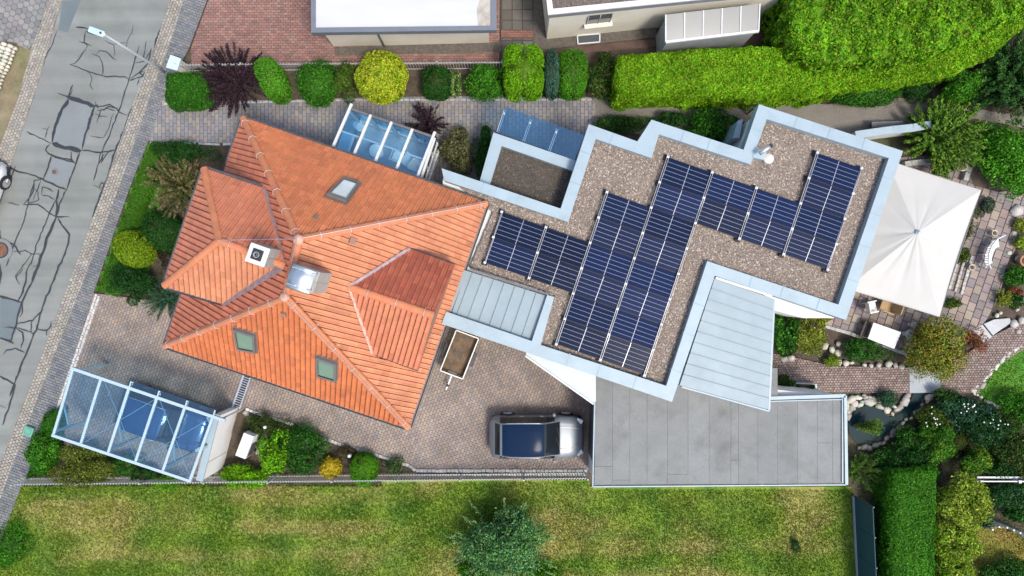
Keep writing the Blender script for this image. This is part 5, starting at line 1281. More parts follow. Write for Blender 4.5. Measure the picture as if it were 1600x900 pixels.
# white rail fence and balustrade in the lower right garden
rf = empty("rail_fence", P(1580, 735), "white double rail on the low wall at the lower right edge", "fence")
for (y, z, w) in ((736, .7, .09), (742, .9, .045)):
    mb = MB(); mb.bar(P(1526, y + 10, z), P(1660, y + 10, z), w, .06); mb.build("rail", WHITEP, rf)
for x in (1532, 1592): 
    p = P(x, 752, .9); mb = MB(); mb.bar((p.x, p.y, 0), (p.x, p.y, .95), .07, .07, up=(1, 0, 0)); mb.box((p.x, p.y, .97), (.12, .12, .05)); mb.build("post", WHITEP, rf)
bl = empty("balustrade", P(1570, 820), "curved white balustrade above the yellowish lawn at the right edge", "balustrade")
bp = [(1528, 816), (1538, 812), (1550, 813), (1560, 817), (1570, 821), (1578, 825), (1584, 828), (1590, 832), (1596, 837), (1602, 843), (1608, 850), (1614, 858)]
pv = [P(x, y) for x, y in bp]
for p in pv: mb = MB(); mb.lathe(p, [(.055, 0), (.045, .3), (.06, .5), (.04, .95)], 8); mb.build("baluster", WHITEP, bl)
mb = MB()
for p, q in zip(pv, pv[1:]): mb.bar(p + Vector((0, 0, .12)), q + Vector((0, 0, .12)), .04, .04)
mb.build("rail", WHITEP, bl)

# ------------------------------------------------------------------ street furniture
lp = empty("street_lamp", P(258, 113), "pale street lamp leaning over the road beside the clipped corner hedge", "street lamp")
b = P(258, 113)
mb = MB(); mb.tube([b, b + Vector((0, 0, .8)), b + Vector((0, 0, 4.5))], [.06, .055, .038], 10); mb.build("pole", mat("lamp_pole", (.45, .49, .50), .4, .3), lp, smooth=True)
t = b + Vector((0, 0, 4.5)); dd = (P(150, 48) - P(172, 56)).normalized()
mb = MB(); mb.box((t + dd * .32 + Vector((0, 0, .04))), (.62, .24, .10), math.atan2(dd.y, dd.x)); mb.build("lamp_head", mat("lamp_blue_grey", (.42, .58, .66), .35, var=.03), lp, bevel=.04)
mb = MB(); mb.lathe(t, [(.06, -.05), (.06, .10), (.04, .11)], 12); mb.build("collar", WHITEP, lp)
mb = MB(); q = t + dd * .12 + Vector((0, 0, .095)); mb.lathe(q, [(.04, 0), (.04, .03), (.02, .03)], 10); mb.build("sensor", BLACK, lp)
cb = empty("utility_cabinet", P(275, 102), "pale grey utility cabinet on the pavement above the corner hedge", "cabinet")
q = [Vector((p.x, p.y, 0)) for p in PP([(268, 88), (282, 93), (277, 109), (262, 105)], 1.0)]
mb = MB(); mb.prism(q, 0, 1.0); mb.build("body", mat("cabinet_grey", (.55, .55, .50), .6, var=.04), cb, bevel=.01)
mb = MB(); mb.prism(inset(q, -.04), 1.0, 1.07); mb.build("lid", mat("cabinet_lid", (.46, .60, .68), .5, var=.03), cb, bevel=.015)
mb = MB(); q1, q2 = q[1], q[2]; mb.bar(lerp(q1, q2, .5) + Vector((.012, 0, .1)), lerp(q1, q2, .5) + Vector((.012, 0, .9)), .012, .012, up=(1, 0, 0)); mb.build("door_gap", BLACK, cb)
gv = empty("green_box", P(48, 672), "small green utility cover on the pavement left of the carport hedge", "utility cover")
c = P(48, 673); mb = MB(); mb.box((c.x, c.y, .11), (.42, .42, .16), -.35); GRN = mat("green_plastic", (.13, .36, .27), .5, var=.1); mb.build("body", GRN, gv, bevel=.03)
mb = MB(); mb.lathe((c.x, c.y, .19), [(.16, 0), (.16, .02), (.13, .02), (.13, .005)], 20); mb.build("lid", GRN, gv)
# trailer
tr = empty("trailer", P(718, 554), "small open trailer with rusty brown bed between house and drive", "trailer")
q = PP([(713, 516), (748, 529), (723, 592), (688, 579)], .85); ctr = sum(q, Vector()) / 4
mb = MB(); mb.prism([Vector((v.x, v.y, 0)) for v in inset(q, .03)], .48, .55); mb.build("bed", mat("rusty_plywood", (.13, .085, .05), .85, var=.5, vscale=2.5, var2=.2, v2scale=18, dirt=(.06, .055, .05), dscale=2.0, damt=.8), tr)
for i in range(4):
    a, b = q[i], q[(i + 1) % 4]; mb = MB(); mb.bar(Vector((a.x, a.y, .66)), Vector((b.x, b.y, .66)), .03, .36); mb.build("side_board", mat("trailer_board", (.20, .18, .15), .8, var=.3, vscale=4), tr)
    mb = MB(); mb.bar(Vector((a.x, a.y, .86)), Vector((b.x, b.y, .86)), .045, .045); mb.build("rim", mat("trailer_rim", (.66, .64, .58), .4, .4), tr)
ud, vd = (q[1] - q[0]).normalized(), (q[3] - q[0]).normalized()
for s in (-1, 1):
    p = ctr + ud * s * ((q[1] - q[0]).length / 2 + .10) + vd * .05
    mb = MB(); mb.tube([(p.x - ud.x * .07, p.y - ud.y * .07, .27), (p.x + ud.x * .07, p.y + ud.y * .07, .27)], .27, 18); mb.build("wheel", BLACK, tr)
    mb = MB(); mb.box((p.x, p.y, .57), (.20, .62, .04), math.atan2(ud.y, ud.x)); mb.build("mudguard", DARKMETAL, tr)
p0 = (q[2] + q[3]) / 2
mb = MB(); mb.bar(Vector((p0.x, p0.y, .5)) - ud * .2, Vector((p0.x, p0.y, .5)) + ud * .2, .16, .12); mb.build("light_board", WHITEP, tr)
mb = MB(); mb.tube([Vector((p0.x, p0.y, .45)), Vector((p0.x, p0.y, .45)) + vd * .75], .035, 8); mb.build("drawbar", STEEL, tr)
mb = MB(); pz = p0 + vd * .55; mb.lathe((pz.x, pz.y, .5), [(.05, -.3), (.05, 0), (.06, .05), (.02, .1)], 10); mb.build("coupling", DARKMETAL, tr)

# ------------------------------------------------------------------ parasol and terrace furniture
pr = empty("parasol", P(1425, 378), "large square cream parasol over the terrace right of the annex", "parasol")
ap = P(1434, 363, 3.10)
cz = 2.38
cr = [P(1386, 250, cz), P(1533, 297, cz), P(1468, 495, cz), P(1322, 451, cz)]
CANV = mat("cream_canvas", (0.485, 0.475, 0.445), .9, var=.03, vscale=1.5)
pb = Vector((ap.x, ap.y, 0))
for k in range(4):
    a, b = cr[k], cr[(k + 1) % 4]; mb = MB(); n = 18; m_ = 30; vs = []
    for i in range(n + 1):
        t = i / n
        for j in range(m_ + 1):
            u = j / m_; e_ = lerp(a, b, u); p = lerp(ap, e_, t)
            sag = -.10 * math.sin(math.pi * u) * t * (1 - .15 * t) + (.045 * math.sin(u * math.pi * 6 + k) + .02 * math.sin(u * math.pi * 13 + 2 * k)) * (1 - t) ** 1.3 * t ** .7 * 2.2 * math.sin(math.pi * u) * (1 if k in (2, 3) else .45)
            vs.append(p + Vector((0, 0, sag)))
    mb.add(vs, [(i * (m_ + 1) + j, (i + 1) * (m_ + 1) + j, (i + 1) * (m_ + 1) + j + 1, i * (m_ + 1) + j + 1) for i in range(n) for j in range(m_)])
    # valance
    mb.add([a, b, b - Vector((0, 0, .10)), a - Vector((0, 0, .10))], [(0, 1, 2, 3)])
    mb.build("canopy_panel", CANV, pr, smooth=True)
    mb = MB(); mb.bar(ap - Vector((0, 0, .08)), cr[k] - Vector((0, 0, .04)), .03, .03); mb.build("rib", GREYM, pr)
mb = MB(); mb.lathe(ap, [(.10, -.02), (.10, .04), (.07, .06), (.05, .12), (.01, .14)], 16); mb.build("finial", mat("finial_grey", (.45, .55, .60), .3, .4), pr)
mb = MB(); mb.tube([pb, ap], .035, 12); mb.build("pole", GREYM, pr)
mb = MB(); mb.box((pb.x, pb.y, .10), (.8, .8, .12), .3); mb.build("base", mat("concrete_base", (.3, .3, .29), .8), pr)
tb = empty("garden_table", P(1384, 525), "white rectangular garden table on the terrace below the parasol", "table")
q = PP([(1365, 504), (1408, 519), (1397, 545), (1356, 529)], .74)
mb = MB(); mb.prism(q, -.035); mb.build("table_top", WHITEP, tb, bevel=.01)
for k in range(6):
    a, b = lerp(q[0], q[3], (k + .5) / 6), lerp(q[1], q[2], (k + .5) / 6); mb = MB(); mb.bar(a + Vector((0, 0, .006)), b + Vector((0, 0, .006)), .12, .01); mb.build("slat", WHITEP, tb)
for v in inset(q, .08): mb = MB(); mb.bar((v.x, v.y, 0), (v.x, v.y, .70), .05, .05, up=(1, 0, 0)); mb.build("leg", WHITEP, tb)
bn = empty("bench", P(1352, 513), "dark wooden bench left of the white terrace table", "bench")
a, b = P(1357, 503, .45), P(1348, 527, .45); WOODD = mat("dark_wood", (.06, .045, .035), .7, var=.3, vscale=6)
for s in (-.1, 0, .1): mb = MB(); d = (b - a).normalized(); nn = Vector((-d.y, d.x, 0)); mb.bar(a + nn * s, b + nn * s, .085, .035); mb.build("slat", WOODD, bn)
for v in (lerp(a, b, .1), lerp(a, b, .9)): mb = MB(); mb.box((v.x, v.y, .21), (.06, .28, .42), math.atan2((b - a).y, (b - a).x)); mb.build("leg", WOODD, bn)
chair("armchair", P(1376, 477), 2.8, "tan wicker armchair at the parasol's lower edge", mat("wicker", (.42, .28, .14), .8, var=.25, vscale=25, bump=.8, bscale=60), s=1.25)
chair("armchair", P(1353, 479), .2, "white and grey folding chair beside the annex corner", mat("chair_alu", (.6, .6, .6), .4, .3), WHITEP, s=.95)
c = P(1388, 478); e = empty("lounge_cushion", c + Vector((0, 0, .0)), "tan round pouf beside the wicker armchair", "pouf"); mb = MB(); mb.lathe(c, [(.2, 0), (.26, .08), (.26, .30), (.2, .38), (.05, .40)], 16); mb.build("cushion", mat("tan_cloth", (.45, .30, .15), .9, var=.15, vscale=9), e, smooth=True)
for (x, y, r, lb) in ((1412, 521, .19, "white round stool touching the terrace table's right end"), (1419, 507, .13, "smaller white round stool just above the larger one")):
    c = P(x, y); e = empty("stool", c, lb, "stool"); mb = MB(); mb.lathe(c + Vector((0, 0, .42)), [(r * .9, 0), (r, .01), (r, .04), (r * .9, .05)], 18); mb.build("seat", WHITEP, e); mb = MB(); mb.lathe(c, [(r * .7, 0), (r * .3, .1), (r * .3, .42)], 12); mb.build("pedestal", WHITEP, e)
# curved white bench
cbn = empty("curved_bench", P(1533, 397), "curved white garden bench with slatted back on the terrace", "bench")
arc = [P(x, y) for x, y in ((1530, 418), (1527, 409), (1528, 398), (1532, 388), (1539, 379), (1549, 374))]
arc2 = [P(x, y) for x, y in ((1522, 414), (1520, 405), (1521, 396), (1525, 386), (1531, 380), (1536, 378))]
cc_ = P(1552, 402)
def outn(p): v = p - cc_; v.z = 0; return v.normalized()
mb = MB(); n = len(arc); I = [p - outn(p) * .34 for p in arc]
mb.add([p + Vector((0, 0, .44)) for p in arc + I] + [p + Vector((0, 0, .40)) for p in arc + I], [(i, i + 1, n + i + 1, n + i) for i in range(n - 1)] + [(2 * n + i, 3 * n + i, 3 * n + i + 1, 2 * n + i + 1) for i in range(n - 1)] + [(i, 2 * n + i, 2 * n + i + 1, i + 1) for i in range(n - 1)] + [(n + i, n + i + 1, 3 * n + i + 1, 3 * n + i) for i in range(n - 1)]); mb.build("seat", WHITEP, cbn)
mb = MB(); mb.tube([p + outn(p) * .12 + Vector((0, 0, .88)) for p in arc], .03, 8); mb.build("top_rail", WHITEP, cbn)
mb = MB(); mb.tube([p + outn(p) * .03 + Vector((0, 0, .52)) for p in arc], .022, 8); mb.build("lower_rail", WHITEP, cbn)
for i in range(n - 1):
    for t in (.1, .4, .7):
        p = lerp(arc[i], arc[i + 1], t); mb = MB(); mb.bar(p + outn(p) * .03 + Vector((0, 0, .52)), p + outn(p) * .12 + Vector((0, 0, .88)), .03, .015); mb.build("slat", WHITEP, cbn)
for p in (arc[0], arc[2], arc[-1], I[0], I[2], I[-1]): mb = MB(); mb.bar((p.x, p.y, 0), (p.x, p.y, .42), .05, .05, up=(1, 0, 0)); mb.build("leg", WHITEP, cbn)
# pots
def pot(x, y, r, h, m, lb, prof=None, soil=True):
    c = P(x, y); e = empty("flower_pot", c, lb, "flower pot"); mb = MB(); mb.lathe(c, prof or [(r * .7, 0), (r, h * .85), (r * 1.08, h * .86), (r * 1.08, h), (r * .9, h), (r * .88, h * .9)], 18); mb.build("pot", m, e)
    mb = MB(); mb.lathe(c + Vector((0, 0, h * .86)), [(r * .88, 0), (r * .5, .03), (.01, .04)], 14); mb.build("soil", SOIL, e); return e
CLAY = mat("clay_pot", (.36, .18, .10), .85, var=.15, vscale=7); CRM = mat("cream_pot", (.58, .50, .38), .7, var=.1)
pot(1547, 365, .13, .32, CRM, "cream pot just above the curved white bench's top end")
pot(1513, 418, .13, .28, CRM, "cream pot below the curved bench beside the stone steps")
pot(1592, 408, .24, .42, CLAY, "large brown clay pot on the rockery at the right edge")
pot(1497, 262, .20, .35, CRM, "planted pot on the terrace above the parasol's upper edge")
c = P(1259, 606); e = empty("plant_trough", c, "pale grey plant trough beside the garage's upper edge", "planter")
mb = MB(); q = PP([(1241, 598), (1277, 600), (1277, 613), (1241, 612)], .42); mb.prism(q, -.40); mb.build("trough", mat("trough_grey", (.48, .52, .54), .7, var=.08), e, bevel=.02)
mb = MB(); mb.prism([v + Vector((0, 0, .006)) for v in inset(q, .07)], -.01); mb.build("soil", SOIL, e)
# curved white wall above the annex's right wing
wv = empty("garden_wall", P(1380, 214), "low white wall with pale coping above the annex's right corner", "wall")
pts = [P(1318, 224), P(1345, 220), P(1375, 216), P(1405, 213), P(1432, 208)]
for a, b in zip(pts, pts[1:]):
    nn = Vector((-(b - a).y, (b - a).x, 0)).normalized()
    mb = MB(); mb.prism([a, b, b + nn * .25, a + nn * .25], -.05, 1.05); mb.build("rendered_wall", WHITE, wv)
    mb = MB(); mb.prism([a - nn * .04, b - nn * .04, b + nn * .29, a + nn * .29], 1.05, 1.12); mb.build("coping", ZINC, wv)
gh = empty("garden_bench", P(1380, 190), "dark grey wooden bench behind the low white wall's coping", "bench")
for k in range(3):
    mb = MB(); mb.bar(P(1362, 192 + k * 3, .45), P(1418, 190 + k * 3, .45), .08, .04); mb.build("slat", GREYM, gh)
for x in (1368, 1412): p = P(x, 195, .4); mb = MB(); mb.box((p.x, p.y, .21), (.06, .26, .42)); mb.build("leg", GREYM, gh)
pw = empty("planter_wall", P(1460, 252), "low grey stone wall round the conifer bed above the terrace", "wall")
for a, b in zip([P(1408, 258), P(1440, 254), P(1475, 250), P(1514, 246)], [P(1440, 254), P(1475, 250), P(1514, 246), P(1502, 284)]):
    n_ = max(2, int((b - a).length / .3))
    for i in range(n_):
        p, q = lerp(a, b, i / n_), lerp(a, b, (i + .95) / n_); mb = MB(); mb.bar(p + Vector((0, 0, .15)), q + Vector((0, 0, .15)), .22, .34, col=jit((.34, .34, .31), .12)); mb.build("stone", STONE, pw, tint=True)

# ------------------------------------------------------------------ neighbours' buildings at the top
n1 = empty("neighbour_garage", P(640, 20), "neighbour's white membrane flat roof with slate grey edge at the top", "building")
NZ = 3.15
ro = PP([(485, -150), (486, 51), (776, 47), (774, -150)], NZ); ri = PP([(493, -150), (493, 43), (767, 40), (766, -150)], NZ)
mb = MB(); mb.prism([v - Vector((0, 0, .06)) for v in ri], -.15); mb.build("white_membrane", mat("white_membrane", (.52, .53, .55), .6, var=.05, vscale=.5, dirt=(.44, .44, .43), dscale=.35, damt=.35, aniso=(.5, 2.5, 1)), n1)
SL = mat("slate_fascia", (.16, .18, .21), .5, .2, var=.06)
for i in range(3):
    mb = MB(); mb.prism([ro[i], ro[i + 1], ri[i + 1], ri[i]], NZ - .30, NZ); mb.build("fascia", SL, n1)
mb = MB(); mb.prism([Vector((v.x, v.y, 0)) for v in PP([(521, 72), (620, 71), (764, 67), (766, -130), (519, -130)])], -.05, NZ - .28); mb.build("wall", CREAM, n1)
mb = MB(); p = P(601, 73); mb.tube([(p.x, p.y, 0), (p.x, p.y, 2.85)], .04, 8); mb.build("downpipe", GREYM, n1)
mb = MB(); q = [P(747, 40, NZ), P(766, 39, NZ), P(766, -10, NZ), P(752, -10, NZ), P(745, 15, NZ)]; mb.sheet([v + Vector((0, 0, -.05)) for v in q]); mb.build("weathered_patch", mat("weathered_patch", (.40, .37, .32), .9, var=.3, vscale=3, var2=.2), n1)
n2 = empty("neighbour_house", P(1000, 0), "neighbour's cream house with gravel flat roof and white rim at the top", "building")
hz = 2.75
wq = [P(854, 61), P(1024, 43), P(1192, 27), P(1210, -160), P(830, -160)]
mb = MB(); mb.prism([Vector((v.x, v.y, 0)) for v in wq], -.05, hz - .1); mb.build("wall", CREAM, n2)
d = (P(1024, 43) - P(854, 61)).normalized(); nn = Vector((d.y, -d.x, 0))
ro = [wq[0] + nn * .10 - d * .10, wq[2] + nn * .10 + d * .1, Vector((wq[3].x + .1, wq[3].y, 0)), Vector((wq[4].x - .15, wq[4].y, 0))]
mb = MB(); mb.prism(ro, hz - .12, hz + .16); mb.build("fascia", mat("grey_fascia", (.20, .20, .21), .6), n2)
ins = [ro[0] - nn * .22 + d * .22, ro[1] - nn * .22 - d * .22, ro[2] - d * .22, ro[3] + d * .22]
for i in range(4):
    if i == 2: continue
    j = (i + 1) % 4; mb = MB(); mb.prism([ro[i], ro[j], ins[j], ins[i]], hz + .16, hz + .24); mb.build("rim", WHITEP, n2)
mb = MB(); mb.prism([v + Vector((0, 0, 0)) for v in ins], hz + .10, hz + .18); g2 = mb.build("gravel_roof", mat("neighbour_gravel", (.13, .105, .09), .95, var=.2, var2=.6, v2scale=22, bump=1, bscale=40), n2)
pebbles("roof_pebbles", [v for v in ins], hz + .18, 160, [(.13, .10, .09), (.2, .17, .15), (.09, .08, .07)], g2, 8)
# window in the cream wall
wd = empty("x", (0, 0, 0)); bpy.data.objects.remove(wd)
wc_ = lerp(wq[0], wq[1], .44); WF = mat("window_white", (.5, .5, .48), .5)
mb = MB(); c = wc_ + nn * .0; mb.bar(c - d * .52 + Vector((0, 0, 1.75)), c + d * .52 + Vector((0, 0, 1.75)), .05, .85, up=(0, 0, 1)); wn1 = mb.build("window", mat("dark_reveal", (.05, .045, .04), .8), n2)
for s in (-.26, .26):
    mb = MB(); p = c + d * s + nn * .03; mb.bar(p - d * .22 + Vector((0, 0, 1.75)), p + d * .22 + Vector((0, 0, 1.75)), .02, .72); mb.build("pane", mat("window_pane", (.08, .09, .10), .05, spec=.9), wn1)
for s in (-.5, 0, .5):
    mb = MB(); p = c + d * s + nn * .04; mb.bar(p + Vector((0, 0, 1.36)), p + Vector((0, 0, 2.16)), .06, .03, up=(1, 0, 0)); mb.build("frame_bar", WF, wn1)
mb = MB(); mb.bar(c - d * .6 + nn * .10 + Vector((0, 0, 1.30)), c + d * .6 + nn * .10 + Vector((0, 0, 1.30)), .22, .05); mb.build("sill", CREAM, n2)
# light well grate
lw = empty("light_well", P(919, 60), "dark mesh light well cover with white frame below the cream wall", "grate")
q = PP([(902, 56), (937, 53), (937, 66), (903, 69)], .05); mb = MB(); mb.prism(q, -.06); mb.build("mesh", mat("grate_mesh", (.05, .06, .07), .6), lw)
for i in range(4): mb = MB(); mb.bar(q[i] + Vector((0, 0, .02)), q[(i + 1) % 4] + Vector((0, 0, .02)), .05, .05); mb.build("frame_bar", WHITEP, lw)
# neighbour's glass lean-to
ln = empty("lean_to", P(1110, 40), "neighbour's white framed polycarbonate lean-to roof at the top", "lean-to")
q = [P(1040, 23, 2.35), P(1187, 6, 2.35), P(1185, 49, 2.05), P(1040, 66, 2.05)]
PC = mat("polycarbonate", (.12, .14, .145), .10, var=.05, spec=.8)
for i in range(5):
    s = [lerp(q[0], q[1], (i + .02) / 5), lerp(q[0], q[1], (i + .98) / 5), lerp(q[3], q[2], (i + .98) / 5), lerp(q[3], q[2], (i + .02) / 5)]
    mb = MB(); mb.prism(s, -.02); mb.build("sheet", PC, ln)
for i in range(6): mb = MB(); mb.bar(lerp(q[0], q[1], i / 5) + Vector((0, 0, .01)), lerp(q[3], q[2], i / 5) + Vector((0, 0, .01)), .05, .05); mb.build("glazing_bar", mat("bar_grey", (.5, .53, .54), .5), ln)
mb = MB(); mb.bar(q[3], q[2], .10, .10); mb.build("gutter", WHITEP, ln)
mb = MB(); mb.prism(inset([Vector((v.x, v.y, 0)) for v in q], .06), -.05, 2.0); mb.build("wall", mat("lean_to_wall", (.3, .32, .33), .7), ln)
# ------------------------------------------------------------------ vegetation
def leaf_geo(Pt, Nr, size, tint, g, tilt=.6, asp=.55, along=None):
    n = len(Pt)
    Nr = Nr + tilt * g.normal(size=(n, 3)); Nr /= np.linalg.norm(Nr, axis=1)[:, None] + 1e-9
    rv = g.normal(size=(n, 3)) if along is None else along + .35 * g.normal(size=(n, 3))
    u = rv - (rv * Nr).sum(1)[:, None] * Nr; u /= np.linalg.norm(u, axis=1)[:, None] + 1e-9
    v = np.cross(Nr, u); s = size[:, None]
    fold = Nr * s * g.uniform(.02, .22, (n, 1))
    V = np.stack([Pt - u * s * .5, Pt + v * s * asp * .5 + fold, Pt + u * s * .5, Pt - v * s * asp * .5 + fold], 1).reshape(-1, 3)
    return V, np.arange(4 * n).reshape(n, 4), tint
def ball(c, rx, ry, rz, k, tint, seed, zmin=0.0):
    """closed inner mass of twigs and leaves, quads"""
    nu, nv = 14, 7; V = []
    for j in range(nv + 1):
        t = math.pi * j / nv
        for i in range(nu):
            a = 2 * math.pi * i / nu; kk = k * (1 + .16 * math.sin(5 * a + 3 * t + rx * 9) * math.sin(4 * t)); V.append((c[0] + rx * kk * math.sin(t) * math.cos(a), c[1] + ry * kk * math.sin(t) * math.sin(a), max(zmin + .02, c[2] + rz * kk * math.cos(t))))
    F = [(j * nu + i, (j + 1) * nu + i, (j + 1) * nu + (i + 1) % nu, j * nu + (i + 1) % nu) for j in range(nv) for i in range(nu)]
    return np.array(V), np.array(F), np.tile(np.array(tint), (len(F), 1))
def join(gs):
    Vs, Fs, Ts, b = [], [], [], 0
    for V, F, T in gs: Vs.append(V); Fs.append(F + b); Ts.append(T); b += len(V)
    return np.concatenate(Vs), np.concatenate(Fs), np.concatenate(Ts)
def sphere_dirs(n, g, zlo=-.45):
    z = g.uniform(zlo, 1, n); a = g.uniform(0, 2 * np.pi, n); r = np.sqrt(1 - z * z); return np.stack([r * np.cos(a), r * np.sin(a), z], 1)
def tints(n, pal, g, var=.28, mixn=None):
    p = np.array(pal); i = g.integers(0, len(p), n) if mixn is None else np.clip((mixn * .5 + .5) * len(p), 0, len(p) - 1).astype(int)
    return p[i] * g.uniform(1 - var, 1 + var, (n, 1)) * g.uniform(.92, 1.08, (n, 3))
SEED = [100]
def stems(e, c, h, spread, n=5, r=.03):
    mb = MB(); c = Vector(c)
    for k in range(n):
        a = R.uniform(0, 6.28); d = R.uniform(.2, .75) * spread
        mb.tube([c + Vector((R.uniform(-.04, .04), R.uniform(-.04, .04), -.03)), c + Vector((math.cos(a) * d * .4, math.sin(a) * d * .4, h * .45)), c + Vector((math.cos(a) * d, math.sin(a) * d, h * .8))], [r, r * .7, r * .3], 5)
    mb.build("stem", BARK, e)
def shrub(name, label, px, py, rx, ry, h, pal, size=.07, dens=900, clumps=0, lump=.10, cat="shrub", box=1.0, tilt=.6, depth=.22, z0=0.0, rot=0.0, mat_=None, asp=.55, group=None, csz=.42, flat=1.0):
    """px,py,rx,ry measured in the photograph at the crown's mid height"""
    SEED[0] += 1; g = np.random.default_rng(SEED[0])
    zc = z0 + h * (.5 if not box > 1.6 else .5); s = SC(zc); c = P(px, py, zc); rx, ry, rz = rx * s, ry * s, h * .5
    e = empty(name, (c.x, c.y, z0), label, cat, group)
    area = 2.6 * math.pi * ((rx * ry) ** .8 + (rx * rz) ** .8 + (ry * rz) ** .8) / 2.2 + .2
    n = int(area * dens); gs = []; cr, sr = math.cos(rot), math.sin(rot)
    base = np.array(pal)
    def shape(d):
        if box > 1.0:
            d = np.sign(d) * np.abs(d) ** (1 / box)
        return d
    if clumps:
        K = clumps; cd = sphere_dirs(K, g, -.25); cd = cd * g.uniform(.45, .82, (K, 1)); per = max(60, n // K)
        for k in range(K):
            d = sphere_dirs(per, g, -.5); cs = csz * g.uniform(.65, 1.25)
            rr = 1 + lump * 1.5 * noise3(d, 1.1, SEED[0] * 31 + k, 8); lp_ = d * (rr * (1 - depth * 1.6 * g.random(per) ** 2))[:, None] * cs
            p = (cd[k] + lp_) * np.array([rx, ry, rz]) ; T = tints(per, pal, g) * g.uniform(.78, 1.25)
            gs.append((p, d, T))
        Pt = np.concatenate([q[0] for q in gs]); Nr = np.concatenate([q[1] for q in gs]); T = np.concatenate([q[2] for q in gs]); kin = .50
    else:
        d = sphere_dirs(n, g, -.75); q = shape(d); rr = 1 + lump * noise3(q, .9, SEED[0], 12) + lump * .6 * noise3(q, 2.4, SEED[0] + 7, 12)
        Pt = q * (rr * (1 - depth * g.random(n) ** 2))[:, None] * np.array([rx, ry, rz * flat]); Nr = d.copy(); T = tints(n, pal, g); kin = .80 if box <= 1 else .86
        T = T * (1 + .14 * noise3(Pt, .9, SEED[0] + 3, 10))[:, None]
    gap = noise3(Pt, 1.5, SEED[0] + 77, 12); keep = gap < (.72 if box <= 1.0 else 1.0) + .25 * g.random(len(Pt)); Pt, Nr, T = Pt[keep], Nr[keep], T[keep]
    if box <= 1.0 and lump > .07:      # stray shoots make the outline ragged
        m_ = int(len(Pt) * .10); ii = g.integers(0, len(Pt), m_); q = Pt[ii] * g.uniform(1.03, 1.20, (m_, 1)); Pt = np.concatenate([Pt, q]); Nr = np.concatenate([Nr, Nr[ii]]); T = np.concatenate([T, T[ii] * 1.12])
    x = Pt[:, 0] * cr - Pt[:, 1] * sr; y = Pt[:, 0] * sr + Pt[:, 1] * cr
    Pt = np.stack([c.x + x, c.y + y, np.maximum(z0 + .02, zc + Pt[:, 2])], 1)
    geo = leaf_geo(Pt, Nr, size * g.uniform(.6, 1.4, len(Pt)), np.clip(T, 0, 1), g, tilt, asp)
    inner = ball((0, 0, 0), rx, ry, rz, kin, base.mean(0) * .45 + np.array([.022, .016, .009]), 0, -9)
    V = inner[0]; V = np.stack([c.x + V[:, 0] * cr - V[:, 1] * sr, c.y + V[:, 0] * sr + V[:, 1] * cr, np.maximum(z0 + .03, zc + V[:, 2])], 1)
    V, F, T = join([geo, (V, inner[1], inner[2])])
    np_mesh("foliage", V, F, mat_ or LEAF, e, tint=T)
    stems(e, (c.x, c.y, z0), h, min(rx, ry), 4, .02 + .015 * h)
    return e
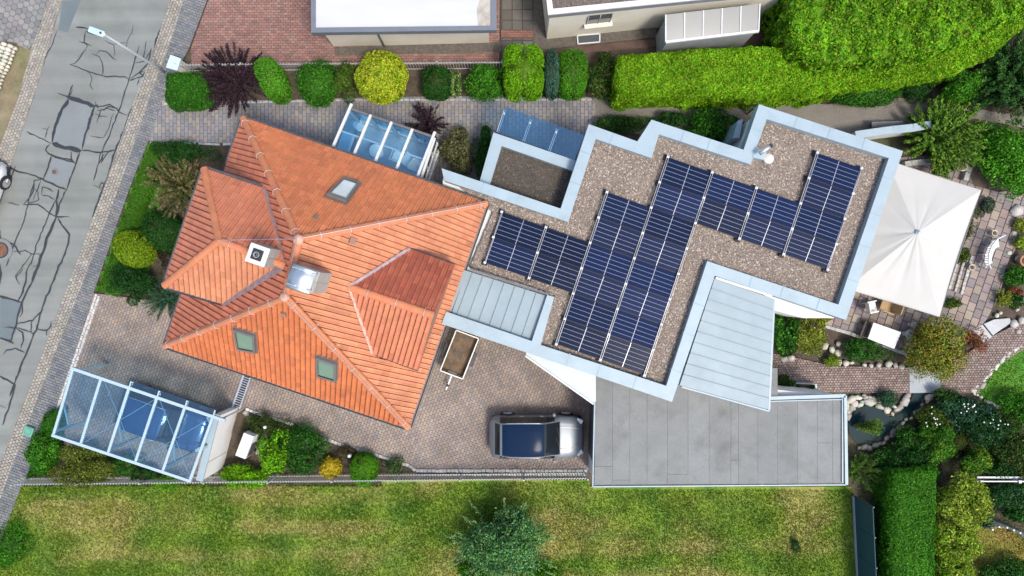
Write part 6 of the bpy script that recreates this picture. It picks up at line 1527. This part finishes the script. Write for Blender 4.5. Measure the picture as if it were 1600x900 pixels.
def hedge(name, label, poly_px, h, pal, size=.08, dens=900, lump=.10, zt=None, cat="hedge", patch=.18, pfreq=.45):
    """clipped hedge: top outline measured in the photograph at height h"""
    SEED[0] += 1; g = np.random.default_rng(SEED[0]); poly = PP(poly_px, h)
    cx = sum(p.x for p in poly) / len(poly); cy = sum(p.y for p in poly) / len(poly); e = empty(name, (cx, cy, 0), label, cat)
    xs = [p.x for p in poly]; ys = [p.y for p in poly]; A = (max(xs) - min(xs)) * (max(ys) - min(ys)); n = int(A * dens)
    X = g.uniform(min(xs), max(xs), n); Y = g.uniform(min(ys), max(ys), n); k = inpoly(X, Y, poly); X, Y = X[k], Y[k]; n = len(X)
    # distance to the outline rounds the shoulders off
    D = np.full(n, 9.0)
    for i in range(len(poly)):
        a, b = poly[i], poly[(i + 1) % len(poly)]; ab = np.array([b.x - a.x, b.y - a.y]); L2 = (ab ** 2).sum(); t = np.clip(((X - a.x) * ab[0] + (Y - a.y) * ab[1]) / L2, 0, 1)
        D = np.minimum(D, np.hypot(X - a.x - t * ab[0], Y - a.y - t * ab[1]))
    rd = .35; drop = np.where(D < rd, rd - np.sqrt(np.maximum(0, rd ** 2 - (rd - D) ** 2)), 0)
    nz = noise2(X, Y, .55, SEED[0]) * .6 + noise2(X, Y, 1.6, SEED[0] + 1) * .5
    Z = h - drop + lump * nz - .12 * g.random(n) ** 2
    T1 = np.stack([X, Y, Z], 1); N1 = np.tile([0, 0, 1.0], (n, 1)); pts = [T1]; nrm = [N1]
    for i in range(len(poly)):
        a, b = poly[i], poly[(i + 1) % len(poly)]; L = (b - a).length; m_ = int(L * h * dens * .75); t = g.random(m_); z = g.uniform(.02, h, m_)
        nx, ny = (b.y - a.y) / L, -(b.x - a.x) / L
        if (cx - a.x) * nx + (cy - a.y) * ny > 0: nx, ny = -nx, -ny
        off = lump * (noise2(t * L, z, .7, SEED[0] + i) * .7 + noise2(t * L, z, 1.9, SEED[0] + i + 50) * .5) - .1 * g.random(m_) ** 2 - np.where(z > h - .3, (z - h + .3) ** 2 * 2, 0)
        pts.append(np.stack([a.x + (b.x - a.x) * t + nx * off, a.y + (b.y - a.y) * t + ny * off, z], 1)); nrm.append(np.tile([nx, ny, .35], (m_, 1)))
    Pt = np.concatenate(pts); Nr = np.concatenate(nrm); n = len(Pt)
    T = tints(n, pal, g) * (1 + patch * noise3(Pt, pfreq, SEED[0] + 9, 14) + .12 * noise3(Pt, 1.5, SEED[0] + 11, 14))[:, None]
    V, F, T = leaf_geo(Pt, Nr, size * g.uniform(.6, 1.4, n), np.clip(T, .003, 1), g, .65)
    np_mesh("foliage", V, F, LEAF, e, tint=T)
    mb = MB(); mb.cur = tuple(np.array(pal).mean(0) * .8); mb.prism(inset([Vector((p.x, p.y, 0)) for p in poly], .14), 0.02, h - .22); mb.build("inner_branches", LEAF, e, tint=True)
    return e
def spiky(name, label, px, py, rad, h, pal, n=40, leaf=.07, per=60, z0=0.0, thick=.10, up=.6, cat="shrub", lean=(0, 0), asp=.5, arch=0.0, sect=None, mat_=None, tipcol=None, inner=0):
    """shoots radiating from the base, leaves packed along each"""
    SEED[0] += 1; g = np.random.default_rng(SEED[0]); c = P(px, py, z0 + h * .3); rad = rad * SC(h * .4)
    e = empty(name, (c.x, c.y, z0), label, cat); geos = []; mb = MB()
    for k in range(n):
        a = g.uniform(0, 2 * np.pi) if sect is None else g.uniform(*sect); out = rad * math.sqrt(g.uniform(.02, 1)); hh = h * g.uniform(.6, 1.05) * (1 - .55 * (out / rad) ** 2 * up)
        tip = np.array([c.x + math.cos(a) * out + lean[0] * hh, c.y + math.sin(a) * out + lean[1] * hh, z0 + max(.12, hh)])
        base = np.array([c.x + math.cos(a) * out * .12, c.y + math.sin(a) * out * .12, z0 + .03]); mid = (base + tip) / 2 + np.array([0, 0, .18 * h + arch])
        t = g.uniform(.12, 1, per) ** .8; q = ((1 - t) ** 2)[:, None] * base + (2 * t * (1 - t))[:, None] * mid + (t ** 2)[:, None] * tip
        dirv = (tip - base) / (np.linalg.norm(tip - base) + 1e-6)
        q = q + g.normal(size=(per, 3)) * thick * (1.1 - .7 * t)[:, None]; q[:, 2] = np.maximum(q[:, 2], z0 + .02)
        T = tints(per, pal, g) * g.uniform(.75, 1.25)
        if tipcol is not None: w = np.clip((t - .72) / .28, 0, 1)[:, None] * .8; T = T * (1 - w) + np.array(tipcol) * w * g.uniform(.8, 1.2, (per, 1))
        geos.append(leaf_geo(q, np.tile([0, 0, 1.0], (per, 1)) * .8 + dirv * .2, leaf * g.uniform(.6, 1.4, per), T, g, .7, asp, along=np.tile(dirv, (per, 1))))
        mb.tube([base, mid * .5 + (base + tip) * .25, tip], [.014 + .008 * h, .01, .004], 4, caps=False)
    b = ball((c.x + lean[0] * h * .3, c.y + lean[1] * h * .3, z0 + h * .12), rad * inner * .8, rad * inner * .8, h * .25, 1.0, np.array(pal).mean(0) * .8, 0, z0)
    V, F, T = join(geos + ([b] if inner else [])); np_mesh("foliage", V, F, mat_ or LEAF, e, tint=np.clip(T, .002, 1)); mb.build("stem", BARK, e); return e

LIME = [(0.135, 0.36, 0.008), (0.18, 0.42, 0.010), (0.10, 0.30, 0.008), (0.24, 0.47, 0.016)]
YEL = [(0.40, 0.47, 0.02), (0.50, 0.54, 0.03), (0.30, 0.40, 0.02), (0.58, 0.60, 0.07)]
GRN_ = [(0.036, 0.165, 0.012), (0.055, 0.215, 0.014), (0.028, 0.125, 0.010), (0.08, 0.255, 0.018)]
BRG = [(0.07, 0.25, 0.012), (0.10, 0.30, 0.016), (0.055, 0.20, 0.012)]
DKG = [(0.018, 0.075, 0.014), (0.026, 0.10, 0.018), (0.014, 0.058, 0.012), (0.042, 0.125, 0.02)]
BLG = [(0.045, 0.115, 0.075), (0.06, 0.14, 0.09), (0.035, 0.09, 0.06)]
OLV = [(0.10, 0.13, 0.022), (0.075, 0.105, 0.02), (0.15, 0.18, 0.03), (0.055, 0.08, 0.018)]
PUR = [(0.036, 0.020, 0.030), (0.050, 0.027, 0.036), (0.026, 0.016, 0.024), (0.062, 0.034, 0.042)]
TAN = [(0.085, 0.115, 0.028), (0.13, 0.15, 0.04), (0.055, 0.085, 0.022), (0.19, 0.155, 0.07)]
CREM = [(0.16, 0.155, 0.065), (0.10, 0.12, 0.04), (0.22, 0.20, 0.10), (0.06, 0.075, 0.028)]
YG = [(0.19, 0.25, 0.025), (0.27, 0.32, 0.04), (0.13, 0.19, 0.02), (0.33, 0.35, 0.07)]

# --- shrub row above the side path, left to right
hedge("clipped_hedge", "low dark green clipped hedge at the street corner below the cabinet", [(257, 112), (318, 108), (326, 160), (300, 166), (262, 167), (253, 150)], .9, GRN_[:3], .07, 1100, .06)
spiky("barberry", "dark purple barberry with long arching shoots beside the corner hedge", 368, 128, 62, 1.5, PUR, 120, .075, 170, thick=.05, up=.8, sect=None)
for k_, (x, y) in enumerate(()): pass
shrub("conifer", "bright green leaning clipped conifer right of the purple barberry", 428, 127, 20, 36, 1.9, BRG, .06, 1300, box=1.3, rot=.42, lump=.05, mat_=NEEDLE)
shrub("shrub", "wide dark green round shrub left of the yellow globe", 497, 131, 33, 34, 1.5, GRN_, .07, 1200, lump=.12)
shrub("shrub", "small mottled olive shrub touching the yellow globe's left side", 543, 128, 20, 30, 1.4, OLV + GRN_[:2], .07, 1100, clumps=10)
shrub("globe_shrub", "large bright yellow globe shrub above the conservatory", 597, 121, 40, 41, 1.9, YEL + YEL + LIME[:2], .085, 1500, lump=.06, tilt=.9)
shrub("shrub", "squat dark green clipped shrub right of the yellow globe", 682, 131, 22, 26, 1.1, DKG + GRN_[:1], .06, 1300, box=1.5, lump=.05)
shrub("shrub", "narrow cream flowering shrub between two clipped green shrubs", 714, 131, 10, 26, .9, GRN_[:2] + [(0.42, 0.38, 0.2)], .07, 1100, clumps=7)
shrub("shrub", "loose mid green shrub left of the lime topiary", 756, 129, 34, 30, 1.2, GRN_ + BRG[:1], .09, 900, clumps=16)
shrub("topiary", "bright lime rounded block topiary in the shrub row", 818, 115, 32, 40, 1.9, LIME, .07, 1500, box=2.0, lump=.04, tilt=.8)
shrub("conifer", "narrow blue green conifer right of the lime topiary", 862, 117, 12, 36, 1.6, BLG, .06, 1300, box=1.5, lump=.06, mat_=NEEDLE)
shrub("topiary", "mid green rounded topiary right of the blue green conifer", 894, 118, 24, 37, 1.6, BRG, .06, 1400, box=1.5, lump=.05)
shrub("shrub", "dark loose shrub between green topiary and long lime hedge", 940, 120, 27, 36, 1.3, DKG + OLV, .08, 1000, clumps=18)
hedge("long_hedge", "long clipped lime green hedge above the gravel path", [(966, 84), (1100, 74), (1190, 70), (1240, 72), (1300, 96), (1400, 90), (1500, 68), (1590, 14), (1612, 34), (1560, 80), (1500, 112), (1400, 130), (1300, 142), (1280, 148), (1200, 151), (1080, 149), (966, 151), (960, 120)], 2.0, LIME + YEL[2:3], .085, 1000, .12)
hedge("tall_hedge", "huge tall lime green hedge filling the upper right corner", [(1232, -60), (1660, -60), (1660, -10), (1600, 20), (1500, 72), (1400, 94), (1305, 98), (1256, 84), (1236, 62)], 2.9, LIME + YG[:1] + GRN_[3:], .14, 560, .30, patch=.25, pfreq=.3)
shrub("shrub", "dark green clipped shrub at the foot of the tall hedge", 1352, 142, 58, 24, 1.2, GRN_ + DKG[:1], .07, 1000, lump=.10)
shrub("shrub", "mid green leaning shrub under the tall hedge's right end", 1497, 132, 34, 30, 1.6, GRN_ + BRG, .08, 1000, clumps=14, rot=-.4)
shrub("shrub", "small dark bush between the two shrubs under the tall hedge", 1432, 143, 24, 18, .9, DKG, .06, 1000, clumps=8)
spiky("conifer", "dark spreading conifer at the upper right edge", 1586, 118, 82, 2.2, DKG + [(0.06, 0.12, 0.022)], 210, .12, 130, thick=.09, cat="conifer", mat_=NEEDLE, asp=.35, up=.5)
shrub("shrub", "very dark low bush under the dark conifer at the right edge", 1550, 150, 50, 34, 1.0, DKG[:3], .07, 900, clumps=10)
spiky("arborvitae", "feathery bright green arborvitae above the annex's right corner", 1462, 218, 66, 1.7, [(0.08, 0.19, 0.018), (0.12, 0.24, 0.022), (0.05, 0.13, 0.016), (0.16, 0.26, 0.03)], 170, .12, 150, thick=.07, cat="conifer", lean=(.2, .05), asp=.4, mat_=NEEDLE)
shrub("shrub", "large glossy bright green shrub at the right edge above the terrace", 1572, 250, 52, 54, 1.6, BRG + GRN_[:2], .11, 800, clumps=26)
hedge("clipped_hedge", "low bright green clipped hedge strip along the pavement left of the house", [(232, 219), (250, 222), (247, 250), (232, 300), (212, 360), (196, 420), (184, 458), (147, 455), (172, 385), (201, 297)], .45, [(0.05, 0.17, 0.012), (0.07, 0.20, 0.016), (0.085, 0.22, 0.018)], .05, 1500, .04, patch=.12)
# --- in front of the house, by the street
shrub("shrub", "dark green shrub at the upper end of the front bed", 292, 240, 48, 18, 1.1, DKG, .06, 1000, clumps=14)
spiky("ornamental_shrub", "tan tipped spiky shrub between street lawn and house wing", 282, 292, 54, 1.5, TAN, 110, .075, 100, thick=.05, tipcol=(0.30, 0.22, 0.12), up=.6)
shrub("shrub", "dark green fine leaved shrub below the tan spiky shrub", 258, 362, 36, 30, 1.1, DKG + GRN_[:1], .06, 1300, lump=.08, rot=-.5)
shrub("globe_shrub", "lime green clipped globe in the front bed beside the street", 211, 389, 33, 28, 1.25, [(0.20, 0.33, 0.014), (0.15, 0.27, 0.012), (0.26, 0.38, 0.02)], .075, 1500, lump=.05, rot=-.5, tilt=.8)
shrub("shrub", "very dark shrub at the lower end of the front bed", 206, 444, 34, 30, 1.2, DKG[:3], .07, 1100, clumps=16)
spiky("spruce", "bluish green dwarf spruce at the front drive's upper edge", 258, 466, 36, 1.1, BLG + DKG[:2], 80, .06, 90, thick=.05, cat="conifer", mat_=NEEDLE, asp=.35)
shrub("shrub", "small reddish brown shrub beside the house wing's wall", 262, 402, 14, 16, .5, PUR + OLV[:1], .05, 900, clumps=6)
# --- beside the conservatory
spiky("barberry", "small purple barberry right of the conservatory's upper corner", 668, 194, 36, 1.2, PUR, 60, .07, 100, thick=.045)
shrub("shrub", "brown and cream mottled round shrub right of the conservatory", 718, 237, 31, 37, 1.3, CREM, .085, 1100, clumps=22)
shrub("shrub", "dark green shrub between mottled shrub and small gravel roof", 757, 236, 18, 42, 1.1, DKG + GRN_[:1], .07, 1000, clumps=10)
# --- behind the annex
shrub("shrub", "dark green shrub at the annex wall's left end below the gravel path", 972, 196, 44, 16, .9, DKG + OLV[:1], .07, 1000, clumps=16)
shrub("shrub", "mid green leafy shrub against the annex's white wall", 1112, 196, 46, 24, 1.1, GRN_ + DKG[:2], .09, 900, clumps=18)
shrub("shrub", "dark shrub between the two shrubs on the annex's upper side", 1044, 190, 34, 15, .8, DKG, .07, 900, clumps=12)
# --- around the carport
hedge("clipped_hedge", "dark green clipped hedge strip left of the carport", [(64, 646), (92, 640), (86, 690), (70, 745), (36, 750), (46, 712)], .7, GRN_[:3], .06, 1000, .06)
shrub("shrub", "mid green leafy shrub below the carport's left corner", 68, 704, 24, 32, 1.1, GRN_ + BRG[:1], .09, 1000, clumps=14)
shrub("shrub", "large olive shrub below the carport beside the fence", 130, 733, 52, 38, 1.3, OLV + YG[:2], .065, 1200, clumps=26, csz=.36)
shrub("shrub", "small dark green shrub under the carport's lower beam", 226, 742, 20, 16, .8, DKG, .06, 1000, clumps=8)
shrub("shrub", "low lime shrub under the carport's lower right corner", 262, 752, 30, 12, .6, LIME[:2] + GRN_[:1], .06, 900, clumps=8)
shrub("shrub", "dark low shrubs mass under the carport's middle", 190, 725, 34, 16, .7, GRN_[:2] + DKG[:1], .06, 900, clumps=10)
# --- bed between drive and bottom fence
shrub("ornamental_grass", "dark arching green plant below the drive beside the heat pump", 418, 666, 36, 22, .7, [(0.05, 0.09, 0.02), (0.075, 0.12, 0.022), (0.03, 0.06, 0.015)], .10, 800, clumps=16, asp=.3)
shrub("shrub", "wide dark green ground covering shrub left of the yellow bush", 474, 700, 38, 40, .9, DKG + GRN_[:2], .08, 1000, clumps=24)
shrub("shrub", "lime leafed shrub below the heat pump's right side", 428, 708, 26, 34, 1.0, LIME + GRN_[:1], .10, 800, clumps=16)
shrub("shrub", "low bright lime shrub at the fence below the white wall", 384, 744, 38, 20, .9, LIME, .09, 900, clumps=16)
shrub("globe_shrub", "small bright yellow ball shrub in the bed above the fence", 517, 731, 17, 16, .7, [(0.50, 0.38, 0.02), (0.60, 0.47, 0.04), (0.42, 0.33, 0.02)], .065, 1600, lump=.10)
shrub("globe_shrub", "lime green ball shrub at the fence right of the yellow ball", 569, 733, 22, 25, 1.0, BRG + LIME[:1], .065, 1400, lump=.06, box=1.15)
shrub("shrub", "dark pale tipped shrub in the bed's right corner", 614, 728, 20, 14, .6, DKG[:2] + [(0.20, 0.22, 0.10)], .055, 900, clumps=9)
shrub("shrub", "thin brown twiggy shrub above the small yellow ball", 545, 705, 24, 12, .4, [(0.09, 0.065, 0.04), (0.06, 0.06, 0.025)], .05, 500, clumps=8)
# --- bush in the meadow
WB = [(0.055, 0.19, 0.06), (0.04, 0.15, 0.055), (0.11, 0.28, 0.085), (0.17, 0.36, 0.07), (0.20, 0.35, 0.15)]
shrub("wild_bush", "large loose silvery green bush growing in the meadow", 790, 848, 72, 58, 2.5, WB, .10, 800, clumps=60, csz=.25, lump=.14, depth=.4)
spiky("wild_bush", "thin arching green shoots around the big meadow bush", 786, 852, 95, 1.9, WB, 80, .085, 80, thick=.06, up=.4, tipcol=(0.26, 0.38, 0.14))
for (x, y, r, h, lb) in ((742, 900, 34, .9, "low green bush at the meadow bush's lower left side"), (850, 900, 34, .8, "low yellowish green bush at the meadow bush's lower right side")):
    shrub("wild_bush", lb, x, y, r, 22, h, BRG[:1] + LIME[:1] + GRN_[:1], .07, 900, clumps=12)
shrub("weed", "small dark weed tuft in the meadow's right part", 1243, 853, 10, 12, .25, DKG, .06, 700, clumps=5)
shrub("wild_bush", "low leafy growth at the meadow's left end by the pavement", 18, 852, 34, 40, .35, GRN_ + BRG[:1], .08, 500, clumps=18)
# --- right garden
shrub("shrub", "glossy dark green shrub right of the zinc monopitch roof", 1222, 520, 24, 36, 1.1, GRN_ + DKG, .11, 800, clumps=14)
shrub("shrub", "yellowish feathery shrub below the annex's right wing", 1264, 524, 30, 32, .9, YG + OLV[:1], .075, 1000, clumps=20)
shrub("shrub", "small golden shrub against the white bay wall", 1282, 501, 16, 12, .7, YEL[:2] + YG, .07, 900, clumps=8)
shrub("shrub", "small lime plant on the rocks beside the brick path", 1300, 567, 12, 13, .4, YG + LIME[:2], .08, 900, clumps=7)
shrub("shrub", "dark green low shrub below the terrace table", 1352, 547, 36, 22, .7, DKG + GRN_[:2], .065, 1100, clumps=20)
shrub("shrub", "small shrub at the zinc roof's foot beside the plant trough", 1222, 599, 20, 14, .8, OLV[:2] + DKG, .07, 900, clumps=9)
shrub("maple", "round red and green autumn maple beside the terrace", 1460, 538, 46, 50, 1.7, [(0.11, 0.17, 0.02), (0.17, 0.24, 0.025), (0.08, 0.13, 0.02), (0.30, 0.32, 0.035), (0.34, 0.16, 0.04), (0.22, 0.28, 0.03)], .085, 1100, clumps=34, cat="tree")
shrub("maple", "small red leaved branch tuft at the autumn maple's right side", 1522, 532, 20, 22, .9, [(0.30, 0.08, 0.06), (0.34, 0.14, 0.06), (0.24, 0.12, 0.05)], .07, 350, clumps=10, cat="shrub")
shrub("shrub", "blue green spreading plant at the pond's upper edge", 1384, 620, 16, 18, .5, BLG + GRN_[:1], .07, 1000, clumps=10)
spiky("dwarf_conifer", "pointed light green conifer leaning over the pond", 1338, 668, 30, 1.2, [(0.07, 0.16, 0.016), (0.12, 0.22, 0.02), (0.045, 0.11, 0.014)], 40, .06, 110, thick=.05, cat="conifer", lean=(.25, .05), asp=.4, mat_=NEEDLE, sect=(-.5, .9))
spiky("dwarf_conifer", "lower green conifer at the garage's bottom right corner", 1342, 734, 34, 1.3, [(0.05, 0.12, 0.018), (0.09, 0.18, 0.02), (0.035, 0.09, 0.014)], 50, .065, 100, thick=.06, cat="conifer", lean=(.2, 0), asp=.4, mat_=NEEDLE)
mixs = [(1405, 720, 42, 28, 1.2, DKG + GRN_[:1], "dark green shrub above the green hedge's left end"), (1462, 690, 30, 30, 1.3, GRN_ + YG[:1], "mid green shrub in the lower right garden above the yellow hedge"),
        (1498, 640, 34, 26, 1.0, BLG + DKG[:2], "bluish shrub below the round lawn"), (1455, 655, 26, 20, .9, OLV + GRN_[:1], "olive perennials right of the stream"),
        (1540, 668, 38, 30, 1.2, BLG[:1] + DKG, "dark bluish shrub right of the clipped olive mound"), (1578, 690, 36, 36, 1.4, OLV[1:] + DKG, "dull olive shrub at the right edge below the lawn"), (1476, 622, 20, 16, .8, DKG + OLV[:1], "dark low plant beside the stone slab bridge"),
        (1430, 745, 34, 24, 1.3, DKG + GRN_[:2], "dark shrub mass at the top of the clipped green hedge"), (1520, 716, 26, 26, 1.2, GRN_[:2] + YG[:1], "leafy green shrub right of the yellow hedge's top"), (1570, 728, 40, 18, .9, DKG, "dark shrubs above the white rail"),
        (1578, 772, 42, 22, 1.0, DKG + BLG[:1], "large dark green shrub below the white rail"), (1530, 640, 20, 16, .7, BLG, "silvery blue perennial below the lawn's stone edge"), (1590, 640, 30, 24, .9, GRN_ + BRG[:1], "green shrub at the right edge below the lawn"),
        (1537, 806, 13, 20, .8, BLG, "small blue green shrub left of the white balustrade"), (1572, 898, 40, 26, 1.0, DKG + GRN_[:1], "dark spreading shrub in the bottom right corner"), (1592, 800, 26, 14, .7, DKG + GRN_[:1], "dark leafy shrub just above the white balustrade at the right edge"), (1425, 690, 30, 22, .9, DKG + GRN_[:2], "dark green shrub between pond and clipped olive mound"), (1600, 720, 24, 30, 1.1, OLV + DKG[:1], "olive shrub at the right edge above the white rail"), (1500, 878, 14, 20, .5, OLV, "small olive plant below the yellow hedge"),
        (1376, 840, 16, 70, .9, DKG[:3], "dark low undergrowth between teal screen and green hedge"), (1585, 470, 14, 12, .4, DKG + OLV[:1], "dark tuft on the rockery at the right edge"), (1590, 432, 20, 15, .6, GRN_ + DKG[:1], "green cushion plant on the rockery beside the clay pot"),
        (1598, 350, 14, 12, .4, YG, "yellow green plant at the right edge above the clay pot"), (1600, 380, 14, 14, .5, YG[:2] + LIME[:1], "lime plant at the right edge beside the clay pot")]
for (x, y, rx, ry, h, pal, lb) in mixs: shrub("shrub", lb, x, y, rx, ry, h, pal, .085, 1000, clumps=18)
shrub("globe_shrub", "smooth clipped olive green mound in the lower right garden", 1494, 690, 16, 14, .7, [(0.055, 0.085, 0.018), (0.07, 0.10, 0.02)], .04, 2200, lump=.03)
spiky("golden_grass", "yellow spiky grass clump on the terrace rockery", 1564, 466, 17, .6, YG + YEL[:1], 60, .09, 26, thick=.02, asp=.2, cat="grass clump")
shrub("shrub", "red leaved plant beside the yellow grass clump", 1585, 455, 10, 10, .4, [(0.28, 0.07, 0.04), (0.22, 0.09, 0.04)], .06, 900, clumps=5)
shrub("shrub", "grey green perennials between parasol and curved bench", 1510, 350, 18, 34, .5, [(0.10, 0.12, 0.05), (0.14, 0.14, 0.07), (0.07, 0.10, 0.035)], .07, 900, clumps=14, rot=-.3)
shrub("shrub", "low green herbs beside the curved bench's left end", 1502, 398, 12, 14, .5, OLV + GRN_[:1], .065, 900, clumps=7)
shrub("shrub", "dull blue green plant at the terrace's top by the bright shrub", 1540, 322, 14, 18, .4, BLG + [(0.16, 0.13, 0.08)], .06, 800, clumps=8)
shrub("shrub", "small green herb patch at the foot of the stone steps", 1490, 474, 18, 10, .4, OLV + GRN_[:2], .06, 900, clumps=8)
shrub("flower", "cream flowering plant in the pot above the parasol", 1494, 260, 11, 10, .25, [(0.35, 0.33, 0.18), (0.10, 0.14, 0.03)], .06, 1100, clumps=6, z0=.33, cat="flower")
for (x, lb) in ((1249, "small dark plant at the trough's left end"), (1268, "small green plant at the trough's right end")): shrub("shrub", lb, x, 606, 6, 6, .25, DKG + GRN_[:1], .05, 1000, clumps=4, z0=.40)
hedge("clipped_hedge", "broad clipped green hedge in the lower right garden", [(1398, 736), (1468, 731), (1466, 800), (1462, 1000), (1392, 1000), (1392, 850)], 1.7, BRG + GRN_[:2], .085, 1000, .10)
YGB = [(0.24, 0.33, 0.03), (0.34, 0.42, 0.045), (0.16, 0.25, 0.02), (0.42, 0.46, 0.09), (0.20, 0.34, 0.02)]
shrub("golden_shrub", "upper yellow leaved loose shrub right of the clipped green hedge", 1498, 775, 40, 44, 2.1, YGB, .10, 900, clumps=26, csz=.38)
shrub("golden_shrub", "middle yellow leaved loose shrub right of the clipped green hedge", 1490, 838, 36, 38, 1.9, YGB + LIME[:1], .10, 900, clumps=22, csz=.38)
shrub("golden_shrub", "lowest yellow leaved loose shrub right of the clipped green hedge", 1484, 900, 30, 40, 1.8, YGB + LIME[:2], .10, 900, clumps=22, csz=.38)
# white flowers dotted among the perennials
for (x, y, lb) in ((1514, 633, "white flower cluster among bluish perennials below the lawn"), (1455, 655, "small white flowers among olive perennials right of the stream"), (1556, 661, "white flowers among the dark bluish shrubs at right")):
    c = P(x, y, 1.0); e = empty("flower", (c.x, c.y, 0), lb, "flower")
    for k in range(10):
        p = c + Vector((R.gauss(0, .2), R.gauss(0, .15), R.uniform(0, .2))); mb = MB(); mb.lathe(p, [(.008, -.02), (R.uniform(.02, .045), .01), (.03, .022), (.008, .026)], 6); mb.build("blossom", WHITEP, e)
        mb = MB(); mb.tube([(c.x, c.y, 0), p], .006, 4); mb.build("stalk", mat("stalk", (.05, .1, .02), .8) if k == 0 and x == 1514 else bpy.data.materials["stalk"], e)
# dead leaves and twigs scattered over the beds
def scatter(name, label, poly_px, dens, pal, seed, z=.0, size=.05):
    g = np.random.default_rng(seed); poly = PP(poly_px); xs = [p.x for p in poly]; ys = [p.y for p in poly]; n = int((max(xs) - min(xs)) * (max(ys) - min(ys)) * dens)
    X = g.uniform(min(xs), max(xs), n); Y = g.uniform(min(ys), max(ys), n); k = inpoly(X, Y, poly); X, Y = X[k], Y[k]; n = len(X)
    V, F, T = leaf_geo(np.stack([X, Y, z + g.uniform(0, .05, n)], 1), np.tile([0, 0, 1.0], (n, 1)), size * g.uniform(.5, 1.5, n), tints(n, pal, g, .4), g, .4)
    o = np_mesh(name, V, F, LEAF, None, tint=T, kind="stuff"); o["label"] = label
BEDC = [(0.06, 0.10, 0.02), (0.04, 0.07, 0.016), (0.09, 0.06, 0.03), (0.12, 0.10, 0.05)]
scatter("ground_cover", "low ground cover and litter in the lower bed", [(345, 735), (385, 650), (460, 668), (640, 735), (640, 742), (345, 752)], 260, BEDC, 91, -.06)
scatter("ground_cover", "low ground cover in the front garden bed", [(240, 235), (380, 230), (350, 290), (290, 440), (240, 470), (180, 460), (235, 380)], 220, BEDC, 92, -.06)
scatter("ground_cover", "low ground cover in the right garden", [(1325, 700), (1420, 640), (1640, 640), (1640, 1000), (1360, 1000), (1340, 770)], 240, BEDC + GRN_[:2], 93, -.06, .07)
scatter("ground_cover", "low ground cover under the carport's lower side", [(40, 750), (90, 690), (330, 756), (330, 762)], 260, BEDC + GRN_[:1], 94, -.06)
scatter("ground_cover", "low ground cover along the upper shrub row", [(255, 165), (1500, 165), (1500, 110), (255, 112)], 120, BEDC, 95, -.06)
